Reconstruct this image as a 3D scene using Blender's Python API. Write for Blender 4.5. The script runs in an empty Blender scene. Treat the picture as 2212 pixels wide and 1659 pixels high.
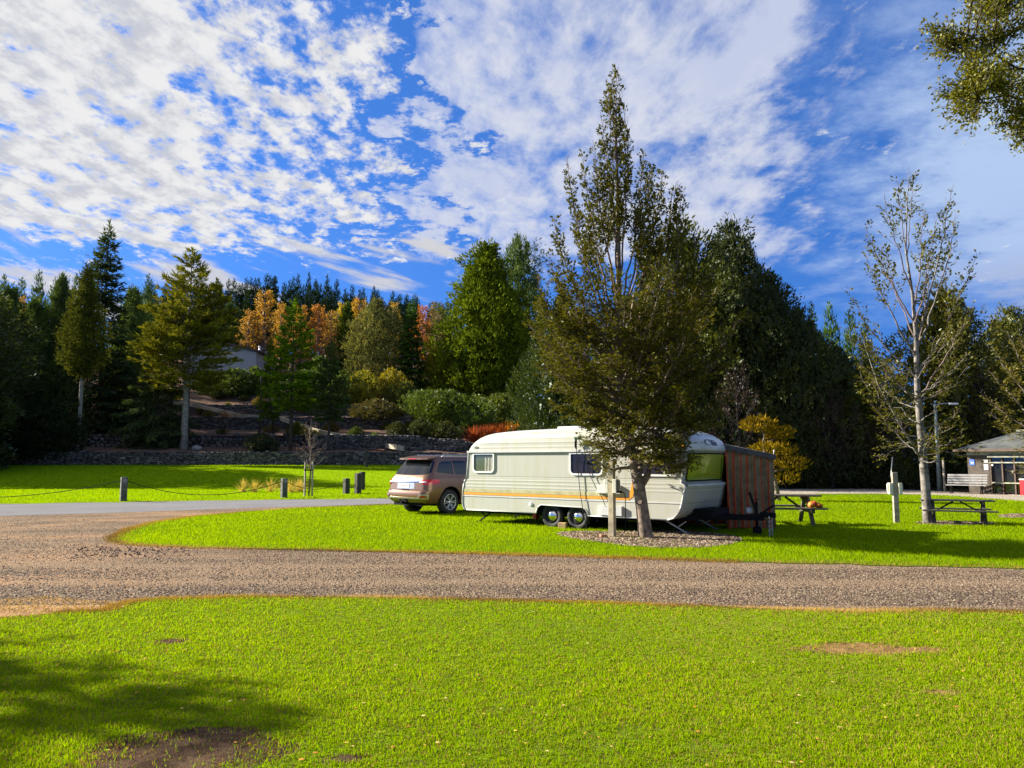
import bpy, bmesh, math, random
import numpy as np
from mathutils import Vector, Matrix

random.seed(7)
C = bpy.context.scene.collection
PI = math.pi
R = math.radians

# ------------------------------------------------------------------ camera
EYE = 1.65
FPX = 1661.0            # focal length of the photograph in pixels of a 2212 px wide copy
CX, CY = 1106.0, 829.5
PITCH = math.atan((995.3 - CY) / FPX)
cam = bpy.data.cameras.new('camera')
cam.sensor_width = 36.0
cam.lens = FPX / 2212.0 * 36.0
cam.clip_end = 3000
camo = bpy.data.objects.new('camera', cam)
C.objects.link(camo)
camo.location = (0, 0, EYE)
camo.rotation_euler = (PI / 2 + PITCH, 0, 0)
bpy.context.scene.camera = camo


def ray(px, py):
    u = (px - CX) / FPX
    v = (py - CY) / FPX
    return (u, math.cos(PITCH) + v * math.sin(PITCH), math.sin(PITCH) - v * math.cos(PITCH))


def G(px, py, z=0.0):
    d = ray(px, py)
    t = (z - EYE) / d[2]
    return (d[0] * t, d[1] * t)


def PX(px, py, Y):
    d = ray(px, py)
    t = Y / d[1]
    return (d[0] * t, Y, EYE + d[2] * t)


def sstep(a, b, x):
    t = np.clip((np.asarray(x, float) - a) / (b - a), 0, 1)
    return t * t * (3 - 2 * t)


RY = [72, 72.02, 80, 80.3, 88, 88.3, 94, 94.3, 101, 120, 150, 175, 320]
RZ = [0.0, 1.15, 1.9, 3.0, 4.0, 5.2, 5.9, 7.1, 9.3, 14.2, 21, 23.5, 26]


def lawnrise(x, y):
    return 1.25 * sstep(44, 72, y) * (1 - sstep(-4, 14, x))


def hill(x, y):
    f = 1 - sstep(-12, 16, x)
    return lawnrise(x, y) + f * np.interp(y, RY, RZ)


def HIT(px, py):
    d = ray(px, py)
    t = 30.0
    while t < 300:
        x, y, z = d[0] * t, d[1] * t, EYE + d[2] * t
        if z <= float(hill(x, y)):
            break
        t += 0.15
    return (x, y, float(hill(x, y)))


# ------------------------------------------------------------------ helpers for objects
def tag(o, label=None, cat=None, group=None, kind=None):
    if label: o['label'] = label
    if cat: o['category'] = cat
    if group: o['group'] = group
    if kind: o['kind'] = kind
    return o


def empty(name, loc, rz=0.0, label=None, cat=None, group=None):
    o = bpy.data.objects.new(name, None)
    o.empty_display_size = 0.2
    C.objects.link(o)
    o.location = loc
    o.rotation_euler = (0, 0, rz)
    return tag(o, label, cat, group)


def copy_tree(o, parent=None):
    c = o.copy()
    C.objects.link(c)
    if parent is not None:
        c.parent = parent
    for ch in list(o.children):
        copy_tree(ch, c)
    return c


def np_mesh(name, V, F, mats, parent=None, tone=None, smooth=False):
    """V (n,3); F list of (k,m) int arrays (m = face size). tone: list of arrays per F."""
    me = bpy.data.meshes.new(name)
    V = np.asarray(V, np.float32)
    me.vertices.add(len(V))
    me.vertices.foreach_set('co', V.ravel())
    loops = np.concatenate([np.asarray(f, np.int32).ravel() for f in F])
    tot = np.concatenate([np.full(len(f), f.shape[1], np.int32) for f in F])
    start = np.concatenate([[0], np.cumsum(tot)[:-1]]).astype(np.int32)
    me.loops.add(len(loops))
    me.loops.foreach_set('vertex_index', loops)
    me.polygons.add(len(tot))
    me.polygons.foreach_set('loop_start', start)
    me.polygons.foreach_set('loop_total', tot)
    if smooth:
        me.polygons.foreach_set('use_smooth', np.ones(len(tot), bool))
    me.update(calc_edges=True)
    if tone is not None:
        a = me.attributes.new('tone', 'FLOAT', 'FACE')
        a.data.foreach_set('value', np.asarray(np.concatenate(tone), np.float32))
    for m in (mats if isinstance(mats, (list, tuple)) else [mats]):
        me.materials.append(m)
    o = bpy.data.objects.new(name, me)
    C.objects.link(o)
    if parent is not None:
        o.parent = parent
    return o


class MB:
    """collects simple solids and links them as one mesh object"""
    def __init__(s):
        s.v, s.f, s.m, s.sm = [], [], [], []

    def add(s, vs, fs, mi=0, sm=False):
        b = len(s.v)
        s.v += [tuple(map(float, p)) for p in vs]
        for f in fs:
            s.f.append([b + i for i in f])
            s.m.append(mi)
            s.sm.append(sm)
        return s

    def box(s, c, d, rz=0.0, mi=0, M=None, ch=0.0):
        x, y, z = d[0] / 2, d[1] / 2, d[2] / 2
        if ch > 0:
            vs = []
            for sx in (-1, 1):
                for sy in (-1, 1):
                    for sz in (-1, 1):
                        vs.append((sx * (x - ch), sy * (y - ch), sz * z))
                        vs.append((sx * (x - ch), sy * y, sz * (z - ch)))
                        vs.append((sx * x, sy * (y - ch), sz * (z - ch)))
            bm = bmesh.new()
            for p in vs: bm.verts.new(p)
            bmesh.ops.convex_hull(bm, input=bm.verts)
            bm.verts.ensure_lookup_table()
            bm.verts.index_update()
            vs = [v.co.copy() for v in bm.verts]
            fs = [[v.index for v in f.verts] for f in bm.faces]
            bm.free()
        else:
            vs = [(-x, -y, -z), (x, -y, -z), (x, y, -z), (-x, y, -z), (-x, -y, z), (x, -y, z), (x, y, z), (-x, y, z)]
            fs = [(0, 3, 2, 1), (4, 5, 6, 7), (0, 1, 5, 4), (1, 2, 6, 5), (2, 3, 7, 6), (3, 0, 4, 7)]
        if M is None:
            M = Matrix.Rotation(rz, 3, 'Z')
        vs = [M @ Vector(p) + Vector(c) for p in vs]
        return s.add(vs, fs, mi)

    def bar(s, a, b, w, h, mi=0, up=(0, 0, 1)):
        a, b = Vector(a), Vector(b)
        d = (b - a)
        L = d.length
        d.normalize()
        up = Vector(up)
        if abs(d.dot(up)) > .95: up = Vector((1, 0, 0))
        y = up.cross(d).normalized()
        z = d.cross(y)
        M = Matrix((d, y, z)).transposed()
        return s.box((a + b) / 2, (L, w, h), M=M, mi=mi)

    def tube(s, pts, rad, n=8, mi=0, cap=True, sm=True):
        pts = [Vector(p) for p in pts]
        rad = [float(q) for q in rad] if isinstance(rad, (list, tuple, np.ndarray)) else [float(rad)] * len(pts)
        vs, fs = [], []
        ref = Vector((0, 0, 1))
        for i, p in enumerate(pts):
            d = (pts[min(i + 1, len(pts) - 1)] - pts[max(i - 1, 0)]).normalized()
            r = ref if abs(d.dot(ref)) < .9 else Vector((1, 0, 0))
            x = r.cross(d).normalized()
            y = d.cross(x)
            for k in range(n):
                a = 2 * PI * k / n
                vs.append(p + rad[i] * (math.cos(a) * x + math.sin(a) * y))
        for i in range(len(pts) - 1):
            for k in range(n):
                fs.append((i * n + k, i * n + (k + 1) % n, (i + 1) * n + (k + 1) % n, (i + 1) * n + k))
        s.add(vs, fs, mi, sm)
        if cap:
            b = len(s.v) - len(vs)
            s.f.append([b + k for k in range(n)][::-1]); s.m.append(mi); s.sm.append(False)
            s.f.append([b + (len(pts) - 1) * n + k for k in range(n)]); s.m.append(mi); s.sm.append(False)
        return s

    def lathe(s, prof, c=(0, 0, 0), axis='Z', n=24, mi=0, sm=True):
        vs, fs = [], []
        for (r, h) in prof:
            for k in range(n):
                a = 2 * PI * k / n
                p = (r * math.cos(a), r * math.sin(a), h)
                if axis == 'Y': p = (p[0], h, p[1])
                if axis == 'X': p = (h, p[0], p[1])
                vs.append((p[0] + c[0], p[1] + c[1], p[2] + c[2]))
        for i in range(len(prof) - 1):
            for k in range(n):
                fs.append((i * n + k, i * n + (k + 1) % n, (i + 1) * n + (k + 1) % n, (i + 1) * n + k))
        return s.add(vs, fs, mi, sm)

    def prism(s, poly, off, mi=0):
        """poly: 3D points of one face, off: extrusion vector"""
        n = len(poly)
        off = Vector(off)
        vs = [Vector(p) for p in poly] + [Vector(p) + off for p in poly]
        fs = [list(range(n))[::-1], list(range(n, 2 * n))]
        for i in range(n):
            fs.append((i, (i + 1) % n, n + (i + 1) % n, n + i))
        return s.add(vs, fs, mi)

    def build(s, name, mats, parent=None, recalc=True):
        me = bpy.data.meshes.new(name)
        me.from_pydata(s.v, [], s.f)
        for m in (mats if isinstance(mats, (list, tuple)) else [mats]):
            me.materials.append(m)
        me.polygons.foreach_set('material_index', s.m)
        me.polygons.foreach_set('use_smooth', s.sm)
        if recalc:
            bm = bmesh.new()
            bm.from_mesh(me)
            bmesh.ops.recalc_face_normals(bm, faces=bm.faces)
            bm.to_mesh(me)
            bm.free()
        me.update()
        o = bpy.data.objects.new(name, me)
        C.objects.link(o)
        if parent is not None: o.parent = parent
        return o


def smooth_by_angle(o, deg=35):
    me = o.data
    bm = bmesh.new()
    bm.from_mesh(me)
    for f in bm.faces: f.smooth = True
    for e in bm.edges:
        if len(e.link_faces) == 2 and e.calc_face_angle(0) > R(deg): e.smooth = False
    bm.to_mesh(me)
    bm.free()


# ------------------------------------------------------------------ materials
class NT:
    def __init__(s, tree):
        s.t = tree
        s.L = tree.links

    def n(s, typ, **kw):
        nd = s.t.nodes.new(typ)
        for k, v in kw.items():
            if k.startswith('i_'):
                nd.inputs[int(k[2:]) if k[2:].isdigit() else k[2:].replace('_', ' ')].default_value = v
            else:
                setattr(nd, k, v)
        return nd

    def lk(s, a, b): s.L.new(a, b)

    def val(s, sock, v):
        if hasattr(v, 'is_linked') or hasattr(v, 'links'): s.L.new(v, sock)
        else: sock.default_value = v

    def math(s, op, a, b=None, c=None, clamp=False):
        nd = s.n('ShaderNodeMath', operation=op)
        nd.use_clamp = clamp
        s.val(nd.inputs[0], a)
        if b is not None: s.val(nd.inputs[1], b)
        if c is not None: s.val(nd.inputs[2], c)
        return nd.outputs[0]

    def smooth(s, x, a, b):
        nd = s.n('ShaderNodeMapRange')
        nd.interpolation_type = 'SMOOTHSTEP'
        s.val(nd.inputs[0], x)
        s.val(nd.inputs[1], a)
        s.val(nd.inputs[2], b)
        return nd.outputs[0]

    def mix(s, f, a, b, blend='MIX'):
        nd = s.n('ShaderNodeMix', data_type='RGBA', blend_type=blend)
        s.val(nd.inputs[0], f)
        for sk, v in ((nd.inputs[6], a), (nd.inputs[7], b)):
            if isinstance(v, tuple): sk.default_value = (*v[:3], 1)
            else: s.L.new(v, sk)
        return nd.outputs[2]

    def noise(s, vec, scale, detail=4, rough=.55, dist=0.0, lac=2.0):
        nd = s.n('ShaderNodeTexNoise')
        nd.inputs['Scale'].default_value = scale
        nd.inputs['Detail'].default_value = detail
        nd.inputs['Roughness'].default_value = rough
        nd.inputs['Distortion'].default_value = dist
        nd.inputs['Lacunarity'].default_value = lac
        if vec is not None: s.L.new(vec, nd.inputs['Vector'])
        return nd.outputs[0]

    def mapping(s, vec, scale=(1, 1, 1), loc=(0, 0, 0), rot=(0, 0, 0)):
        nd = s.n('ShaderNodeMapping')
        nd.inputs['Scale'].default_value = scale
        nd.inputs['Location'].default_value = loc
        nd.inputs['Rotation'].default_value = rot
        s.L.new(vec, nd.inputs['Vector'])
        return nd.outputs[0]

    def bump(s, h, strength=.4, dist=.02):
        nd = s.n('ShaderNodeBump')
        nd.inputs['Strength'].default_value = strength
        nd.inputs['Distance'].default_value = dist
        s.L.new(h, nd.inputs['Height'])
        return nd.outputs[0]


def new_mat(name):
    m = bpy.data.materials.new(name)
    m.use_nodes = True
    m.node_tree.nodes.clear()
    t = NT(m.node_tree)
    out = t.n('ShaderNodeOutputMaterial')
    return m, t, out


def pbr(name, col, rough=.6, metal=0.0, var=.15, scale=6.0, bump=0.0, bscale=40, coat=0.0, spec=.5):
    m, t, out = new_mat(name)
    b = t.n('ShaderNodeBsdfPrincipled')
    tc = t.n('ShaderNodeTexCoord').outputs['Object']
    if var > 0:
        nz = t.noise(tc, scale, 5, .6)
        f = t.smooth(nz, .3, .7)
        lo = tuple(c * (1 - var) for c in col)
        hi = tuple(min(1, c * (1 + var)) for c in col)
        t.lk(t.mix(f, lo, hi), b.inputs['Base Color'])
    else:
        b.inputs['Base Color'].default_value = (*col, 1)
    b.inputs['Roughness'].default_value = rough
    b.inputs['Metallic'].default_value = metal
    b.inputs['Coat Weight'].default_value = coat
    b.inputs['Specular IOR Level'].default_value = spec
    if bump > 0:
        t.lk(t.bump(t.noise(tc, bscale, 4, .6), bump, .01), b.inputs['Normal'])
    t.lk(b.outputs[0], out.inputs[0])
    return m


def foliage_mat(name, trans=.35, obj_col=True, col=(.05, .08, .02), warm=(1.5, 1.25, .6), sheen=0.0, lo=.5, upn=0.0):
    """leaf colour = object colour (or col) varied per leaf clump by the face attribute 'tone'"""
    m, t, out = new_mat(name)
    at = t.n('ShaderNodeAttribute', attribute_name='tone').outputs['Fac']
    if obj_col:
        oi = t.n('ShaderNodeObjectInfo')
        base = oi.outputs['Color']
    else:
        rgb = t.n('ShaderNodeRGB')
        rgb.outputs[0].default_value = (*col, 1)
        base = rgb.outputs[0]
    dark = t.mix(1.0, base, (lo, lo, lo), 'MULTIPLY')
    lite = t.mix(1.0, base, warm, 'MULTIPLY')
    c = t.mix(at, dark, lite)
    d = t.n('ShaderNodeBsdfDiffuse')
    tr = t.n('ShaderNodeBsdfTranslucent')
    t.lk(c, d.inputs['Color'])
    t.lk(t.mix(1.0, c, (1.15, 1.1, .5), 'MULTIPLY'), tr.inputs['Color'])
    if upn > 0:      # a thick pile of fine blades shades like the surface it grows on
        ge = t.n('ShaderNodeNewGeometry')
        vm = t.n('ShaderNodeMix', data_type='VECTOR')
        vm.inputs[0].default_value = upn
        t.lk(ge.outputs['Normal'], vm.inputs[4])
        vm.inputs[5].default_value = (0, 0, 1)
        vn = t.n('ShaderNodeVectorMath', operation='NORMALIZE')
        t.lk(vm.outputs[1], vn.inputs[0])
        t.lk(vn.outputs[0], d.inputs['Normal'])
    mx = t.n('ShaderNodeMixShader')
    mx.inputs[0].default_value = trans
    t.lk(d.outputs[0], mx.inputs[1])
    t.lk(tr.outputs[0], mx.inputs[2])
    last = mx.outputs[0]
    if sheen > 0:
        g = t.n('ShaderNodeBsdfGlossy')
        g.inputs['Roughness'].default_value = .45
        g.inputs['Color'].default_value = (.6, .65, .6, 1)
        m2 = t.n('ShaderNodeMixShader')
        m2.inputs[0].default_value = sheen
        t.lk(last, m2.inputs[1])
        t.lk(g.outputs[0], m2.inputs[2])
        last = m2.outputs[0]
    t.lk(last, out.inputs[0])
    return m


MAT = {}
MAT['leaf'] = foliage_mat('leaf', .3, sheen=.03)
MAT['needle'] = foliage_mat('needle', .2, warm=(1.5, 1.3, .7))
MAT['grass'] = foliage_mat('grass', .42, obj_col=False, col=(.262, .455, .002), warm=(1.45, 1.2, .8), lo=.66, upn=.75)
MAT['dry_grass'] = foliage_mat('dry_grass', .3, obj_col=False, col=(.36, .24, .07), warm=(1.5, 1.4, 1.3), lo=.55, upn=.5)
MAT['bark_dark'] = pbr('bark_dark', (.06, .045, .035), .9, var=.45, scale=9, bump=.6, bscale=18)
MAT['bark_grey'] = pbr('bark_grey', (.30, .28, .25), .9, var=.4, scale=5, bump=.6, bscale=14)
MAT['bark_birch'] = pbr('bark_birch', (.165, .145, .125), .85, var=.6, scale=5, bump=.5, bscale=20)
MAT['bark_beech'] = pbr('bark_beech', (.19, .14, .10), .9, var=.65, scale=7, bump=.9, bscale=20)
MAT['twig'] = pbr('twig', (.16, .11, .09), .9, var=.3)
MAT['black'] = pbr('black', (.009, .009, .010), .85, var=.2, spec=.15)
MAT['rubber'] = pbr('rubber', (.018, .018, .018), .75, var=.3, scale=12)
MAT['chrome'] = pbr('chrome', (.75, .75, .74), .12, 1.0, var=.08)
MAT['steel'] = pbr('steel', (.35, .35, .35), .45, .9, var=.25)
MAT['white_paint'] = pbr('white_paint', (.72, .72, .69), .4, var=.06, scale=3)
MAT['white_frame'] = pbr('white_frame', (.75, .75, .73), .35, var=.05)
MAT['wood_grey'] = pbr('wood_grey', (.30, .26, .20), .85, var=.35, scale=8, bump=.4, bscale=30)
MAT['wood_dark'] = pbr('wood_dark', (.05, .045, .035), .85, var=.4, scale=8, bump=.4, bscale=30)
MAT['wood_table'] = pbr('wood_table', (.10, .085, .055), .8, var=.4, scale=6, bump=.4, bscale=30)
MAT['plastic_cream'] = pbr('plastic_cream', (.62, .6, .48), .5, var=.12)

# ------------------------------------------------------------------ light and sky
SUN_EL, SUN_AZ = R(25.0), math.atan2(.33, -.944)     # direction towards the sun in the ground plane
sd = Vector((math.cos(SUN_AZ) * math.cos(SUN_EL), math.sin(SUN_AZ) * math.cos(SUN_EL), math.sin(SUN_EL)))
sun = bpy.data.lights.new('sun', 'SUN')
sun.energy = 5.0
sun.angle = R(0.55)
sun.color = (1.0, .93, .80)
suno = bpy.data.objects.new('sun', sun)
C.objects.link(suno)
suno.rotation_euler = (-sd).to_track_quat('-Z', 'Y').to_euler()

world = bpy.data.worlds.new('World')
bpy.context.scene.world = world
world.use_nodes = True
world.node_tree.nodes.clear()
t = NT(world.node_tree)
wout = t.n('ShaderNodeOutputWorld')
bg = t.n('ShaderNodeBackground')
bg.inputs['Strength'].default_value = 0.068
t.lk(bg.outputs[0], wout.inputs[0])
sky = t.n('ShaderNodeTexSky', sky_type='NISHITA')
sky.sun_disc = False
sky.sun_elevation = SUN_EL
sky.sun_rotation = math.atan2(sd.x, sd.y)
sky.air_density = 1.0
sky.dust_density = 0.3
sky.ozone_density = 2.0
dirv = t.n('ShaderNodeTexCoord').outputs['Generated']
sep = t.n('ShaderNodeSeparateXYZ')
t.lk(dirv, sep.inputs[0])
dx, dy, dz = sep.outputs
zc = t.math('MAXIMUM', dz, 0.0)
zz = t.math('ADD', zc, 0.09)
com = t.n('ShaderNodeCombineXYZ')
t.lk(t.math('DIVIDE', dx, zz), com.inputs[0])
t.lk(t.math('DIVIDE', dy, zz), com.inputs[1])
P = com.outputs[0]                                   # position on the cloud layer
az = t.math('DIVIDE', dx, t.math('MAXIMUM', dy, .05))   # tangent of the bearing
hor = t.math('SQRT', t.math('ADD', t.math('MULTIPLY', dx, dx), t.math('MULTIPLY', dy, dy)))
el = t.math('DIVIDE', dz, t.math('MAXIMUM', hor, .01))  # tangent of the elevation
big = t.noise(P, 1.1, 3, .5)
wob = t.math('MULTIPLY', t.math('SUBTRACT', big, .5), .35)
fine = t.math('MULTIPLY', t.math('SUBTRACT', t.noise(P, 4.5, 6, .65), .5), .55)
azw = t.math('ADD', t.math('ADD', az, wob), fine)
elw = t.math('ADD', t.math('ADD', el, t.math('MULTIPLY', wob, .30)), t.math('MULTIPLY', fine, .16))
# rotate streak direction: clouds are drawn out from upper left to lower right
Ps = t.mapping(P, (1.15, .78, 1), (0, 0, 0), (0, 0, R(20)))
# layer A: mottled altocumulus on the left
fa = t.math('ADD', t.math('MULTIPLY', t.math('SUBTRACT', t.noise(Ps, 10.5, 10, .63, .1), .5), 1.15), t.math('ADD', .5, t.math('MULTIPLY', t.math('SUBTRACT', t.noise(Ps, 26.0, 5, .6), .5), .30)))
fa2 = t.noise(P, 1.7, 3, .5)
elA = t.math('SUBTRACT', elw, t.math('MULTIPLY', t.math('ADD', az, .66), -.02))
mA = t.math('MULTIPLY', t.smooth(azw, -.12, -.20), t.smooth(elA, .235, .285))
leftmore = t.math('MULTIPLY', t.smooth(az, -.30, -.62), .13)
covA = t.math('ADD', t.math('ADD', fa, t.math('MULTIPLY', t.math('SUBTRACT', fa2, .5), .40)), t.math('ADD', leftmore, -.012))
covA = t.math('ADD', covA, t.math('MULTIPLY', t.math('SUBTRACT', mA, 1.0), .28))
dA = t.math('MULTIPLY', t.smooth(covA, .365, .60), t.smooth(el, .15, .21))
# layer B: thin veil in the middle
Pb = t.mapping(P, (1.0, .55, 1), (3.1, 1.7, 0), (0, 0, R(-30)))
fb = t.math('ADD', t.math('MULTIPLY', t.noise(Pb, 3.0, 9, .62, .3), .55), t.math('MULTIPLY', t.noise(Pb, 8.5, 8, .62, .2), .45))
mB = t.math('MULTIPLY', t.math('MULTIPLY', t.smooth(azw, -.19, -.10), t.smooth(azw, .66, .24)), t.smooth(elw, .19, .29))
covB = t.math('ADD', fb, t.math('MULTIPLY', t.math('SUBTRACT', mB, 1.0), .33))
covB = t.math('ADD', covB, .055)
dB = t.math('MULTIPLY', t.math('MULTIPLY', t.smooth(covB, .40, .63), t.smooth(el, .13, .2)), .92)
# layer C: low streaks near the tree tops
cv_ = t.n('ShaderNodeCombineXYZ')
t.lk(t.math('MULTIPLY', az, 4.2), cv_.inputs[0])
t.lk(t.math('ADD', t.math('MULTIPLY', el, 26.0), t.math('MULTIPLY', az, 5.5)), cv_.inputs[1])
fc = t.noise(cv_.outputs[0], 1.0, 8, .56, .25)
mC = t.math('MULTIPLY', t.smooth(el, .10, .16), t.smooth(el, .33, .27))
mC = t.math('MULTIPLY', mC, t.smooth(az, .10, -.12))
dC = t.math('MULTIPLY', t.smooth(t.math('ADD', fc, t.math('MULTIPLY', t.math('SUBTRACT', mC, 1.0), .3)), .49, .60), .92)
# layer D: pale veil on the right and a low bank
fd = t.noise(Pb, .9, 7, .55)
mD = t.math('MULTIPLY', t.smooth(azw, .38, .66), t.math('MULTIPLY', t.smooth(el, .12, .26), t.smooth(el, .70, .42)))
dD = t.math('MULTIPLY', t.math('MULTIPLY', t.smooth(fd, .05, .55), mD), .92)
mE = t.math('MULTIPLY', t.smooth(azw, .56, .72), t.smooth(elw, .25, .19))
dE = t.math('MULTIPLY', t.math('MULTIPLY', mE, t.smooth(fd, .3, .6)), .6)
# compose
svec = t.n('ShaderNodeCombineXYZ')
t.lk(dx, svec.inputs[0]); t.lk(dy, svec.inputs[1])
t.lk(t.math('ADD', t.math('MULTIPLY', zc, .75), .34), svec.inputs[2])
t.lk(svec.outputs[0], sky.inputs[0])
hsv = t.n('ShaderNodeHueSaturation')
hsv.inputs['Saturation'].default_value = 1.22
hsv.inputs['Value'].default_value = 1.0
t.lk(sky.outputs[0], hsv.inputs['Color'])
skyc = t.mix(1.0, hsv.outputs[0], (.56, .82, 1.24), 'MULTIPLY')
Psh = t.mapping(Ps, (1, 1, 1), (.05, .035, 0))
sha = t.noise(Psh, 10.5, 6, .6, .1)
shade = t.smooth(t.math('SUBTRACT', sha, t.math('MULTIPLY', t.math('SUBTRACT', fa, .5), .6)), .36, .66)
WHITE = (4.3, 4.3, 4.35)
GREY = (2.9, 3.0, 3.35)
colA = t.mix(t.math('MULTIPLY', shade, dA), WHITE, GREY)
shb = t.smooth(t.noise(Pb, 3.0, 6, .6), .35, .68)
colB = t.mix(shb, (4.1, 4.15, 4.35), (3.0, 3.25, 4.1))
c = t.mix(dD, skyc, (2.5, 3.2, 4.5))
c = t.mix(dE, c, (2.9, 2.9, 3.3))
c = t.mix(dB, c, colB)
c = t.mix(dC, c, (3.3, 3.3, 3.45))
c = t.mix(dA, c, colA)
t.lk(c, bg.inputs['Color'])

sc = bpy.context.scene
sc.view_settings.view_transform = 'Standard'
sc.view_settings.look = 'None'
sc.view_settings.exposure = 1.55
sc.view_settings.gamma = 1.0
sc.render.engine = 'CYCLES'
cy = sc.cycles
cy.use_denoising = True
cy.max_bounces = 6
cy.diffuse_bounces = 3
cy.glossy_bounces = 3
cy.transmission_bounces = 4
cy.transparent_max_bounces = 6
cy.caustics_reflective = False
cy.caustics_refractive = False
cy.sample_clamp_indirect = 6


# ------------------------------------------------------------------ ground sheets
def ground_mat(name, cols, scales, bump=.5, bdist=.03, bscale=60, rough=.95, patch=None):
    m, t, out = new_mat(name)
    b = t.n('ShaderNodeBsdfPrincipled')
    b.inputs['Roughness'].default_value = rough
    b.inputs['Specular IOR Level'].default_value = .0
    tc = t.n('ShaderNodeTexCoord').outputs['Object']
    c = t.mix(t.smooth(t.noise(tc, scales[0], 5, .65), .3, .7), cols[0], cols[1])
    c = t.mix(t.smooth(t.noise(tc, scales[1], 4, .7), .42, .75), c, cols[2])
    t.lk(c, b.inputs['Base Color'])
    h = t.noise(tc, bscale, 3, .7)
    t.lk(t.bump(h, bump, bdist), b.inputs['Normal'])
    t.lk(b.outputs[0], out.inputs[0])
    return m


def gravel_mat(name, base, worn, speck, soil, marks=False):
    m, t, out = new_mat(name)
    b = t.n('ShaderNodeBsdfPrincipled')
    b.inputs['Roughness'].default_value = .95
    b.inputs['Specular IOR Level'].default_value = .02
    tc = t.n('ShaderNodeTexCoord').outputs['Object']
    vo = t.n('ShaderNodeTexVoronoi')
    vo.inputs['Scale'].default_value = 42
    t.lk(tc, vo.inputs['Vector'])
    sp = t.n('ShaderNodeSeparateColor')
    t.lk(vo.outputs['Color'], sp.inputs[0])
    rnd = sp.outputs[0]
    st = t.mapping(tc, (.22, 1.0, 1))
    c = t.mix(t.smooth(t.noise(st, .8, 6, .6), .35, .62), base, worn)
    c = t.mix(t.math('MULTIPLY', t.smooth(t.noise(st, 1.3, 6, .7, .3), .58, .70), .8), c, soil)
    if marks:
        sx = t.n('ShaderNodeSeparateXYZ'); t.lk(tc, sx.inputs[0])
        ex = t.math('MINIMUM', t.math('ADD', sx.outputs[0], 6.5), 0.0)
        ey = t.math('SUBTRACT', sx.outputs[1], 18.0)
        dd = t.math('SQRT', t.math('ADD', t.math('MULTIPLY', ex, ex), t.math('MULTIPLY', ey, ey)))
        dd = t.math('ADD', dd, t.math('MULTIPLY', t.math('SUBTRACT', t.noise(tc, .35, 3, .5), .5), 1.2))
        br_ = t.noise(tc, 1.6, 5, .7)
        for rad_ in (5.7, 7.35):
            w_ = t.smooth(t.math('ABSOLUTE', t.math('SUBTRACT', dd, rad_)), .55, .05)
            c = t.mix(t.math('MULTIPLY', t.math('MULTIPLY', w_, t.smooth(br_, .2, .5)), .95), c, worn)
        lf = t.smooth(sx.outputs[0], -3.0, -8.0)
        e_ = t.smooth(t.noise(st, .9, 6, .7, .5), .46, .62)
        c = t.mix(t.math('MULTIPLY', t.math('MULTIPLY', lf, e_), .85), c, (.40, .235, .125))
        g_ = t.smooth(t.noise(tc, .55, 6, .75, .3), .60, .72)
        c = t.mix(t.math('MULTIPLY', g_, .45), c, (.13, .13, .035))
    c = t.mix(t.math('MULTIPLY', t.smooth(rnd, .55, .95), .55), c, speck)
    c = t.mix(t.math('MULTIPLY', t.smooth(rnd, .3, .05), .55), c, tuple(k * .35 for k in base))
    t.lk(c, b.inputs['Base Color'])
    h = t.math('ADD', t.math('MULTIPLY', vo.outputs['Distance'], -.7), t.noise(tc, 14, 4, .7))
    t.lk(t.bump(h, .9, .03), b.inputs['Normal'])
    t.lk(b.outputs[0], out.inputs[0])
    return m


MAT['ground'] = ground_mat('ground', [(.045, .035, .022), (.07, .055, .03), (.03, .03, .015)], [.4, 5])
MAT['hillside'] = ground_mat('hillside', [(.15, .10, .075), (.085, .065, .052), (.26, .15, .10)], [.5, .35], bscale=8, bdist=.15)
MAT['lawn'] = ground_mat('lawn', [(.10, .17, .010), (.14, .22, .010), (.08, .12, .012)], [.7, 9], bscale=70)
MAT['far_lawn'] = ground_mat('far_lawn', [(.20, .33, .006), (.24, .38, .006), (.16, .26, .008)], [.35, 2.2], bump=.8, bdist=.08, bscale=16)
MAT['gravel'] = gravel_mat('gravel', (.150, .108, .072), (.25, .172, .108), (.34, .27, .195), (.10, .055, .034), True)
MAT['verge'] = gravel_mat('verge', (.36, .32, .25), (.44, .36, .27), (.5, .46, .4), (.25, .18, .12))
MAT['road'] = ground_mat('road', [(.17, .165, .17), (.21, .205, .21), (.26, .25, .245)], [.5, 30], bump=.4, bdist=.01, bscale=80)
MAT['soil'] = ground_mat('soil', [(.115, .07, .045), (.17, .11, .07), (.055, .035, .025)], [3, 14], bump=1.0, bdist=.05, bscale=22)
MAT['mulch'] = ground_mat('mulch', [(.11, .07, .05), (.20, .14, .10), (.05, .03, .02)], [9, 22], bump=1.0, bdist=.04, bscale=45)


m, t, out = new_mat('turf')
b = t.n('ShaderNodeBsdfPrincipled')
b.inputs['Roughness'].default_value = .95
b.inputs['Specular IOR Level'].default_value = .0
tc = t.n('ShaderNodeTexCoord').outputs['Object']
so = t.n('ShaderNodeAttribute', attribute_name='soil').outputs['Fac']
c = t.mix(t.smooth(t.noise(tc, 9, 4, .7), .3, .7), (.20, .335, .006), (.16, .25, .008))
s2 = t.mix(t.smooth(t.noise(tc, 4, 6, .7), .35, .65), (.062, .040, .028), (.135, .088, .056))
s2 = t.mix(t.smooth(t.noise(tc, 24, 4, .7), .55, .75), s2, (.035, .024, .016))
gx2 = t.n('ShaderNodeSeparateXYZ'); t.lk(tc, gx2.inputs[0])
s2 = t.mix(t.smooth(gx2.outputs[0], .5, 2.0), s2, t.mix(t.smooth(t.noise(tc, 9, 5, .7), .3, .7), (.20, .125, .05), (.34, .21, .085)))
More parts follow.
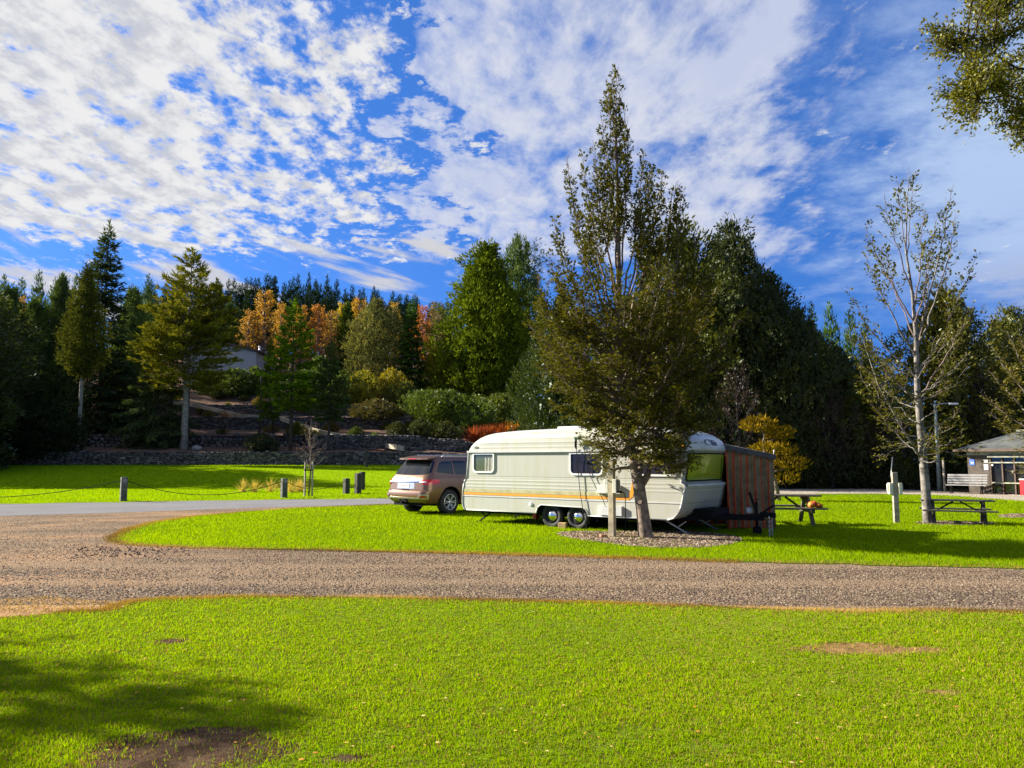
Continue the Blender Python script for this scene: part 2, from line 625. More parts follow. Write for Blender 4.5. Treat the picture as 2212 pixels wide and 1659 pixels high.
f = t.smooth(t.math('ADD', so, t.math('MULTIPLY', t.math('SUBTRACT', t.noise(tc, 12, 6, .75), .5), .9)), .15, .55)
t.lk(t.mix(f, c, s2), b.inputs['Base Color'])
t.lk(t.bump(t.noise(tc, 38, 5, .75), 1.0, .03), b.inputs['Normal'])
t.lk(b.outputs[0], out.inputs[0])
MAT['turf'] = m


def rough_edge(pts, amp, step, seed, closed=True):
    rng = np.random.default_rng(seed)
    out = []
    n = len(pts)
    for i in range(n if closed else n - 1):
        a, b = np.array(pts[i]), np.array(pts[(i + 1) % n])
        k = max(1, min(400, int(np.linalg.norm(b - a) / step)))
        for j in range(k):
            p = a + (b - a) * j / k
            out.append(p + rng.normal(0, amp, 2) * (1 if k > 1 else 0))
    return [tuple(p) for p in out]


def sheet(name, pts, z, mat, kind='structure'):
    bm = bmesh.new()
    vs = [bm.verts.new((p[0], p[1], z)) for p in pts]
    f = bm.faces.new(vs)
    bmesh.ops.triangulate(bm, faces=[f], ngon_method='EAR_CLIP')
    bmesh.ops.recalc_face_normals(bm, faces=bm.faces)
    if sum(f.normal.z for f in bm.faces) < 0:
        for f in bm.faces: f.normal_flip()
    me = bpy.data.meshes.new(name)
    bm.to_mesh(me)
    bm.free()
    me.materials.append(mat)
    o = bpy.data.objects.new(name, me)
    C.objects.link(o)
    o['kind'] = kind
    return o


def smooth_poly(pts, it=2):
    for _ in range(it):
        q = []
        for i in range(len(pts)):
            a, b = np.array(pts[i]), np.array(pts[(i + 1) % len(pts)])
            q += [tuple(a * .75 + b * .25), tuple(a * .25 + b * .75)]
        pts = q
    return pts


g = MB()
g.add([(-1500, -300, 0), (1500, -300, 0), (1500, 2500, 0), (-1500, 2500, 0)], [(0, 1, 2, 3)])
tag(g.build('ground', MAT['ground']), kind='structure')

near_top = [(-1100, 1372), (0, 1337), (120, 1326), (235, 1321), (250, 1312), (272, 1304), (330, 1297), (420, 1295), (500, 1291), (800, 1292),
            (1000, 1298), (1300, 1305), (1500, 1311), (1620, 1316), (1750, 1321), (1860, 1324), (2000, 1321), (2212, 1325), (3200, 1338)]
NEAR = [G(*p) for p in near_top]
NEAR_POLY = rough_edge(NEAR, .035, .12, 1, closed=False) + [NEAR[-1], (30, -12), (-30, -12)]
sheet('lawn', NEAR_POLY, .008, MAT['lawn'])

isl = [(243, 1168), (256, 1155), (285, 1142), (325, 1131), (410, 1117), (520, 1107), (640, 1098), (760, 1094), (850, 1090), (1000, 1086), (1300, 1075),
       (1500, 1069), (1670, 1066), (1800, 1066), (1900, 1066), (2000, 1068), (2100, 1074), (2212, 1083), (2500, 1103), (3000, 1150),
       (2900, 1243), (2212, 1230), (1900, 1223), (1600, 1215), (1300, 1205), (1000, 1196), (700, 1190), (420, 1184), (300, 1179), (258, 1174)]
ISL_POLY = rough_edge([G(*p) for p in isl], .045, .18, 2)
sheet('lawn', ISL_POLY, .012, MAT['lawn'])

grv = [(-1500, 1420), (3600, 1345), (3600, 1225), (900, 1085), (850, 1089), (500, 1098), (250, 1107), (0, 1113), (-700, 1135)]
sheet('gravel_track', [G(*p) for p in grv], .004, MAT['gravel'])

road_far = [(-900, 1104), (-300, 1093), (0, 1089), (266, 1085), (500, 1081), (840, 1077), (1000, 1072), (1300, 1061), (1500, 1051.5), (1670, 1045.5), (1800, 1050), (1900, 1055),
            (2000, 1060), (2212, 1072), (2700, 1090)]
road_near = [(2700, 1098), (2212, 1079), (2050, 1066.5), (1900, 1061.5), (1800, 1060), (1670, 1060), (1500, 1065), (1300, 1074), (1000, 1084), (850, 1089.5), (500, 1099),
             (250, 1108), (0, 1115.5), (-300, 1128), (-900, 1150)]
RF = [G(*p) for p in road_far]
sheet('road', RF + [G(*p) for p in road_near], .008, MAT['road'])
vrg = [(1620, 1058), (1800, 1056), (1900, 1057), (2000, 1060), (2212, 1070), (2700, 1090), (2700, 1112), (2212, 1084), (2100, 1075), (2000, 1069), (1900, 1067), (1800, 1067), (1670, 1067.5), (1600, 1067)]
sheet('gravel_verge', rough_edge([G(*p) for p in vrg], .12, .5, 5), .015, MAT['verge'])

# far lawn on the left, rising towards the garden wall
nx, ny = 90, 60
xs = np.linspace(-75, 13, nx)
rfx = np.array([p[0] for p in RF]); rfy = np.array([p[1] for p in RF])
y0 = np.interp(xs, rfx, rfy)
rng = np.random.default_rng(3)
xs_f = np.repeat(xs[:, None], ny, 1)
ys_f = y0[:, None] + (72.3 - y0[:, None]) * np.linspace(0, 1, ny)[None, :] ** 1.4
ys_f[:, 0] += rng.normal(0, .12, nx)
zs_f = lawnrise(xs_f, ys_f) + .010
idx = np.arange(nx * ny).reshape(nx, ny)
FQ = np.stack([idx[:-1, :-1], idx[1:, :-1], idx[1:, 1:], idx[:-1, 1:]], -1).reshape(-1, 4)
tag(np_mesh('lawn', np.stack([xs_f, ys_f, zs_f], -1).reshape(-1, 3), [FQ], MAT['far_lawn'], smooth=True), kind='structure')

# terraced hillside behind
hx = np.linspace(-150, 60, 150)
hy = np.unique(np.concatenate([np.array(RY[:-1]), np.arange(72.3, 110, .9), np.arange(110, 321, 6)]))
hy = hy[hy > 72.01]
HXg, HYg = np.meshgrid(hx, hy, indexing='ij')
HZg = hill(HXg, HYg)
rng = np.random.default_rng(4)
HZg = HZg + np.where((HYg > 73), rng.normal(0, .07, HZg.shape), 0)
idx = np.arange(HXg.size).reshape(HXg.shape)
FQ = np.stack([idx[:-1, :-1], idx[1:, :-1], idx[1:, 1:], idx[:-1, 1:]], -1).reshape(-1, 4)
tag(np_mesh('hillside', np.stack([HXg, HYg, HZg - .02], -1).reshape(-1, 3), [FQ], MAT['hillside'], smooth=True), kind='structure')


# ------------------------------------------------------------------ grass
def in_poly(x, y, poly):
    px = np.array([p[0] for p in poly]); py = np.array([p[1] for p in poly])
    res = np.zeros(x.shape, bool)
    j = len(poly) - 1
    for i in range(len(poly)):
        c = ((py[i] > y) != (py[j] > y)) & (x < (px[j] - px[i]) * (y - py[i]) / (py[j] - py[i] + 1e-12) + px[i])
        res ^= c
        j = i
    return res


def edge_dist(x, y, poly):
    d = np.full(x.shape, 1e9)
    n = len(poly)
    st = max(1, n // 260)
    pts = np.array(poly)[::st]
    for i in range(len(pts)):
        a, b = pts[i], pts[(i + 1) % len(pts)]
        ab = b - a
        tt = np.clip(((x - a[0]) * ab[0] + (y - a[1]) * ab[1]) / (ab @ ab + 1e-9), 0, 1)
        d = np.minimum(d, np.hypot(x - a[0] - tt * ab[0], y - a[1] - tt * ab[1]))
    return d


def vnoise(x, y, s, seed):
    r = np.random.default_rng(seed)
    o = 0
    for k in range(7):
        a = r.uniform(0, 2 * PI)
        f = s * r.uniform(.6, 2.2)
        o = o + np.sin((x * math.cos(a) + y * math.sin(a)) * f + r.uniform(0, 7) + 1.3 * np.sin((x * math.sin(a) - y * math.cos(a)) * f * .7 + r.uniform(0, 7)))
    return o / 7


# bare patches: (px, py, half width m, half depth m)
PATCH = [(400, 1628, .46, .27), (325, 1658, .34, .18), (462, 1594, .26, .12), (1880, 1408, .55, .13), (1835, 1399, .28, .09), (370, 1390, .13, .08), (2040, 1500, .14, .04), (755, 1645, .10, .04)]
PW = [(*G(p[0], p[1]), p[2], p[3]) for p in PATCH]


def bare(x, y):
    b = np.zeros(x.shape)
    w = .22 * vnoise(x, y, 9, 5)
    for (cx, cy_, rx, ry) in PW:
        b = np.maximum(b, 1.35 - np.hypot((x - cx) / rx, (y - cy_) / ry) + w)
    return b


# the foreground turf as a fine sheet whose bare spots show soil
gx_ = np.arange(-8.2, 8.2, .05); gy_ = np.arange(3.6, 10.9, .05)
GX, GY = np.meshgrid(gx_, gy_, indexing='ij')
SO = sstep(-.25, .45, bare(GX, GY))
r = np.random.default_rng(6)
GZ = .013 + .004 * (1 - SO) + SO * (r.normal(0, .006, GX.shape) + .008 * vnoise(GX, GY, 14, 6))
GZ = np.maximum(GZ, .0105)
ins = in_poly(GX.ravel(), GY.ravel(), NEAR_POLY).reshape(GX.shape)
idx = np.arange(GX.size).reshape(GX.shape)
FQ = np.stack([idx[:-1, :-1], idx[1:, :-1], idx[1:, 1:], idx[:-1, 1:]], -1)
keep = ins[:-1, :-1] & ins[1:, :-1] & ins[1:, 1:] & ins[:-1, 1:]
tf = np_mesh('turf', np.stack([GX, GY, GZ], -1).reshape(-1, 3), [FQ[keep]], MAT['turf'], smooth=True)
at_ = tf.data.attributes.new('soil', 'FLOAT', 'POINT')
at_.data.foreach_set('value', SO.ravel().astype(np.float32))
tag(tf, kind='structure')


def blades(name, x, y, z, L, W, tone, mat, seed, two=True, lean=.55):
    rng = np.random.default_rng(seed)
    n = len(x)
    a = rng.uniform(0, 2 * PI, n)
    w = np.stack([np.cos(a), np.sin(a), np.zeros(n)], 1) * (W / 2)[:, None]
    b = rng.uniform(0, 2 * PI, n)
    ln = np.abs(rng.normal(0, lean, n)) + .08
    base = np.stack([x, y, z], 1)
    d1 = np.stack([np.cos(b) * ln * .45, np.sin(b) * ln * .45, np.ones(n)], 1)
    d1 /= np.linalg.norm(d1, axis=1)[:, None]
    d2 = np.stack([np.cos(b) * ln * 1.5, np.sin(b) * ln * 1.5, np.ones(n) * .8], 1)
    d2 /= np.linalg.norm(d2, axis=1)[:, None]
    i = np.arange(n)
    if two:
        mid = base + d1 * (L * .55)[:, None]
        tip = mid + d2 * (L * .45)[:, None]
        V = np.concatenate([base - w, base + w, mid + w * .75, mid - w * .75, tip])
        F = [np.stack([i, i + n, i + 2 * n, i + 3 * n], 1), np.stack([i + 3 * n, i + 2 * n, i + 4 * n], 1)]
        T = [tone, tone]
    else:
        tip = base + (d1 + d2) * (L * .5)[:, None]
        V = np.concatenate([base - w, base + w, tip])
        F = [np.stack([i, i + n, i + 2 * n], 1)]
        T = [tone]
    return np_mesh(name, V, F, mat, tone=T)


def scatter(seed, n, ylo, yhi, side=.74, power=1.0):
    """points whose density falls off with distance from the viewpoint"""
    r = np.random.default_rng(seed)
    u = r.uniform(0, 1, n)
    y = ylo * (yhi / ylo) ** (u ** power)
    x = r.uniform(-side, side, n) * y
    return x, y


x, y = scatter(11, 420000, 3.9, 10.6)
k = in_poly(x, y, NEAR_POLY) & (np.random.default_rng(1).uniform(0, 1, len(x)) > .95 * sstep(-.25, .85, bare(x, y)))
x, y = x[k], y[k]
r = np.random.default_rng(12)
nz = vnoise(x, y, 1.3, 1) + .7 * vnoise(x, y, 6, 2) + .8 * vnoise(x, y, 22, 25)
L = (.027 + .009 * nz + r.uniform(-.009, .014, len(x))).clip(.010, .065)
ed = np.minimum(edge_dist(x, y, NEAR_POLY), 9)
L *= 1 + .25 * np.exp(-ed / .15)
tone = (.44 + .26 * nz + r.normal(0, .20, len(x))).clip(0, 1)
W = .0050 + .0007 * (y - 4)
dead = r.uniform(0, 1, len(x)) < (.012 + .03 * sstep(.3, 1.2, nz) + .85 * np.exp(-ed / .13) + .6 * sstep(-.3, .4, bare(x, y)))
tag(blades('grass', x[~dead], y[~dead], np.full((~dead).sum(), .010), L[~dead], W[~dead], tone[~dead], MAT['grass'], 13, lean=.85), kind='stuff')
tag(blades('dry_grass', x[dead], y[dead], np.full(dead.sum(), .010), L[dead] * .8, W[dead], tone[dead], MAT['dry_grass'], 14, lean=1.2), kind='stuff')

# strip of dead turf between track and lawn on the left, dug clods beside the grass tip
DT = smooth_poly([G(*p) for p in [(-300, 1350), (-60, 1306), (30, 1293), (110, 1290), (180, 1297), (262, 1301), (300, 1296), (380, 1293), (330, 1303), (262, 1312), (240, 1324), (120, 1332), (0, 1344), (-300, 1372)]], 1)
sheet('dead_turf', rough_edge(DT, .06, .15, 8), .007, ground_mat('dead_turf', [(.42, .25, .13), (.30, .17, .09), (.50, .36, .17)], [1.5, 6], bump=1.0, bdist=.04, bscale=24))
r = np.random.default_rng(9)
x, y = r.uniform(-11, -3, 26000), r.uniform(8.5, 12.5, 26000)
k = in_poly(x, y, DT)
x, y = x[k], y[k]
tag(blades('dry_grass', x, y, np.full(len(x), .006), r.uniform(.02, .05, len(x)), np.full(len(x), .007), r.uniform(0, 1, len(x)), MAT['dry_grass'], 10, lean=1.3), kind='stuff')

# mulch beds under the trees
MB1 = smooth_poly([G(*p) for p in [(1198, 1152), (1250, 1149), (1330, 1150), (1420, 1146), (1500, 1150), (1580, 1158), (1610, 1168), (1570, 1181), (1480, 1187), (1380, 1184), (1280, 1172), (1215, 1162)]], 1)
MB2 = smooth_poly([G(*p) for p in [(1965, 1131), (2020, 1127), (2100, 1128), (2160, 1132), (2120, 1136), (2020, 1136)]], 1)
MB3 = smooth_poly([G(*p) for p in [(2150, 1115), (2190, 1111), (2240, 1112), (2260, 1116), (2210, 1120), (2165, 1120)]], 1)
for q in (MB1, MB2, MB3):
    sheet('mulch_bed', rough_edge(q, .05, .12, 21), .020, MAT['mulch'])

x, y = scatter(15, 460000, 10.6, 37)
k = in_poly(x, y, ISL_POLY)
u = np.random.default_rng(16).uniform(0, 1, len(x))
for q in (MB1, MB2, MB3):
    k &= ~(in_poly(x, y, q) & (u < .93))
x, y = x[k], y[k]
r = np.random.default_rng(17)
nz = vnoise(x, y, .8, 3) + .7 * vnoise(x, y, 3.5, 4) + .6 * vnoise(x, y, 14, 26)
L = (.050 + .012 * nz + r.uniform(-.015, .025, len(x))).clip(.02, .11)
tone = (.5 + .2 * nz + r.normal(0, .2, len(x))).clip(0, 1)
ed = edge_dist(x, y, ISL_POLY)
W = .0065 + .00075 * (y - 10)
dead = r.uniform(0, 1, len(x)) < (.01 + .9 * np.exp(-ed / .16))
tag(blades('grass', x[~dead], y[~dead], np.full((~dead).sum(), .010), L[~dead], W[~dead], tone[~dead], MAT['grass'], 18, two=False), kind='stuff')
tag(blades('dry_grass', x[dead], y[dead], np.full(dead.sum(), .010), L[dead] * .9, W[dead], tone[dead], MAT['dry_grass'], 19, two=False, lean=1.1), kind='stuff')

x, y = scatter(20, 200000, 27, 71)
x = x - .02 * y
k = (y > np.interp(x, rfx, rfy) + .05) & (x < 12)
x, y = x[k], y[k]
r = np.random.default_rng(22)
nz = vnoise(x, y, .6, 7) + .5 * vnoise(x, y, 2, 8)
L = (.055 + .015 * nz + r.uniform(-.015, .03, len(x))).clip(.025, .12)
tone = (.5 + .2 * nz + r.normal(0, .2, len(x))).clip(0, 1)
ed = y - np.interp(x, rfx, rfy)
dead = r.uniform(0, 1, len(x)) < (.004 + .9 * np.exp(-ed / .35))
zf = lawnrise(x, y) + .008
tag(blades('grass', x[~dead], y[~dead], zf[~dead], L[~dead], .02 + .0009 * (y[~dead] - 27), tone[~dead], MAT['grass'], 23, two=False), kind='stuff')
tag(blades('dry_grass', x[dead], y[dead], zf[dead], L[dead], .02 + .0009 * (y[dead] - 27), tone[dead], MAT['dry_grass'], 24, two=False, lean=1.0), kind='stuff')


# straggling dead grass along the edges of the track
def fringe(poly_pts, n, spread, seed, Lm):
    r = np.random.default_rng(seed)
    P = np.array(poly_pts)
    seg = np.linalg.norm(np.diff(P, axis=0), axis=1); cum = np.concatenate([[0], np.cumsum(seg)])
    u = r.uniform(0, cum[-1], n)
    k = np.clip(np.searchsorted(cum, u) - 1, 0, len(seg) - 1)
    f = (u - cum[k]) / (seg[k] + 1e-9)
    p = P[k] + (P[k + 1] - P[k]) * f[:, None]
    lump = .5 + .5 * vnoise(p[:, 0], p[:, 1], 1.7, seed)
    off = r.normal(0, 1, n) * spread * (.35 + 1.1 * np.clip(lump, 0, 1.3))
    d = P[k + 1] - P[k]
    nr = np.stack([-d[:, 1], d[:, 0]], 1) / (seg[k][:, None] + 1e-9)
    p = p + nr * off[:, None]
    return p[:, 0], p[:, 1], r.uniform(.5, 1.2, n) * Lm, r.uniform(0, 1, n)


for pts_, n_, sp_, sd_, Lm_, W_ in ((NEAR[2:18], 15000, .07, 201, .045, .007), ([G(*p) for p in isl[23:] + isl[:9]], 17000, .10, 202, .055, .011)):
    x, y, L, tn_ = fringe(pts_, n_, sp_, sd_, Lm_)
    tag(blades('dry_grass', x, y, np.full(len(x), .008), L, np.full(len(x), W_), tn_, MAT['dry_grass'], sd_, two=False, lean=1.1), kind='stuff')

# loose stones, chips and fallen leaves
def pebbles(name, x, y, z, s, tone, mat, seed, flat=.6):
    r = np.random.default_rng(seed)
    n = len(x)
    a = r.uniform(0, 2 * PI, n)
    base = np.stack([x, y, z], 1)
    V = []
    for j in range(4):
        ang = a + j * PI / 2 + r.normal(0, .25, n)
        rr = s * r.uniform(.6, 1.1, n)
        V.append(base + np.stack([np.cos(ang) * rr, np.sin(ang) * rr, r.uniform(-.1, .35, n) * s * flat], 1))
    V.append(base + np.stack([r.normal(0, .25, n) * s, r.normal(0, .25, n) * s, s * flat * r.uniform(.7, 1.3, n)], 1))
    i = np.arange(n)
    F = [np.stack([i + j * n, i + ((j + 1) % 4) * n, i + 4 * n], 1) for j in range(4)]
    return np_mesh(name, np.concatenate(V), F, mat, tone=[tone] * 4)


def tone_mat(name, c0, c1, c2, rough=.9):
    m, t, out = new_mat(name)
    at = t.n('ShaderNodeAttribute', attribute_name='tone').outputs['Fac']
    b = t.n('ShaderNodeBsdfPrincipled')
    b.inputs['Roughness'].default_value = rough
    b.inputs['Specular IOR Level'].default_value = .2
    c = t.mix(t.smooth(at, 0, .6), c0, c1)
    c = t.mix(t.smooth(at, .6, 1), c, c2)
    t.lk(c, b.inputs['Base Color'])
    t.lk(b.outputs[0], out.inputs[0])
    return m


MAT['stones'] = tone_mat('stones', (.062, .043, .031), (.16, .112, .076), (.33, .26, .185))
MAT['chips'] = tone_mat('chips', (.07, .045, .03), (.22, .15, .10), (.45, .36, .28))
MAT['fallen'] = tone_mat('fallen', (.45, .16, .02), (.45, .30, .04), (.55, .42, .16), .6)
GRV_POLY = [G(*p) for p in [(-600, 1400), (2900, 1340), (2900, 1225), (850, 1090), (0, 1115), (-500, 1135)]]
x, y = scatter(31, 120000, 9.0, 24, power=1.25)
k = in_poly(x, y, GRV_POLY) & ~in_poly(x, y, NEAR_POLY) & ~in_poly(x, y, ISL_POLY)
dd_ = np.hypot(np.minimum(x + 6.5, 0), y - 18)
rut = np.maximum(np.exp(-((dd_ - 5.7) / .33) ** 2), np.exp(-((dd_ - 7.35) / .33) ** 2))
k &= np.random.default_rng(3).uniform(0, 1, len(x)) > .88 * rut
k &= (vnoise(x * .35, y, 1.5, 9) + .5 * vnoise(x, y, 4, 10) + np.random.default_rng(2).normal(0, .3, len(x)) > -.25)
x, y = x[k], y[k]
r = np.random.default_rng(32)
tag(pebbles('gravel', x, y, np.full(len(x), .005), r.uniform(.007, .021, len(x)), r.uniform(0, 1, len(x)) ** 1.3, MAT['stones'], 33), kind='stuff')
cx_, cy2 = [], []
r = np.random.default_rng(34)
for q, n in ((MB1, 9000), (MB2, 2500), (MB3, 1500)):
    qa = np.array(q)
    x = r.uniform(qa[:, 0].min(), qa[:, 0].max(), n); y = r.uniform(qa[:, 1].min(), qa[:, 1].max(), n)
    k = in_poly(x, y, q)
    cx_.append(x[k]); cy2.append(y[k])
x, y = np.concatenate(cx_), np.concatenate(cy2)
tag(pebbles('bark_chips', x, y, np.full(len(x), .022), r.uniform(.015, .045, len(x)), r.uniform(0, 1, len(x)) ** 1.5, MAT['chips'], 35, flat=.5), kind='stuff')
r = np.random.default_rng(38)
q = [G(px_, py_) for px_, py_ in zip(r.uniform(150, 410, 230), np.where(r.uniform(0, 1, 230) < .6, r.normal(1188, 4, 230), r.normal(1198, 5, 230)))]
x, y = np.array([a[0] for a in q]), np.array([a[1] for a in q])
tag(pebbles('soil_clods', x, y, np.full(len(x), .006), r.uniform(.01, .045, len(x)), r.uniform(0, 1, len(x)), tone_mat('clods', (.06, .035, .025), (.14, .08, .05), (.24, .15, .10)), 39, flat=.8), kind='stuff')
x, y = scatter(36, 420, 4.2, 24)
k = in_poly(x, y, NEAR_POLY) | in_poly(x, y, ISL_POLY)
x, y = x[k], y[k]
tag(pebbles('fallen_leaves', x, y, np.full(len(x), .035), r.uniform(.009, .02, len(x)), r.uniform(0, 1, len(x)), MAT['fallen'], 37, flat=.25), kind='stuff')
# edges of dead grass along the track

# ------------------------------------------------------------------ trees
def unit(v): return v / (np.linalg.norm(v, axis=-1, keepdims=True) + 1e-9)


def cards(P, D, Nn, L, W, shape=.5):
    """diamond leaves: base P, direction D, normal Nn"""
    D = unit(D)
    S = unit(np.cross(D, Nn))
    n = len(P)
    L = np.asarray(L).reshape(-1, 1); W = np.asarray(W).reshape(-1, 1)
    mid = P + D * L * shape
    V = np.concatenate([P, mid + S * W / 2, P + D * L, mid - S * W / 2])
    i = np.arange(n)
    return V, np.stack([i, i + n, i + 2 * n, i + 3 * n], 1)


class Leaves:
    def __init__(s): s.P, s.D, s.N, s.L, s.W, s.T = [], [], [], [], [], []

    def add(s, P, D, Nn, L, W, T):
        n = len(P)
        s.P.append(P); s.D.append(D); s.N.append(Nn)
        s.L.append(np.broadcast_to(L, (n,))); s.W.append(np.broadcast_to(W, (n,))); s.T.append(np.broadcast_to(T, (n,)))

    def build(s, name, mat, parent, shape=.5):
        V, F = cards(np.concatenate(s.P), np.concatenate(s.D), np.concatenate(s.N), np.concatenate(s.L), np.concatenate(s.W), shape)
        return np_mesh(name, V, [F], mat, parent, tone=[np.concatenate(s.T).clip(0, 1)])


def set_color(root, col):
    for o in [root] + list(root.children_recursive):
        o.color = (*col, 1)


def bez(a, b, c, n):
    tt = np.linspace(0, 1, n)[:, None]
    return a * (1 - tt) ** 2 + 2 * b * tt * (1 - tt) + c * tt ** 2


def fan_tree(name, seed, trunk, trunk_r, env, nb, z0, elev, leaf, density, bark, leaders=(), sub=9, twig=5, bare_top=0.0, tmat='leaf', topz=None, sweep=1.0, qexp=1.15, twigbark=None, limb=.42, plumes=(), pl_start=.35, pl_len=.5, pl_n=11, pl_dens=4.2):
    """a beech like tree: limbs leave the trunk, fan out in flat sprays. trunk: polyline; env: rows (z, left, right)"""
    rng = np.random.default_rng(seed)
    root = empty(name, (0, 0, 0))
    tb = MB()
    tr = np.array(trunk, float)
    tb.tube([tuple(p) for p in tr], list(trunk_r), 10)
    stems = [(tr, np.array(trunk_r))]
    for (pts, rr) in leaders:
        tb.tube(pts, rr, 8)
        stems.append((np.array(pts, float), np.array(rr)))
    env = np.array(env, float)
    lv = Leaves()
    zt = topz or env[-1, 0]
    allb = []
    for i in range(nb):
        st, sr = stems[0] if (len(stems) == 1 or rng.uniform() < .6) else stems[rng.integers(1, len(stems))]
        q = (i + rng.uniform(0, 1)) / nb
        ht = z0 + (zt - z0) * q ** qexp
        ph = i * 2.39996 + rng.normal(0, .35)
        el_, er_ = np.interp(ht, env[:, 0], env[:, 1]), np.interp(ht, env[:, 0], env[:, 2])
        cx = np.cos(ph)
        Rr = (er_ if cx > 0 else el_) * abs(cx) + (1 - abs(cx)) * (el_ + er_) / 2
        Rr *= rng.uniform(.62, 1.06)
        e = R(np.interp(q, [0, 1], elev) + rng.normal(0, 7))
        hs = ht - Rr * math.tan(e) * .85
        hs = max(hs, st[0, 2] + .35 * (st[-1, 2] - st[0, 2]) * .5, z0 * .72)
        hs = min(hs, st[-1, 2] - .05)
        base = np.array([np.interp(hs, st[:, 2], st[:, k]) for k in range(3)])
        br = max(.008, np.interp(hs, st[:, 2], sr) * limb)
        axisx = np.interp(min(ht, tr[-1, 2]), tr[:, 2], tr[:, 0]); axisy = np.interp(min(ht, tr[-1, 2]), tr[:, 2], tr[:, 1])
        end = np.array([axisx + Rr * math.cos(ph), axisy + Rr * math.sin(ph), ht + rng.normal(0, .1)])
        h = end - base
        ctrl = base + h * .5 + np.array([h[0] * .12, h[1] * .12, -abs(Rr) * .16 * sweep])
        B = bez(base, ctrl, end, 8)
        B[1:-1] += rng.normal(0, .03, (6, 3))
        tb.tube([tuple(p) for p in B], list(np.linspace(br, .006, 8)), 5, cap=False)
        allb.append((B, br, Rr, q))
    for (B, br, Rr, q) in allb:
        L = np.linalg.norm(np.diff(B, axis=0), axis=1).sum()
        ns = max(4, int(sub * L))
        for j in range(ns):
            s = .22 + .78 * (j + rng.uniform()) / ns
            f = s * 7
            k0 = min(int(f), 6)
            p = B[k0] + (B[k0 + 1] - B[k0]) * (f - k0)
            T = unit(B[k0 + 1] - B[k0])
            side = unit(np.cross(T, np.array([0, 0, 1.0])) + rng.normal(0, .3, 3)) * (1 if j % 2 else -1)
            sl = (.22 + .40 * L * (1.05 - s)) * rng.uniform(.6, 1.15)
            sl = min(sl, 1.1)
            d = unit(T * .85 + side * rng.uniform(.4, .9) + np.array([0, 0, .22]))
            e2 = p + d * sl + np.array([0, 0, .05 * sl])
            tb.tube([tuple(p), tuple((p + e2) / 2 + rng.normal(0, .02, 3)), tuple(e2)], [max(.004, br * .3), .005, .0025], 3, cap=False, mi=1)
            nt = max(2, int(twig * sl / .30))
            for w in range(nt):
                ss = .15 + .85 * (w + rng.uniform()) / nt
                pp = p + (e2 - p) * ss
                sd2 = unit(np.cross(d, np.array([0, 0, 1.0])) + rng.normal(0, .35, 3)) * (1 if w % 2 else -1)
                dd = unit(d * .8 + sd2 * .8 + rng.normal(0, .15, 3))
                tl = rng.uniform(.10, .26) * (1.1 - .4 * ss)
                n = max(3, int(density * tl / .2))
                if q > 1 - bare_top and rng.uniform() < .62: n = n // 4
                if n < 1: continue
                a = rng.uniform(.05, 1, n)[:, None]
                alt = np.where(np.arange(n) % 2, 1., -1.)[:, None]
                s3 = unit(np.cross(dd, np.array([0, 0, 1.0])))
                PP = pp + dd * tl * a + rng.normal(0, .014, (n, 3))
                DD = dd * .7 + s3 * alt * .7 + rng.normal(0, .28, (n, 3))
                NN = np.array([0, 0, 1.0]) + rng.normal(0, .45, (n, 3))
                tb_ = .45 + .25 * rng.normal() * .6
                lv.add(PP, DD, NN, leaf[0] * rng.uniform(.7, 1.3, n), leaf[1] * rng.uniform(.8, 1.2, n), tb_ + rng.normal(0, .16, n))
    # upswept plumes: long ascending stems clothed in short sprays
    for (pts, rr) in plumes:
        pp_ = np.array(pts, float)
        B = bez(pp_[0], pp_[1], pp_[2], 12) if len(pp_) == 3 else pp_
        B = B + np.concatenate([np.zeros((1, 3)), rng.normal(0, .022, (len(B) - 1, 3))])
        tb.tube([tuple(p) for p in B], list(np.linspace(rr, .004, len(B))), 5, cap=False, mi=1 if rr < .03 else 0)
        L = np.linalg.norm(np.diff(B, axis=0), axis=1).sum()
        ns = int(pl_n * L)
        for j in range(ns):
            s = pl_start + (1 - pl_start) * (j + rng.uniform()) / ns
            f = min(s, .999) * (len(B) - 1); k0 = int(f)
            p = B[k0] + (B[k0 + 1] - B[k0]) * (f - k0)
            T = unit(B[k0 + 1] - B[k0])
            a0 = j * 2.4 + rng.normal(0, .5)
            side = np.array([math.cos(a0), math.sin(a0), .1])
            d = unit(T * .9 + side * rng.uniform(.35, .8))
            sl = (pl_len * (1.12 - s) + .10) * rng.uniform(.6, 1.25)
            e2 = p + d * sl + np.array([0, 0, .10 * sl])
            tb.tube([tuple(p), tuple(e2)], [.005, .002], 3, cap=False, mi=1)
            if (s > .9 or rr < .012) and rng.uniform() < .55: continue
            n = int(density * pl_dens * sl / .35 * rng.uniform(.4, 1.4))
            a = rng.uniform(.1, 1.05, n)[:, None]
            s3 = unit(np.cross(d, np.array([0, 0, 1.0]) + rng.normal(0, .3, 3)))
            alt = rng.choice([-1., 1.], n)[:, None]
            sp_w = (.11 * (1.1 - a) + .02)
            lv.add(p + (e2 - p) * a + s3 * alt * sp_w * rng.uniform(0, 1, (n, 1)) + rng.normal(0, .012, (n, 3)), d * .8 + s3 * alt * .6 + rng.normal(0, .25, (n, 3)),
                   np.array([0, 0, 1.0]) + rng.normal(0, .6, (n, 3)), leaf[0] * rng.uniform(.65, 1.15, n), leaf[1] * rng.uniform(.8, 1.2, n), .42 + .12 * rng.normal() + rng.normal(0, .16, n))
    tb.build('trunk', [bark, twigbark or MAT['twig']], root, recalc=False)
    lv.build('crown', MAT[tmat], root)
    return root


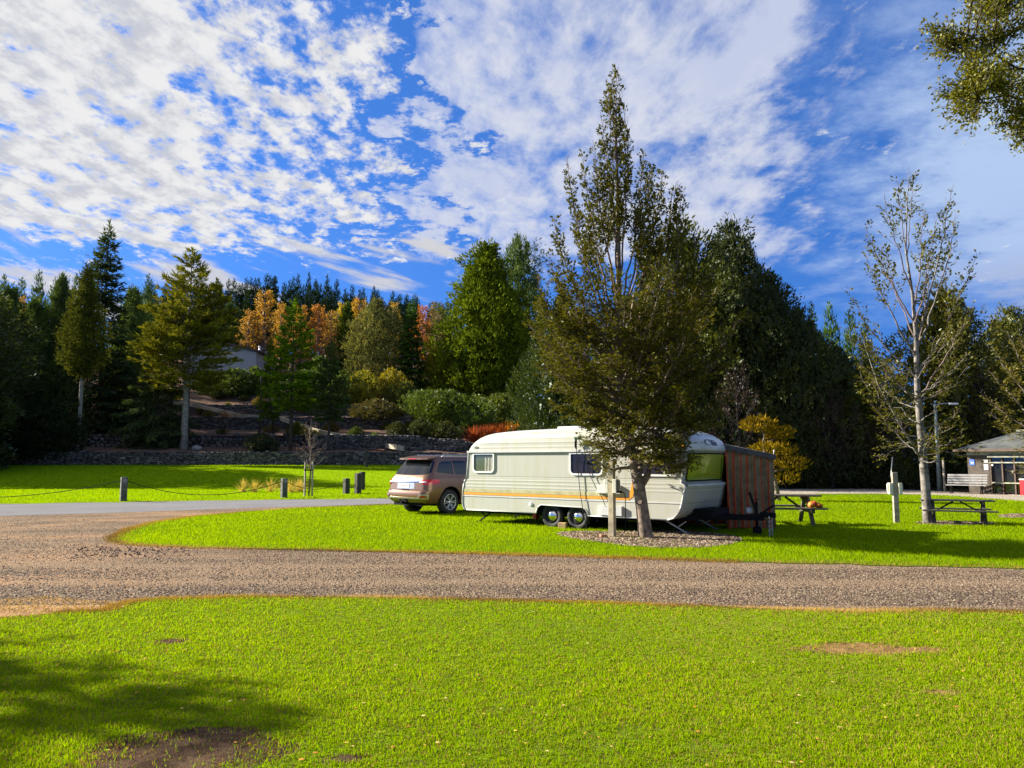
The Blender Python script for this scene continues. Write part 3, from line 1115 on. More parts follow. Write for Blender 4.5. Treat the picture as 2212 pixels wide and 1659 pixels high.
def lumpy_tree(name, seed, H, prof, nlobe, nleaf, leaf, bark, trunk_h=.15, trunk_r=.3, lobe=.32, up=.45, spikes=0, tmat='leaf', noise=.15, shape=.5, bulge=.22):
    """dense crown: leaf clumps cover a bumpy envelope and fill its inside. prof: rows (t, radius) over the height H; nlobe sets how many bumps"""
    rng = np.random.default_rng(seed)
    root = empty(name, (0, 0, 0))
    prof = np.array(prof, float)
    zz = np.linspace(0, 1, 200)
    rr = np.interp(zz, prof[:, 0], prof[:, 1])
    pdf = np.cumsum(np.where(rr > .12 * rr.max(), rr + .03, rr * .25 + 1e-4)); pdf = pdf / pdf[-1]
    rmax = prof[:, 1].max()
    # bumps: points on the envelope, each lifting the surface round it
    bt = np.interp(rng.uniform(0, 1, nlobe), pdf, zz); bp = rng.uniform(0, 2 * PI, nlobe)
    br = np.interp(bt, prof[:, 0], prof[:, 1])
    bpos = np.stack([br * np.cos(bp), br * np.sin(bp), bt * H], 1)
    bs = np.maximum(.10 * rmax, lobe * (br + .25 * rmax) * rng.uniform(.6, 1.3, nlobe))
    bh = rng.uniform(-.35, 1.0, nlobe); btone = rng.normal(0, .13, nlobe)
    nc = nleaf // 8
    tt = np.interp(rng.uniform(0, 1, nc), pdf, zz)
    ph = rng.uniform(0, 2 * PI, nc)
    r0 = np.interp(tt, prof[:, 0], prof[:, 1])
    P0 = np.stack([r0 * np.cos(ph), r0 * np.sin(ph), tt * H], 1)
    D2 = ((P0[:, None, :] - bpos[None]) ** 2).sum(2) / bs[None] ** 2
    near = D2.argmin(1)
    k = np.exp(-D2.min(1) * .9)
    lift = bh[near] * k - .25 * (1 - k)
    rho = np.where(rng.uniform(0, 1, nc) < .72, rng.normal(1, .05, nc), rng.uniform(.35, .95, nc))
    thin = np.clip(r0 / (.3 * rmax), 0, 1) * (tt > .04)
    rad = r0 * rho * (1 + bulge * lift) + bulge * .35 * rmax * lift * thin
    rad = np.maximum(rad, 0)
    c = np.stack([rad * np.cos(ph), rad * np.sin(ph), tt * H + rng.normal(0, .012 * H, nc) + bulge * .35 * rmax * lift * tt * thin], 1)
    out = np.stack([np.cos(ph), np.sin(ph), np.zeros(nc)], 1)
    away = unit(c - bpos[near] + out * bs[near][:, None] * .5)
    cd = unit(out * .55 + away * .55 + np.array([0, 0, up]))
    q = np.repeat(np.arange(nc), 8)
    m = len(q)
    lv = Leaves()
    lv.add(c[q] + rng.normal(0, leaf[0] * .5, (m, 3)), cd[q] + rng.normal(0, .42, (m, 3)), out[q] * .7 + away[q] * .4 + np.array([0, 0, .45]) + rng.normal(0, .5, (m, 3)),
           leaf[0] * rng.uniform(.6, 1.35, m), leaf[1] * rng.uniform(.7, 1.3, m), .45 + btone[near][q] + np.repeat(rng.normal(0, .1, nc), 8) + rng.normal(0, .13, m))
    # larger inner foliage so that daylight does not show through the middle
    ni = nleaf // 14
    ti = np.interp(rng.uniform(0, 1, ni), pdf, zz); pi_ = rng.uniform(0, 2 * PI, ni)
    ri = np.interp(ti, prof[:, 0], prof[:, 1]) * rng.uniform(.15, .78, ni)
    lv.add(np.stack([ri * np.cos(pi_), ri * np.sin(pi_), ti * H * .97], 1), rng.normal(0, 1, (ni, 3)) + np.array([0, 0, .4]), np.stack([np.cos(pi_), np.sin(pi_), pi_ * 0], 1) + rng.normal(0, .5, (ni, 3)), leaf[0] * 2.6, leaf[1] * 4.0, .4 + rng.normal(0, .15, ni))
    for i in range(spikes):
        t1 = rng.uniform(.5, 1.0)
        r1 = np.interp(t1, prof[:, 0], prof[:, 1]) * rng.uniform(.55, 1)
        p1 = rng.uniform(0, 2 * PI)
        n = 24
        a = np.linspace(0, 1, n)[:, None]
        p0 = np.array([r1 * math.cos(p1), r1 * math.sin(p1), t1 * H - .02 * H])
        dr = unit(np.array([math.cos(p1) * .6, math.sin(p1) * .6, 1]) + rng.normal(0, .15, 3))
        Ls = H * rng.uniform(.03, .065)
        lv.add(p0 + dr * Ls * a, dr * .8 + rng.normal(0, .5, (n, 3)), rng.normal(0, 1, (n, 3)), leaf[0] * (1.0 - .65 * a[:, 0]), leaf[1] * .8, rng.uniform(.3, .7, n))
    tb = MB()
    top = .8 * H
    tb.tube([(0, 0, -.4), (.02, 0, trunk_h * H * .5), (0, .03, trunk_h * H), (0, 0, top)], [trunk_r * 1.15, trunk_r, trunk_r * .85, trunk_r * .15], 8)
    for i in range(10):
        p1 = i * 2.4
        hz = rng.uniform(max(.08, trunk_h * .9), .7) * H
        r1 = np.interp(hz / H, prof[:, 0], prof[:, 1]) * .7
        tb.tube([(0, 0, hz), (r1 * .5 * math.cos(p1), r1 * .5 * math.sin(p1), hz + r1 * .2), (r1 * math.cos(p1), r1 * math.sin(p1), hz + r1 * .55)], [trunk_r * .3, trunk_r * .2, .02], 5, cap=False)
    tb.build('trunk', bark, root, recalc=False)
    lv.build('crown', MAT[tmat], root, shape)
    return root


def conifer(name, seed, H, prof, whorls, nb, droop, tipup, card, ncard, bark, trunk_r=.25, z0=.05, width=.30, thick=.06, tops=((0, 0, 1.0),), hang=.0, lean=0.0):
    """tiered conifer: whorls of branches carrying flat sprays. prof: rows (t, radius)"""
    rng = np.random.default_rng(seed)
    root = empty(name, (0, 0, 0))
    prof = np.array(prof, float)
    lv = Leaves()
    tb = MB()
    for (tx, ty, th) in tops:
        hh = H * th
        zs = np.linspace(0, 1, 7)
        if tx == 0:
            tb.tube([(0, 0, -.5 if z == 0 else z * hh) for z in zs], [trunk_r * (1 - .93 * z) for z in zs], 8)
        else:
            tb.tube([(tx * f, ty * f, hh * (.5 + .5 * z)) for z, f in zip(zs, (0, .45, .75, .92, 1, 1, 1))], [trunk_r * .4 * (1 - .93 * z) for z in zs], 6)
        start = z0 if tx == 0 else .62
        nw = int(whorls * (1 - start))
        for i in range(nw):
            tt = start + (1 - start) * (i + rng.uniform(0, .8)) / nw
            z = tt * hh
            r0 = np.interp(tt, prof[:, 0], prof[:, 1]) * (1 if tx == 0 else .6)
            k = max(3, int(nb * (.6 + .6 * (1 - tt))))
            for b in range(k):
                ph = 2 * PI * (b + rng.uniform(0, .9)) / k + i
                L = r0 * rng.uniform(.62, 1.12) + .1
                zb = z + rng.normal(0, .012 * H)
                dr = np.array([math.cos(ph), math.sin(ph), 0.0])
                dz = droop * (1 - tt) * rng.uniform(.6, 1.4)
                rise = .55 * (tt ** 3) * L
                p0 = np.array([tx, ty, zb])
                p1 = p0 + dr * L * .55 + np.array([0, 0, -dz * L * .6 + rise * .5])
                p2 = p0 + dr * L + np.array([0, 0, -dz * L + tipup * L * .3 + rise])
                B = bez(p0, p1, p2, 6)
                if L > .8: tb.tube([tuple(q) for q in B], list(np.linspace(.035 * trunk_r * 4, .008, 6)), 3, cap=False)
                n = max(5, int(ncard * L))
                s = rng.uniform(.12, 1.03, n) ** .8
                f = np.clip(s * 5, 0, 4.999)
                k0 = f.astype(int)
                P = B[k0] + (B[k0 + 1] - B[k0]) * (f - k0)[:, None]
                T = unit(B[k0 + 1] - B[k0])
                sd_ = np.cross(dr, np.array([0, 0, 1.0]))
                lat = rng.uniform(-1, 1, n) * (width * L * (1.08 - s) + .08)
                P = P + sd_ * lat[:, None] + rng.normal(0, thick, (n, 3)) + np.array([0, 0, 1.0]) * (-.22 * np.abs(lat) - hang * rng.uniform(0, 1, n))[:, None]
                D = T * .8 + sd_ * (np.sign(lat) * rng.uniform(.2, .9, n))[:, None] + rng.normal(0, .22, (n, 3)) + np.array([0, 0, tipup * .5 - hang * .8])
                N = np.array([0, 0, 1.0]) + rng.normal(0, .5, (n, 3))
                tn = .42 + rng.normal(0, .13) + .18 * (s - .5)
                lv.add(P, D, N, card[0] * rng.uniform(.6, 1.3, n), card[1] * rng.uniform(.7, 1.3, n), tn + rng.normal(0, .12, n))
        n = 30
        a = rng.uniform(.9, 1.03, n)
        lv.add(np.stack([np.full(n, tx), np.full(n, ty), a * hh], 1), np.array([0, 0, .9]) + rng.normal(0, .45, (n, 3)), rng.normal(0, 1, (n, 3)), card[0] * .7, card[1], rng.uniform(.2, .7, n))
    tb.build('trunk', bark, root, recalc=False)
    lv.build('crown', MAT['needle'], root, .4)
    return root


def wispy(name, seed, H, rad, nb, leaf, nleaf, bark, upness=1.4, z0=.12, thick=1.0):
    """thin deciduous tree with ascending twigs and few leaves"""
    rng = np.random.default_rng(seed)
    root = empty(name, (0, 0, 0))
    tb, lv = MB(), Leaves()
    tb.tube([(0, 0, -.3), (.02 * H, 0, .4 * H), (0, .01 * H, .75 * H), (.01 * H, 0, H)], [k * H * thick for k in (.018, .013, .007, .002)], 6)
    for i in range(nb):
        tt = z0 + (1 - z0) * (i + rng.uniform()) / nb
        ph = i * 2.4 + rng.normal(0, .4)
        L = rad * H * (1.15 - tt) * rng.uniform(.6, 1.2) * (1 if tt > .25 else .75) + .04 * H
        p0 = np.array([0, 0, tt * H * .9])
        d = unit(np.array([math.cos(ph), math.sin(ph), upness * rng.uniform(.6, 1.3)]))
        p2 = p0 + d * L * 1.25 + np.array([0, 0, .12 * L])
        B = bez(p0, p0 + d * L * .6 + np.array([math.cos(ph), math.sin(ph), 0]) * .12 * L, p2, 5)
        tb.tube([tuple(q) for q in B], list(np.linspace(.006 * H * thick, .0015 * H * thick, 5)), 4, cap=False)
        for j in range(5):
            s = rng.uniform(.3, 1)
            f = min(s * 4, 3.99); k0 = int(f)
            p = B[k0] + (B[k0 + 1] - B[k0]) * (f - k0)
            dd = unit(d + rng.normal(0, .5, 3))
            e2 = p + dd * L * rng.uniform(.2, .45)
            tb.tube([tuple(p), tuple(e2)], [.0022 * H * thick, .0012 * H * thick], 3, cap=False)
            n = max(1, int(nleaf * rng.uniform(.3, 1.5)))
            a = rng.uniform(.1, 1.1, n)[:, None]
            lv.add(p + (e2 - p) * a + rng.normal(0, .012 * H, (n, 3)), rng.normal(0, 1, (n, 3)) + np.array([0, 0, .3]), rng.normal(0, 1, (n, 3)), leaf[0] * rng.uniform(.6, 1.3, n), leaf[1], .45 + rng.normal(0, .2, n))
    tb.build('trunk', bark, root, recalc=False)
    lv.build('crown', MAT['leaf'], root)
    return root


PLACED = []


def place(proto, loc, s, rz=0.0, col=None, label=None, cat='tree', group=None, name=None, first=False):
    o = proto if first else copy_tree(proto)
    if name: o.name = name
    o.location = loc
    o.scale = s
    o.rotation_euler = (0, 0, rz)
    if col: set_color(o, tuple(min(.6, 1.3 * c_) for c_ in col))
    for k in ('label', 'category', 'group'):
        if k in o: del o[k]
    tag(o, label, cat, group)
    return o


USED = set()


def put(proto, H0, R0, px, ytop, Y, hw, col, label, cat='tree', group=None, rz=0.0, zb=None, name=None, base_px=None):
    """stand a tree so that its top is seen ytop high at distance Y; hw: half width seen, in pixels"""
    top = PX(px, ytop, Y)
    X = top[0]
    z = float(hill(X, Y)) if Y > 71 and X < 40 else float(lawnrise(X, Y))
    if zb is not None: z = zb
    h = top[2] - z
    w = hw / FPX * Y
    first = id(proto) not in USED
    USED.add(id(proto))
    return place(proto, (X, Y, z - .05), (w / R0, w / R0, h / H0), rz, col, label, cat, group, name, first)


# ---- the big beech in front of the caravan
BX, BY = G(1395, 1163)
hero_trunk = [(.02, 0, -.3), (0, 0, 0), (-.06, 0, .6), (-.13, .01, 1.15), (-.22, .02, 1.65), (-.38, .03, 2.5), (-.48, .02, 3.4), (-.52, 0, 4.5), (-.50, .02, 5.6), (-.50, 0, 6.8), (-.50, 0, 8.2), (-.51, 0, 9.2), (-.53, 0, 10.0)]
hero_r = [.20, .165, .135, .13, .105, .09, .082, .072, .062, .05, .034, .018, .006]
hero_env = [(1.3, .35, 1.2), (1.7, .75, 1.75), (2.3, 1.1, 2.0), (2.7, 1.25, 2.1), (3.4, 1.55, 2.25), (4.0, 1.9, 2.35), (4.5, 2.2, 2.5), (5.2, 2.05, 2.35), (5.8, 1.55, 1.7), (6.6, 1.45, 1.3), (7.4, 1.35, 1.35), (8.0, 1.25, 1.35),
            (8.5, 1.1, 1.1), (8.9, .5, .45), (9.4, .22, .22), (10.2, .10, .10), (10.75, .05, .05)]
leaders = [([(-.12, 0, 1.1), (.06, .02, 1.36), (.22, .05, 1.75), (.38, .1, 2.5), (.55, .1, 3.6), (.62, .05, 5.0), (.60, 0, 6.6), (.72, .0, 7.9)], [.095, .08, .07, .055, .045, .036, .022, .008]),
           ([(-.44, .02, 3.0), (-.75, .15, 3.9), (-.9, .2, 5.2), (-.98, .1, 6.6), (-1.0, .1, 8.2)], [.05, .045, .036, .024, .006]),
           ([(-.5, .02, 4.3), (-.2, -.15, 5.3), (-.12, -.2, 6.6), (-.15, -.1, 8.6)], [.045, .036, .024, .006]),
           ([(-.3, .02, 2.1), (-.2, -.3, 3.0), (-.1, -.5, 4.4), (.1, -.5, 5.6)], [.05, .04, .028, .006])]
plumes = []
for (x0, z0_, x1, z1, y1, r0) in ((-.50, 4.3, -1.62, 8.75, .2, .034), (-.50, 4.6, -1.30, 8.5, -.4, .030), (-.5, 5.0, -.85, 8.9, .3, .030), (-.5, 5.6, -.30, 9.0, -.2, .028), (-.5, 4.2, .42, 8.0, .3, .034), (-.5, 4.0, .78, 8.0, -.1, .036),
                                  (-.5, 4.8, .15, 8.3, -.4, .03), (-.5, 3.9, -1.95, 7.1, -.2, .034), (-.5, 3.6, -2.0, 6.4, .4, .03), (-.5, 5.4, -.7, 8.4, -.6, .026), (-.5, 5.4, -.45, 8.6, .6, .026), (-.5, 6.4, -.78, 9.6, .1, .02), (-.5, 6.6, -.28, 9.5, -.1, .02),
                                  (.6, 4.4, 1.0, 7.4, .1, .028), (.6, 5.0, .85, 7.9, -.3, .024), (-.5, 3.4, 1.2, 6.6, -.2, .03), 
                                  (-.5, 4.2, .62, 7.3, .7, .03), (-.5, 4.0, -1.5, 7.1, -.8, .03), (-.5, 4.4, -1.1, 7.7, .8, .03), (-.5, 4.6, .1, 7.9, -.8, .03), (-.5, 5.0, .1, 8.8, .1, .028), (-.5, 5.2, -1.0, 8.9, 0, .028), (-.5, 4.6, .62, 8.5, .4, .03),
                                  (-.5, 3.3, -2.3, 5.9, 0, .028), (-.5, 3.2, 1.75, 5.7, .3, .028), (-.5, 3.0, -1.9, 5.5, -.9, .028), (-.5, 3.2, 1.3, 5.7, -1.0, .028)):
    plumes.append(([(x0, 0, z0_), (x0 + (x1 - x0) * .72, y1 * .7, z0_ + (z1 - z0_) * .38), (x1, y1, z1)], r0))
plumes.append(([(-.50, 0, 6.8), (-.50, 0, 8.0), (-.52, 0, 9.0), (-.54, 0, 9.7)], .03))
for (x1, y1, z1, z0_) in ((-.62, .05, 10.55, 9.0), (-.50, -.05, 10.75, 9.2), (-.40, .05, 10.35, 9.1), (-.72, -.1, 10.0, 8.6), (-.30, .1, 9.9, 8.5), (-.66, .12, 10.2, 8.9)):
    plumes.append(([(-.51, 0, z0_), (-.51 + (x1 + .51) * .8, y1 * .7, z0_ + (z1 - z0_) * .45), (x1, y1, z1)], .009))
hero_low = [(1.3, .35, 1.2), (1.7, .8, 1.8), (2.3, 1.15, 2.0), (2.7, 1.3, 2.15), (3.4, 1.65, 2.3), (4.0, 2.0, 2.4), (4.5, 2.35, 2.55), (5.2, 2.2, 2.35), (5.8, 1.6, 1.9), (6.3, 1.0, 1.2)]
HERO = fan_tree('beech_tree', 5, hero_trunk, hero_r, hero_low, 92, 1.45, (6, 42), (.078, .040), 9, MAT['bark_beech'], leaders[:1] + leaders[3:], sub=7, twig=5, qexp=1.0, topz=5.8, plumes=plumes, pl_start=.44, pl_len=.44, pl_n=9, pl_dens=4.6)
HERO.location = (BX, BY, 0)
HERO.scale = (1, 1, .975)
set_color(HERO, (.112, .122, .018))
tag(HERO, 'tall olive green beech with leaning trunk growing in the mulch bed before the caravan', 'tree')
hb = MB()
hb.lathe([(0, 0), (.05, 0), (.055, .03), (.03, .05), (.03, .06), (0, .055)], (0, 0, 0), 'Y', 10)
for (kx, kz) in ((-.14, 1.38), (-.1, .78)):
    kb = MB()
    kb.tube([(BX + kx + .02, BY - .06, kz), (BX + kx - .04, BY - .15, kz + .02)], [.06, .05], 9)
    k = kb.build('cut_branch_stub', MAT['bark_beech'])
    k.parent = HERO
    k.matrix_parent_inverse = Matrix.Translation((-BX, -BY, 0))

# ---- sapling beech on the right
SX, SY = G(2005, 1131)
sap_trunk = [(0, 0, -.2), (0, 0, 0), (-.02, 0, 1.0), (-.05, .02, 2.2), (-.10, 0, 3.6), (-.06, 0, 5.0), (-.10, 0, 6.2), (-.22, .0, 7.4), (-.12, 0, 8.6), (.0, 0, 9.75)]
sap_r = [.16, .132, .112, .096, .075, .056, .038, .024, .013, .004]
sap_env = [(1.7, 1.2, 1.15), (2.4, 1.25, 1.1), (3.2, 1.6, 1.2), (4.2, 1.75, 1.5), (5.2, 1.7, 1.6), (6.2, 1.55, 1.75), (7.2, 1.35, 1.4), (8.2, 1.0, 1.15), (9.0, .4, .3), (9.75, .1, .1)]
sap_plumes = []
for (x0, z0_, x1, z1, y1, r0) in ((-.08, 4.6, 1.35, 8.5, .2, .034), (-.08, 4.9, .95, 9.0, -.3, .03), (-.1, 5.6, .5, 8.6, .3, .024), (-.1, 5.4, -1.2, 8.0, .1, .026), (-.08, 4.4, -1.45, 7.2, -.3, .03), (-.1, 6.2, -.85, 8.9, -.2, .02), (-.2, 7.2, .1, 9.5, .1, .016), (-.2, 7.2, -.4, 9.3, -.1, .016),
                                  (-.06, 4.0, 1.55, 7.2, -.2, .03), (-.06, 3.8, -1.75, 6.3, .3, .03), (-.1, 5.2, .2, 8.0, -.8, .024), (-.1, 5.0, -.4, 7.8, .9, .024), (-.06, 3.4, 1.7, 6.0, .3, .028), (-.06, 3.2, -1.8, 5.2, -.2, .028), (-.06, 4.6, .9, 7.4, .8, .026)):
    sap_plumes.append(([(x0, 0, z0_), (x0 + (x1 - x0) * .62, y1 * .6, z0_ + (z1 - z0_) * .45), (x1, y1, z1)], r0))
SAP = fan_tree('beech_tree', 9, sap_trunk, sap_r, sap_env, 32, 1.75, (26, 45), (.095, .048), 4, MAT['bark_birch'],
               [([(-.03, 0, 1.6), (-.55, .0, 2.5), (-1.1, .1, 3.7), (-1.45, .1, 4.9)], [.038, .03, .02, .006])],
               sub=5, twig=4, bare_top=.0, limb=.20, topz=5.2, plumes=[(q, r) for q, r in sap_plumes], pl_start=.42, pl_len=.60, pl_n=5, pl_dens=5)
SAP.location = (SX, SY, 0)
set_color(SAP, (.125, .135, .026))
tag(SAP, 'thin open beech with pale straight trunk beside the low picnic table', 'tree')

# ---- tree outside the frame whose leafy branches hang in at the top right
OV = empty('broadleaf_tree', (8.6, 8.6, 0))
rng = np.random.default_rng(77)
tb, lv = MB(), Leaves()
tb.tube([(0, 0, -.2), (0, 0, 1), (-.1, 0, 3.5), (-.2, -.1, 6), (-.2, 0, 9)], [.26, .22, .18, .12, .03], 10)
tgt = []
for i in range(150):
    px = rng.uniform(2085, 2350); py = rng.uniform(-200, 270)
    if px < 2120 and py > 20 and py < 75: continue
    lim = np.interp(py, [-330, -60, 0, 60, 130, 165, 220, 260, 290], [2040, 2105, 2130, 2125, 2065, 2075, 2065, 2100, 2165])
    if px < lim: px = lim + rng.uniform(0, 60)
    tgt.append(np.array(PX(px, py, rng.uniform(7.3, 9.3))))
for (px, py, yy) in ((2015, 82, 8.0), (2045, 90, 8.1), (2075, 105, 8.0), (2100, 120, 8.0), (2060, 200, 7.9), (2085, 215, 8.0), (2090, 8, 8.2), (2120, 20, 8.2), (2195, 285, 8.0), (2215, 268, 8.1), (2090, 240, 8.2), (2120, 150, 7.8), (2100, 180, 8.1), (2150, 75, 8), (2035, 75, 8.0)):
    for _ in range(2): tgt.append(np.array(PX(px + rng.normal(0, 6), py + rng.normal(0, 6), yy + rng.normal(0, .1))))
ori = np.array([8.6, 8.6, 0])
limbs = []
for (px, py, yy, z0_) in ((2085, 112, 8.0, 4.6), (2110, 215, 8.0, 3.9), (2190, 272, 8.0, 3.5), (2160, 40, 8.2, 5.2), (2290, 160, 8.0, 4.2), (2200, -90, 8.4, 5.8), (2330, -200, 8.6, 6.4), (2320, 40, 8.4, 5.0)):
    e = np.array(PX(px, py, yy)) - ori
    st = np.array([-.12, -.05, z0_])
    B = bez(st, (st * .45 + e * .55) + np.array([0, 0, .55]), e, 12)
    B[1:-1] += rng.normal(0, .05, (10, 3))
    tb.tube([tuple(p) for p in B], list(np.linspace(.055, .006, 12)), 6, cap=False)
    limbs.append(B)
allp = np.concatenate([b[3:] for b in limbs])
for g_ in tgt:
    e = g_ - ori
    dd_ = np.linalg.norm(allp - e, axis=1) + .25 * np.maximum(0, e[0] - allp[:, 0] + .4) + .2 * np.maximum(0, allp[:, 2] - e[2])
    st = allp[dd_.argmin()]
    B = bez(st, (st + e) / 2 + np.array([0, 0, .08]) + rng.normal(0, .06, 3), e, 6)
    tb.tube([tuple(p) for p in B], list(np.linspace(.011, .003, 6)), 4, cap=False)
    T = unit(B[-1] - B[0])
    for j in range(13):
        f = rng.uniform(.25, 1.02); k0 = min(int(f * 5), 4)
        c = B[k0] + (B[k0 + 1] - B[k0]) * min(1, f * 5 - k0) + rng.normal(0, .05, 3)
        dd = unit(T + rng.normal(0, .65, 3))
        tl = rng.uniform(.10, .26)
        tb.tube([tuple(c), tuple(c + dd * tl)], [.003, .0015], 3, cap=False)
        n = rng.integers(10, 17)
        a = rng.uniform(-.1, 1.05, n)[:, None]
        lv.add(c + dd * tl * a + rng.normal(0, .022, (n, 3)), dd * .6 + rng.normal(0, .6, (n, 3)), rng.normal(0, 1, (n, 3)) + np.array([0, 0, .6]), rng.uniform(.030, .052, n), rng.uniform(.018, .028, n), .45 + rng.normal(0, .22, n))
tb.build('trunk', MAT['bark_dark'], OV, recalc=False)
lv.build('crown', MAT['leaf'], OV)
set_color(OV, (.15, .165, .018))
tag(OV, 'leafy branches of small green and yellow leaves hanging in from the top corner', 'tree')

MAT['bark_shade'] = pbr('bark_shade', (.022, .016, .015), .95, var=.3)
# ---- kinds of tree: one of each, then copies
DENSE = lumpy_tree('dense_tree', 21, 18, [(0, 4.2), (.1, 5.6), (.3, 6), (.55, 5.2), (.75, 3.8), (.9, 2.0), (1, .5)], 130, 30000, (.38, .15), MAT['bark_dark'], .1, .35, lobe=.34, up=.5, spikes=50, bulge=.42)
CYP = lumpy_tree('cypress_tree', 22, 20, [(0, 3.2), (.08, 4.9), (.3, 5.0), (.5, 4.3), (.7, 3.1), (.85, 2.0), (.95, 1.1), (1, .3)], 330, 30000, (.46, .19), MAT['bark_dark'], .05, .35, lobe=.20, up=.9, bulge=.42, tmat='needle')
SLIM = lumpy_tree('slim_cypress_tree', 23, 12, [(0, 1.2), (.1, 2.0), (.35, 2.1), (.6, 1.6), (.8, .9), (.93, .4), (1, .1)], 140, 12000, (.32, .13), MAT['bark_dark'], .06, .2, lobe=.26, up=.9, tmat='needle', spikes=8)
OLIVE = lumpy_tree('trimmed_conifer_tree', 25, 20, [(0, 0), (.38, .1), (.43, 1.7), (.55, 2.3), (.68, 1.9), (.82, 1.15), (.93, .5), (1, .05)], 120, 12000, (.32, .12), MAT['bark_grey'], .5, .26, lobe=.32, up=.3, tmat='needle', bulge=.45, spikes=40)
SPRUCE = conifer('spruce_tree', 26, 22, [(0, 4.2), (.15, 4.2), (.4, 3.7), (.6, 3.0), (.8, 1.75), (.93, .7), (1, .1)], 46, 9, .35, .15, (.62, .17), 20, MAT['bark_dark'], .3, .03, hang=.2, tops=((0, 0, 1.0), (-.75, .2, .965)))
CEDAR = conifer('cedar_tree', 27, 19, [(0, 0), (.30, 4.2), (.36, 5.0), (.5, 5.4), (.62, 4.9), (.75, 3.6), (.85, 2.2), (.93, 1.1), (1, .12)], 36, 9, .10, .25, (.58, .15), 30, MAT['bark_grey'], .42, .30, width=.34, thick=.05, tops=((0, 0, 1.0), (2.6, .6, .84), (-2.2, -.6, .74)))
SKIRT = conifer('drooping_cedar_tree', 28, 9, [(0, 5.2), (.3, 5.0), (.6, 3.8), (.85, 1.8), (1, .2)], 18, 9, .5, .0, (.6, .16), 24, MAT['bark_dark'], .3, .05, hang=.25)
FIR = conifer('fir_tree', 36, 12, [(0, 0), (.30, 2.0), (.38, 2.8), (.52, 2.9), (.7, 2.0), (.88, .85), (1, .1)], 30, 9, .28, .2, (.46, .15), 30, MAT['bark_dark'], .22, .31, width=.36, thick=.07, hang=.06)
FIRG = conifer('fir_tree', 37, 12, [(0, 2.9), (.15, 2.8), (.4, 2.2), (.65, 1.4), (.88, .6), (1, .1)], 34, 9, .28, .2, (.46, .15), 26, MAT['bark_dark'], .22, .02, width=.36, thick=.07, hang=.06)
PINE = conifer('pine_tree', 29, 14, [(0, 2.0), (.3, 2.3), (.6, 1.9), (.8, 1.1), (.92, .55), (1, .1)], 24, 7, -.30, .9, (.62, .15), 20, MAT['bark_dark'], .2, .1, thick=.14, hang=-.1)
ROUGHPINE = lumpy_tree('round_pine_tree', 30, 18, [(0, 2.5), (.3, 4.6), (.6, 4.6), (.8, 3.4), (.93, 2.0), (1, .6)], 40, 16000, (.5, .12), MAT['bark_dark'], .2, .3, lobe=.42, up=.8, bulge=.5, spikes=14, tmat='needle')
LARCH = wispy('larch_tree', 31, 12, .17, 46, (.26, .10), 15, MAT['twig'])
ROUND = lumpy_tree('round_cypress_tree', 32, 10, [(0, 2.6), (.12, 3.6), (.4, 4.0), (.65, 3.6), (.85, 2.3), (1, .7)], 110, 15000, (.32, .13), MAT['bark_dark'], .06, .25, lobe=.28, up=.8, tmat='needle')
BUSH = lumpy_tree('shrub', 33, 3, [(0, 1.3), (.2, 1.9), (.5, 2.0), (.8, 1.3), (1, .4)], 30, 4600, (.20, .10), MAT['twig'], .1, .05, lobe=.36, up=.5, bulge=.4)
RHODO = lumpy_tree('rhododendron_bush', 34, 4, [(0, 1.0), (.2, 2.0), (.5, 2.5), (.75, 2.0), (.92, 1.0), (1, .4)], 36, 7500, (.24, .10), MAT['bark_dark'], .15, .07, lobe=.30, up=1.0, bulge=.55)
TWIGGY = wispy('bare_twiggy_tree', 35, 8, .42, 60, (.22, .08), 9, MAT['bark_shade'], upness=.8, z0=.05)

# ---- right hand wall of dark evergreens
DK = (0.035, 0.052, 0.021)
put(DENSE, 18, 6.2, 1470, 482, 50, 150, (0.052, 0.070, 0.018), 'tall dark evergreen directly behind the big beech, its top showing olive green', group='dark evergreens behind the caravan')
put(DENSE, 18, 6.2, 1575, 474, 54, 120, DK, 'highest dark evergreen with a bare twig poking out of its top', group='dark evergreens behind the caravan', rz=2.1)
put(DENSE, 18, 6.2, 1655, 585, 49, 105, DK, 'dark evergreen on the steep shoulder right of the highest one', group='dark evergreens behind the caravan', rz=4.0)
put(DENSE, 18, 6.2, 1722, 662, 47, 90, DK, 'lower dark evergreen at the foot of the sloping tree line above the awning', group='dark evergreens behind the caravan', rz=1.1)
put(DENSE, 18, 6.2, 1800, 745, 50, 80, DK, 'low dark evergreen below the distant pines', group='dark evergreens behind the caravan', rz=3.0)
put(DENSE, 18, 6.2, 1880, 770, 47, 75, (0.088, 0.105, 0.021), 'olive evergreen left of the thin pale trunked beech', group='dark evergreens behind the caravan', rz=.4)
put(DENSE, 18, 6.2, 2035, 618, 50, 120, (0.096, 0.105, 0.021), 'broad round olive tree behind the thin pale trunked beech', rz=5.0)
put(DENSE, 18, 6.2, 2180, 660, 52, 95, (0.079, 0.096, 0.021), 'round dark tree behind the hut roof', rz=2.6)
put(DENSE, 18, 6.2, 1215, 640, 56, 95, (0.035, 0.056, 0.021), 'dark evergreen filling the gap between the great cypress and the big beech', rz=.9)
put(DENSE, 18, 6.2, 1350, 640, 58, 110, DK, 'dark evergreen hidden mostly behind the crown of the big beech', rz=3.9)
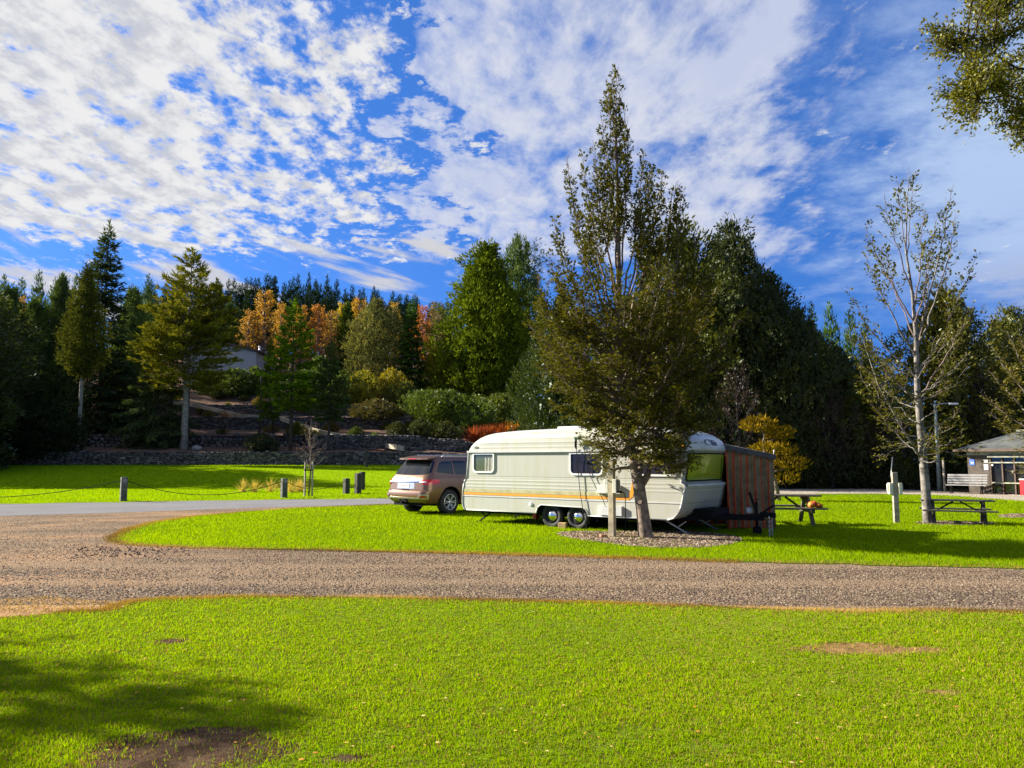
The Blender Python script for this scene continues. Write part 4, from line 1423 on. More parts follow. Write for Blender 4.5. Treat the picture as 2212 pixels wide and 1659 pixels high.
for i, (px, yt, Y, hw, lab) in enumerate(((1790, 664, 95, 40, 'spiky green pine on the skyline beside the dark tree slope'), (1835, 680, 100, 34, 'spiky pine on the skyline, second along from the dark slope'), (1755, 672, 98, 30, 'spiky pine half sunk in the dark tree slope'),
                                          (1868, 700, 100, 30, 'small skyline pine nearest the thin pale trunked beech'))):
    put(PINE, 14, 2.7, px, yt, Y, hw, (0.052, 0.105, 0.035), lab, rz=i * 1.3, zb=0)
for i, (px, yt, Y, hw, lab) in enumerate(((1590, 790, 44, 75, 'bare reddish brown thicket tree behind the caravan front'), (1790, 840, 45, 80, 'bare reddish brown twiggy tree at the road edge behind the first picnic table'),
                                          (1905, 850, 45, 60, 'bare brown twiggy tree behind the shorter power post'), (2120, 800, 47, 70, 'bare brown twiggy tree beside the hut'))):
    put(TWIGGY, 8, 3.6, px, yt, Y, hw, (.040, .026, .024), lab, rz=i * 1.7, zb=0)
for i, (px, yt, Y, hw, lab) in enumerate(((1530, 880, 46, 70, 'dark shrub at the road edge behind the caravan roof'), (1680, 930, 47, 70, 'dark shrub at the road edge behind the striped awning'), (1800, 950, 47, 70, 'dark shrub behind the first picnic table'),
                                          (1915, 940, 46, 60, 'dark shrub behind the shorter power post'), (2060, 950, 47, 60, 'dark green shrub beside the lamp post'), (2130, 925, 50, 60, 'dark green shrub rising behind the hut roof'), (1420, 880, 48, 80, 'dark shrub behind the big beech trunk'), (1280, 860, 50, 80, 'dark shrub behind the middle of the caravan roof'))):
    put(BUSH, 3, 2.1, px, yt, Y, hw, (0.032, 0.049, 0.021), lab, 'shrub', 'dark shrubs along the road edge', rz=i * .9, zb=-.2)
# golden leaning pine behind the awning
X0 = PX(1652, 900, 32)[0]
GP = empty('golden_conifer', (X0, 32, 0))
rng = np.random.default_rng(41)
tb, lv = MB(), Leaves()
tb.tube([(.5, 0, -.1), (.35, 0, .8), (.0, 0, 1.6), (-.1, 0, 2.4), (.05, 0, 3.1)], [.09, .08, .06, .045, .02], 6)
for (cx, cz, rx, rz_, n) in ((-.25, 3.1, .75, .34, 420), (.55, 2.75, .6, .28, 300), (.3, 2.1, 1.0, .3, 420), (1.0, 1.5, .8, .35, 320), (-.1, 1.35, .45, .2, 110), (.6, .9, .8, .28, 170)):
    tb.tube([(0, 0, cz - .4), (cx, 0, cz - .1)], [.04, .015], 5, cap=False)
    d = unit(rng.normal(0, 1, (n, 3)))
    p = d * (rng.uniform(.2, 1, n) ** .5)[:, None] * np.array([rx, rx * .8, rz_]) + np.array([cx, 0, cz])
    lv.add(p, d * np.array([.8, .8, .3]) + np.array([0, 0, .7]) + rng.normal(0, .3, (n, 3)), rng.normal(0, 1, (n, 3)), .22 * rng.uniform(.7, 1.3, n), .07, .5 + rng.normal(0, .2, n))
tb.build('trunk', MAT['bark_beech'], GP, recalc=False)
lv.build('crown', MAT['needle'], GP, .4)
set_color(GP, (.20, .145, .015))
tag(GP, 'small golden yellow conifer with layered crown behind the striped awning', 'tree')

# trees at the right edge
o = place(SAP, (PX(2262, 900, 25)[0], 25, 0), (1.05, 1.05, .66), 2.3, (.14, .135, .03), 'bushy light olive beech cut by the frame edge in front of the hut', 'tree')

# ---- left garden
put(CYP, 20, 5.0, 1052, 522, 104, 92, (0.092, 0.135, 0.014), 'great dense conical cypress, sunlit gold green down its side')
put(ROUGHPINE, 18, 4.6, 1122, 512, 114, 58, (0.078, 0.126, 0.061), 'dark rounded pine rising behind the great conical cypress')
put(CEDAR, 19, 5.3, 415, 545, 77, 104, (.165, .180, .030), 'golden tipped cedar with grey trunk and flat tiered branches')
put(SPRUCE, 22, 4.0, 236, 489, 83, 66, (0.061, 0.098, 0.056), 'tallest dark spruce with a twin pointed top')
put(OLIVE, 20, 2.3, 191, 562, 74, 37, (.080, .098, .024), 'olive conifer with long bare grey trunk in front of the tallest spruce')
put(FIR, 12, 2.9, 636, 655, 75, 60, (0.115, 0.200, 0.018), 'bright green fir with bare dark trunk right of the house')
put(FIR, 12, 2.9, 586, 738, 77, 26, (0.080, 0.135, 0.020), 'slim green conifer standing right in front of the house corner', rz=1)
put(FIR, 12, 2.9, 715, 742, 74, 42, (0.061, 0.096, 0.045), 'small dark conifer on a thin bare trunk above the front wall', rz=2)
put(ROUND, 10, 3.8, 818, 648, 106, 58, (0.141, 0.154, 0.070), 'dense round topped grey green cypress among the autumn trees')
put(FIRG, 12, 2.9, 891, 648, 104, 38, (0.063, 0.131, 0.032), 'pointed green conifer between round cypress and great cypress', rz=1)
put(SLIM, 12, 2.1, 749, 652, 114, 29, (0.061, 0.108, 0.025), 'narrow dark conifer left of the round topped cypress', rz=2)
put(SKIRT, 9, 5.2, 345, 775, 79, 85, (0.061, 0.096, 0.051), 'low dark cedar with drooping boughs left of the golden cedar')
put(SKIRT, 9, 5.2, 275, 800, 84, 70, (0.051, 0.083, 0.051), 'dark drooping boughs at the foot of the tallest spruce', rz=2)
for i, (px, yt, Y, hw, col, lab) in enumerate(((22, 615, 86, 60, (0.072, 0.118, 0.045), 'dark green cypress at the left frame edge'), (135, 592, 90, 44, (0.067, 0.112, 0.045), 'dark pointed cypress left of the tallest spruce'),
                                               (78, 640, 88, 52, (0.090, 0.141, 0.045), 'green cypress between the two dark pointed ones at the left'), (290, 618, 94, 48, (0.098, 0.154, 0.051), 'mid green cypress right of the tallest spruce'),
                                               (498, 655, 116, 42, (0.061, 0.101, 0.051), 'dark cypress right behind the golden cedar'))):
    put(CYP, 20, 5.0, px, yt, Y, hw, col, lab, rz=1.1 * i + .5)
for i, (px, yt, Y, hw, lab) in enumerate(((85, 590, 110, 26, 'spiky pine shoot above the trees at the far left'), (165, 598, 112, 26, 'spiky pine beside the tallest spruce, left of it'), (48, 606, 112, 24, 'spiky pine left of the orange larch'), (322, 598, 120, 26, 'lone spiky pine between tallest spruce and golden cedar'), (10, 600, 110, 28, 'spiky pine in the far left corner of the tree line'))):
    put(PINE, 14, 2.7, px, yt, Y, hw, (0.070, 0.126, 0.061), lab, rz=i * 1.1)
for i, (px, yt, Y, hw, col, lab) in enumerate(((572, 622, 112, 34, (0.486, 0.293, 0.045), 'tall orange larch with narrow top right of the golden cedar'), (540, 665, 112, 30, (0.389, 0.251, 0.075), 'pale orange larch above the house roof'),
                                               (690, 655, 110, 30, (0.421, 0.209, 0.045), 'rusty orange larch right of the bright green fir'), (715, 668, 112, 28, (0.324, 0.231, 0.089), 'brownish pink bare larch in the autumn row'), (738, 648, 114, 26, (0.583, 0.398, 0.030), 'golden yellow larch in the autumn row'),
                                               (778, 640, 116, 30, (0.551, 0.315, 0.030), 'orange yellow larch just left of the round topped cypress'), (850, 650, 116, 26, (0.421, 0.315, 0.045), 'yellow brown larch just right of the round topped cypress'), (912, 655, 118, 24, (0.486, 0.188, 0.045), 'reddish orange larch beside the pointed green conifer'),
                                               (945, 648, 120, 30, (0.194, 0.167, 0.089), 'nearly bare grey brown tree left of the great cypress'), (52, 636, 100, 18, (0.421, 0.273, 0.075), 'pale orange larch among dark trees at the far left'), (650, 655, 114, 24, (0.454, 0.251, 0.045), 'orange larch peeping over the bright green fir'), (610, 650, 118, 28, (0.454, 0.293, 0.059), 'amber larch between the narrow orange larch and the fir'))):
    put(LARCH, 12, 2.1, px, yt, Y, hw * 1.1, col, lab, group='autumn larches on the hillside', rz=i * 1.9)
# plantation along the skyline
rng = np.random.default_rng(43)
for row, (Y, dy, n) in enumerate(((128, 26, 26), (146, 8, 34), (158, 0, 34))):
    for i in range(n):
        px = 285 + (975 - 285) * (i + rng.uniform(.1, .9)) / n
        yt = np.interp(px, [285, 330, 500, 560, 640, 720, 760, 840, 880, 975], [625, 618, 606, 598, 598, 604, 622, 628, 640, 655]) + rng.normal(4, 7) + dy
        put(PINE, 14, 2.7, px, yt, Y, rng.uniform(15, 21), (.022, .045, .022), 'dark green plantation pine in the spiky row along the hilltop', group='plantation pines on the hilltop', rz=rng.uniform(0, 6))

# shrubs of the terraces

def shrub(proto, H0, R0, px, ytop, ybase, hw, col, label, rz=0.0, name=None, cat='shrub', group=None):
    X, Y, z = HIT(px, ybase)
    h = (ybase - ytop) / FPX * Y
    w = hw / FPX * Y
    first = id(proto) not in USED
    USED.add(id(proto))
    return place(proto, (X, Y, z - .08 * h), (w / R0, w / R0, h * 1.05 / H0), rz, col, label, cat, group, name, first)


GR, YG = (0.060, 0.100, 0.018), (0.201, 0.210, 0.021)
for i, a in enumerate(((RHODO, 4, 2.4, 962, 842, 935, 62, GR, 'broad layered rhododendron in front of the great cypress'), (RHODO, 4, 2.4, 1015, 868, 945, 50, (0.070, 0.123, 0.025), 'darker rhododendron left of the russet flax'),
                       (RHODO, 4, 2.4, 912, 842, 905, 32, (0.079, 0.131, 0.028), 'small rhododendron with forked stems left of the broad layered one'), (RHODO, 4, 2.4, 1080, 855, 925, 38, (0.088, 0.131, 0.025), 'rhododendron at the foot of the great cypress'))):
    shrub(*a, rz=i * 1.4)
for i, a in enumerate(((785, 800, 872, 42, YG, 'yellow green shrub with rounded top under the round cypress'), (842, 795, 868, 34, (0.245, 0.228, 0.021), 'bright golden green shrub left of the broad rhododendron'), (942, 752, 838, 36, (0.245, 0.219, 0.026), 'golden yellow bush tucked against the great cypress'),
                       (875, 825, 885, 36, (0.079, 0.105, 0.028), 'dull green shrub behind the golden green shrub'), (815, 862, 905, 50, (0.079, 0.079, 0.038), 'brownish low shrub on the upper terrace'), (548, 718, 762, 34, (0.149, 0.228, 0.032), 'bright green bush above the house roof'),
                       (455, 800, 850, 26, (0.123, 0.193, 0.035), 'sunlit green shrub at the foot of the house'), (505, 795, 855, 45, (0.061, 0.096, 0.028), 'dark green hedge shrub under the house wall'), (550, 792, 850, 36, (0.070, 0.114, 0.028), 'dark shrub right under the house corner'),
                       (690, 770, 860, 40, (0.070, 0.131, 0.025), 'green shrub behind the small dark conifer'), (655, 800, 870, 44, (0.052, 0.088, 0.025), 'dark shrub behind the fir trunk'), (740, 800, 875, 34, (0.088, 0.140, 0.025), 'mid green shrub right of the small dark conifer'),
                       (808, 935, 966, 17, (0.105, 0.175, 0.025), 'glossy green rhododendron seedling on top of the front wall'), (757, 942, 968, 10, (0.158, 0.210, 0.025), 'small yellow green plant in the bark strip above the front wall'), (678, 938, 960, 16, (0.175, 0.193, 0.035), 'yellowish plant in the bark strip beside the fir trunk'),
                       (378, 838, 866, 9, (0.385, 0.420, 0.018), 'bright yellow shrublet glowing in the dark garden'), (435, 880, 893, 10, (0.175, 0.193, 0.035), 'small tuft plant on the terrace left of two similar tufts'), (492, 876, 890, 9, (0.193, 0.210, 0.035), 'small tuft plant in the middle of the terrace'),
                       (300, 940, 958, 12, (0.088, 0.210, 0.035), 'fresh green fern at the rubble wall'), (565, 935, 975, 32, (0.035, 0.052, 0.032), 'dark blue green spruce bush above the front wall'), (905, 905, 955, 26, (0.052, 0.070, 0.025), 'dark low shrub above the car roof'),
                       (960, 915, 960, 34, (0.049, 0.063, 0.025), 'dark shrub between the car and the russet flax'), (1120, 855, 925, 24, (0.131, 0.175, 0.070), 'pale green shrub with bare stems behind the caravan roof'), (1180, 870, 950, 60, (0.032, 0.052, 0.021), 'dark shrub right of the pale stemmed shrub'))):
    shrub(BUSH, 3, 2.1, *a, rz=i * 1.3)
rr_ = random.Random(12)
SPOTS = [(470, 858), (528, 862), (560, 876), (620, 885), (660, 892), (705, 884), (745, 893), (775, 905), (800, 890), (850, 908), (880, 925), (835, 925), (920, 940), (640, 948), (585, 930), (715, 930), (770, 945), (860, 948), (450, 905), (350, 925), (240, 955), (330, 960), (520, 960), (480, 935)]
for i, (px, py) in enumerate(SPOTS):
    hw = rr_.uniform(9, 20)
    shrub(BUSH, 3, 2.1, px, py - hw * rr_.uniform(.9, 1.5), py + 3, hw, rr_.choice([(.06, .095, .02), (.10, .12, .02), (.045, .06, .02), (.12, .10, .03)]), 'small rounded shrub planted along the stone terraces', rz=i, group='small shrubs on the terraces')
shrub(ROUND, 10, 3.8, 15, 735, 965, 52, (0.042, 0.074, 0.042), 'blue green rounded conifer at the left frame edge', cat='tree')
shrub(ROUND, 10, 3.8, 85, 862, 978, 74, (0.028, 0.045, 0.028), 'big dark clipped mound beside the front wall', rz=2, cat='shrub')
shrub(ROUND, 10, 3.8, 30, 880, 985, 60, (0.028, 0.045, 0.032), 'second dark mound behind the flax at the left edge', rz=4, cat='shrub')

# trees standing outside the frame on the left: they shade the garden
for i, (x, y, h, w) in enumerate(((-47.5, 61, 18, 6.5), (-52.5, 68, 17, 7), (-60, 78, 14, 7), (-45.5, 55.5, 12, 5))):
    place(DENSE, (x, y, float(hill(x, y)) if y > 72 else float(lawnrise(x, y))), (w / 6.2, w / 6.2, h / 18), i * 1.2, DK, 'dark evergreen beyond the left frame edge shading the garden', 'tree', 'evergreens beyond the left frame edge')
for i, (x, y, h, w) in enumerate(((-16.6, 9.6, 7.4, 2.5), (-17.2, 8.7, 7.2, 2.3))):
    place(LARCH, (x, y, 0), (w / 2.1, w / 2.1, h / 12), i * 2 + 1, (.25, .16, .03), 'slender larch beyond the left frame edge shading the near lawn', 'tree', 'slender larches beyond the left frame edge')

# ------------------------------------------------------------------ dry stone walls of the garden
MAT['wall_stone'] = tone_mat('wall_stone', (.055, .052, .052), (.15, .14, .13), (.29, .27, .245))
MAT['wall_core'] = pbr('wall_core', (.02, .018, .018), .95)


def stone_wall(name, pts, height, sl, sh, seed, label, round_=.25, depth=.5, group=None):
    """pts: polyline (x, y, zbase); stones are the pattern of one wall"""
    rng = np.random.default_rng(seed)
    root = empty(name, pts[0], 0, label, 'wall', group)
    pts = np.array(pts)
    seg = np.linalg.norm(np.diff(pts[:, :2], axis=0), axis=1)
    cum = np.concatenate([[0], np.cumsum(seg)])
    V, T = [], []
    z = 0.0
    hmin = height if np.isscalar(height) else max(height)
    while z < hmin - .02:
        h = sh * rng.uniform(.7, 1.3)
        u = rng.uniform(0, sl)
        while u < cum[-1]:
            w = sl * rng.uniform(.55, 1.6)
            hh = h * rng.uniform(.85, 1.1)
            top = height if np.isscalar(height) else np.interp(u, cum, height)
            if z + hh * .6 < top:
                uu = u + w / 2
                c = np.array([np.interp(uu, cum, pts[:, k]) for k in range(3)])
                k = min(np.searchsorted(cum, uu) - 1, len(seg) - 1)
                d = (pts[k + 1] - pts[k])[:2] / seg[k]
                zc = np.arange(8)
                sx = np.array([-1, 1, 1, -1, -1, 1, 1, -1]) * w * .49
                sy = np.array([-1, -1, 1, 1, -1, -1, 1, 1]) * depth * .5
                sz = np.array([0, 0, 0, 0, 1, 1, 1, 1]) * hh
                fr = np.array([1, 1, 0, 0, 1, 1, 0, 0])
                sx = sx * (1 - round_ * rng.uniform(.2, 1.2, 8) * .5) + rng.normal(0, .02, 8)
                sy = sy + rng.normal(0, .06, 8) * fr
                sz = sz + rng.normal(0, .03, 8) * sh / .18
                P = np.stack([c[0] + d[0] * sx - d[1] * sy, c[1] + d[1] * sx + d[0] * sy, c[2] + z + sz], 1)
                front = P[[0, 1, 5, 4]].mean(0) + np.array([d[1], -d[0], 0]) * rng.uniform(.03, .12)
                V.append(np.concatenate([P, front[None]]))
                T.append(rng.beta(2, 2.6))
            u += w
        z += h
    n = len(V)
    V = np.concatenate(V) - pts[0]
    b = (np.arange(n) * 9)[:, None]
    quads = np.concatenate([b + np.array([q]) for q in ((1, 2, 6, 5), (2, 3, 7, 6), (3, 0, 4, 7), (4, 5, 6, 7), (0, 3, 2, 1))])
    tris = np.concatenate([b + np.array([q]) for q in ((0, 1, 8), (1, 5, 8), (5, 4, 8), (4, 0, 8))])
    T = np.array(T)
    np_mesh('stones', V, [quads, tris], MAT['wall_stone'], root, tone=[np.tile(T, 5), np.tile(T, 4)])
    core = MB()
    for i in range(len(pts) - 1):
        a, b2 = pts[i] - pts[0], pts[i + 1] - pts[0]
        h0 = height if np.isscalar(height) else height[i]
        h1 = height if np.isscalar(height) else height[i + 1]
        d = (b2 - a)[:2] / seg[i]
        nrm = np.array([-d[1], d[0], 0]) * depth * .32
        core.add([a - nrm, b2 - nrm, b2 + nrm, a + nrm, a - nrm + [0, 0, h0 * .96], b2 - nrm + [0, 0, h1 * .96], b2 + nrm + [0, 0, h1 * .96], a + nrm + [0, 0, h0 * .96]],
                 [(0, 1, 5, 4), (1, 2, 6, 5), (2, 3, 7, 6), (3, 0, 4, 7), (4, 5, 6, 7)])
    core.build('wall_core', MAT['wall_core'], root, recalc=False)
    return root


def wl(x0, x1, y, n, dz, y1=None):
    out = []
    for x in np.linspace(x0, x1, n):
        yy = y if y1 is None else y + (y1 - y) * (x - x0) / (x1 - x0)
        out.append((x, yy, float(hill(x, yy - .35)) + dz))
    return out


f_ = lambda x: float(1 - sstep(-12, 16, x))
w1 = wl(-62, 0, 71.75, 40, -.1)
stone_wall('stone_wall', w1, [1.32 * f_(p[0]) + .05 for p in w1], .42, .15, 61, 'long low dry stone wall along the back edge of the lawn')
w2 = wl(-44, -15, 79.85, 20, -.1)
stone_wall('stone_wall', w2, 1.25, .50, .36, 62, 'rubble wall of rounded boulders behind the two grey tree trunks', round_=.7)
w3 = wl(-40, -1, 87.85, 28, -.1)
stone_wall('stone_wall', w3, [1.45 * f_(p[0]) + .05 for p in w3], .46, .16, 63, 'dark stacked stone terrace wall in the middle of the garden slope')
w4 = wl(-38, -2, 93.9, 24, -.1)
stone_wall('stone_wall', w4, [1.4 * f_(p[0]) + .05 for p in w4], .46, .16, 64, 'highest dark stone terrace wall below the house')
w5 = wl(-20, 2, 76.4, 16, -.15, 75.0)
stone_wall('stone_wall', w5, [1.5 * f_(p[0]) + .05 for p in w5], .44, .15, 65, 'dark stone terrace wall showing just above the car roof')
w6 = [HIT(*p) for p in ((45, 858), (100, 858), (165, 862))]
w6 = [(p[0], p[1], p[2] - .1) for p in w6]
stone_wall('stone_wall', w6, 1.2, .4, .3, 66, 'short pale rubble wall under the trees at the far left', round_=.7)
# pale timber edge of the sloping path
pe = [HIT(px, py) for px, py in ((180, 846), (290, 866), (400, 884), (520, 905), (600, 920), (690, 940), (790, 962), (870, 977))]
mb = MB()
for a, b in zip(pe[:-1], pe[1:]):
    a2, b2 = Vector(a) + Vector((0, 0, .34)), Vector(b) + Vector((0, 0, .34))
    mb.bar(a2, b2, .3, .42)
tag(mb.build('path_edging', pbr('path_edging', (.40, .35, .25), .9, var=.45, scale=.6)), 'pale timber edging running down the sloping garden path', 'edging')
# bark strips lit by the sun
MAT['bark_strip'] = ground_mat('bark_strip', [(.30, .14, .09), (.42, .22, .15), (.14, .08, .05)], [1.2, 5], bscale=9, bdist=.12)


def strip(pxs, mat, name='bark_strip', lift=.07):
    pts = [HIT(*p) for p in pxs]
    bm = bmesh.new()
    # sheet that follows the slope
    n = len(pts) // 2
    top, bot = pts[:n], pts[n:][::-1]
    V = []
    for s in np.linspace(0, 1, 5):
        for i in np.linspace(0, n - 1, 26):
            k = min(int(i), n - 2); f = i - k
            a = np.array(top[k][:2]) * (1 - f) + np.array(top[k + 1][:2]) * f
            b = np.array(bot[k][:2]) * (1 - f) + np.array(bot[k + 1][:2]) * f
            p = a + (b - a) * s
            V.append((p[0], p[1], float(hill(p[0], p[1])) + lift))
    ix = np.arange(5 * 26).reshape(5, 26)
    F = np.stack([ix[:-1, :-1], ix[:-1, 1:], ix[1:, 1:], ix[1:, :-1]], -1).reshape(-1, 4)
    tag(np_mesh(name, V, [F], mat, smooth=True), kind='structure')


strip([(670, 944), (740, 952), (790, 960), (830, 968), (830, 974), (790, 971), (740, 970), (650, 968)], MAT['bark_strip'])
strip([(470, 900), (500, 898), (530, 903), (560, 912), (560, 916), (530, 914), (500, 912), (460, 912)], MAT['bark_strip'])

# ------------------------------------------------------------------ house among the trees
MAT['boards'] = None
m, t, out = new_mat('weatherboard')
b = t.n('ShaderNodeBsdfPrincipled')
tc = t.n('ShaderNodeTexCoord').outputs['Object']
sp = t.n('ShaderNodeSeparateXYZ'); t.lk(tc, sp.inputs[0])
fr = t.math('FRACT', t.math('MULTIPLY', sp.outputs[2], 5.0))
ln = t.smooth(fr, .0, .14)
t.lk(t.mix(ln, (.12, .12, .13), (.42, .42, .44)), b.inputs['Base Color'])
t.lk(t.bump(fr, .6, .05), b.inputs['Normal'])
b.inputs['Roughness'].default_value = .7
t.lk(b.outputs[0], out.inputs[0])
MAT['boards'] = m
MAT['roof_brown'] = pbr('roof_brown', (.10, .055, .05), .7, var=.2)
MAT['glass_dark'] = pbr('glass_dark', (.012, .014, .018), .06, var=0, spec=.8)
hx0, hyY = PX(552, 800, 106)[0], 106
zb = PX(552, 806, 106)[2]
zt = PX(552, 759, 106)[2]
HO = empty('house', (hx0, hyY, zb), 0, 'grey weatherboard house with brown roof half hidden by trees', 'house')
wW, wH, wD, pk = 10.0, zt - zb, 8.0, 1.15
mb = MB()
mb.prism([(-wW, 0, -3), (0, 0, -3), (0, 0, wH), (-wW / 2, 0, wH + pk), (-wW, 0, wH)], (0, wD, 0))
mb.build('wall', MAT['boards'], HO)
mb = MB()
for sgn in (1, -1):
    a = Vector((-wW / 2, -.45, wH + pk + .04)); e = Vector((-wW / 2 + sgn * (wW / 2 + .55), -.45, wH - .55 * pk / (wW / 2) + .04))
    mb.prism([a, e, e + Vector((0, 0, .2)), a + Vector((0, 0, .2))], (0, wD + .9, 0))
rf = mb.build('roof', MAT['roof_brown'], HO)
mb = MB().tube([(-.35, 2.5, wH - .1), (-.35, 2.5, wH + .95)], .14, 10)
mb.tube([(-.35, 2.5, wH + .95), (-.35, 2.5, wH + 1.1)], .2, 10)
fl = mb.build('chimney_pipe', MAT['white_paint'], rf)
wd = empty('window', (-7.2, -.03, wH * .45)); wd.parent = HO; del_ = None
MB().box((0, -.02, 0), (1.6, .06, 1.2)).build('frame', MAT['white_frame'], wd)
MB().box((0, -.06, 0), (1.4, .03, 1.0)).build('pane', MAT['glass_dark'], wd)
# second building: sliver of pale wall behind the shrubs
X, Y, z = HIT(742, 806)
SH = empty('garden_shed', (X, Y + 2, z), 0, 'pale sliver of a low building behind the shrubs left of the round cypress', 'shed')
MB().box((0, 0, .5), (3.2, 2, 1.9)).build('wall', MAT['boards'], SH)
MB().box((0, 0, 1.53), (3.6, 2.4, .14)).build('roof', MAT['roof_brown'], SH)
# pale marker pole by the great cypress
X, Y, z = HIT(930, 790)
tag(MB().tube([(X, Y, z - .2), (X, Y, z + 3.0)], .09, 8).build('pole', MAT['wood_grey']), 'slim pale pole standing left of the great cypress', 'pole')
# bowed pale stem beside the fir
X, Y, z = HIT(603, 962)
tag(MB().tube([(X, Y, z - .1), (X + .6, Y, z + .8), (X + 1.2, Y, z + 1.9), (X + 1.5, Y, z + 3.2)], [.1, .09, .07, .04], 7).build('bowed_stem', MAT['bark_birch']), 'pale bare stem bowed like a hook left of the fir trunk', 'stem')
# dark post in front of the wall
X, Y = PX(792, 1000, 66)[0], 66
tag(MB().box((X, Y, lawnrise(X, Y) + .75), (.22, .22, 1.6), ch=.02).build('post', MAT['wood_dark']), 'tall dark post standing against the front garden wall', 'post')
# bare slender trunks of trees in the shade
for i, (px, pb, pt, w) in enumerate(((98, 900, 800, .22), (113, 905, 800, .18), (124, 908, 800, .24), (86, 895, 800, .2), (368, 905, 800, .26), (402, 905, 810, .3), (590, 940, 840, .16), (560, 945, 850, .16))):
    X, Y, z = HIT(px, pb)
    tp = PX(px, pt, Y)[2]
    tag(MB().tube([(X, Y, z - .2), (X + .05, Y, (z + tp) / 2), (X, Y, tp + 2)], [w, w * .85, w * .6], 7).build('dead_tree', MAT['bark_dark']), 'slender bare trunk standing in the dark garden shade', 'tree', 'bare trunks in the dark garden')


# spiky leaved plants
def spiky(name, px, pb, h, n, w, col, label, seed, cat='plant', spread=.5, mat='leaf', pos=None, nc=1, cr=0):
    rng = np.random.default_rng(seed)
    X, Y, z = HIT(px, pb) if pos is None else pos
    lv = Leaves()
    cs = [(0, 0)] if nc == 1 else [(rng.uniform(-cr, cr), rng.uniform(-.6, .6)) for _ in range(nc)]
    for (cx, cy_) in cs:
        a = rng.uniform(0, 2 * PI, n); e = np.abs(rng.normal(0, spread, n))
        D = np.stack([np.cos(a) * np.sin(e), np.sin(a) * np.sin(e), np.cos(e)], 1)
        L = h * rng.uniform(.55, 1.1, n)
        P = np.stack([cx + rng.normal(0, .05 * h, n), cy_ + rng.normal(0, .05 * h, n), np.zeros(n)], 1)
        lv.add(P, D, np.cross(D, rng.normal(0, 1, (n, 3))), L * .6, w, .45 + rng.normal(0, .2, n))
        D2 = unit(D + np.array([0, 0, -.35]) * np.sin(e)[:, None])
        lv.add(P + D * (L * .45)[:, None], D2, np.cross(D2, rng.normal(0, 1, (n, 3))), L * .55, w * .8, .5 + rng.normal(0, .2, n))
    lo = lv.build(name, MAT[mat], None, .35)
    lo.location = (X, Y, z - .05)
    lo.color = (*col, 1)
    tag(lo, label, cat)
    return lo


spiky('flax_bush', 1036, 962, 2.2, 80, .09, (.32, .08, .04), 'russet red flax bush furthest left of the flaxes behind the caravan rear', 71, spread=.5, nc=6, cr=1.1)
spiky('flax_bush', 1072, 962, 2.3, 80, .09, (.40, .11, .035), 'orange red flax bush between the russet and the yellow one behind the caravan', 77, spread=.5, nc=6, cr=1.1)
spiky('flax_bush', 1108, 960, 2.4, 80, .09, (.52, .24, .03), 'orange yellow flax bush behind the caravan roof', 72, spread=.5, nc=6, cr=1.1)
spiky('flax_bush', 18, 985, 3.0, 60, .12, (.10, .11, .07), 'tall grey green flax with arching leaves at the left edge', 73, spread=.4)
spiky('flax_bush', 372, 866, 1.6, 40, .10, (.28, .30, .01), 'glowing yellow green spiky plant deep in the garden shade', 74, spread=.4)
X, Y = G(592, 1056)
gx, gy = PX(590, 1052, 41)[0], 41
spiky('grass_tussock', 0, 0, .85, 150, .014, (.62, .52, .22), 'straw coloured tussock grass behind the second bollard', 75, spread=.75, pos=(gx, gy, .0), nc=7, cr=1.5)
# boulder and heap of prunings
for (px, py, s, lab, mt) in ((425, 1056 - 85, .5, 'pale boulder lying on the bank between the grey trunks', 'wall_stone'),):
    X, Y, z = HIT(px, py)
    bm = bmesh.new()
    bmesh.ops.create_icosphere(bm, subdivisions=2, radius=s)
    r = random.Random(5)
    for v in bm.verts: v.co = v.co * r.uniform(.85, 1.12); v.co.z *= .6
    me = bpy.data.meshes.new('boulder'); bm.to_mesh(me); bm.free(); me.materials.append(MAT['bark_grey'])
    o = bpy.data.objects.new('boulder', me); C.objects.link(o); o.location = (X, Y, z + .1)
    tag(o, lab, 'boulder')
spiky('brushwood_heap', 505, 912, 1.1, 50, .05, (.30, .14, .08), 'reddish heap of dry prunings on the terrace by the golden cedar', 76, spread=1.2, nc=6, cr=1.5)

# ------------------------------------------------------------------ bollards with sagging chains
MAT['bollard'] = pbr('bollard', (.085, .085, .075), .85, var=.5, scale=7, bump=.5, bscale=25)
boll = []
specs = [(266, 1083, 1028, 'first weathered bollard, standing alone at the left edge of the road'), (613, 1076, 1031, 'weathered bollard beside the staked sapling'),
         (748, 1067, 1031, 'dark bollard on the lawn left of the car'), (773, 1055.5, 1020, 'dark bollard with a loose chain, next beyond the one nearest the car'), (782, 1043.5, 1017, 'farthest dark bollard on the shaded lawn')]
for i, (px, pb, pt, lab) in enumerate(specs):
    X, Y = G(px, pb)
    if i >= 3: Y = (39, 44)[i - 3]; X = PX(px, pb, Y)[0]
    z = float(lawnrise(X, Y))
    h = PX(px, pt, Y)[2] - z
    root = empty('bollard', (X, Y, z), R((38, 40, 45, 48, 50)[i]), lab, 'bollard', 'bollards along the road')
    mb = MB().box((0, 0, h / 2 - .1), (.24 if i < 2 else .26, .24 if i < 2 else .26, h + .1), ch=.02)
    mb.build('post', MAT['bollard'] if i < 2 else MAT['wood_dark'], root)
    MB().lathe([(0, .0), (.06, .01), (.075, .0), (.085, .0), (.085, .02), (0, .025)], (0, -.125, h * .82), 'Y', 10).build('chain_ring', MAT['steel'], root)
    boll.append((X, Y, z + h * .84))
Xl = G(-420, 1098)
boll0 = (Xl[0], Xl[1], .86)
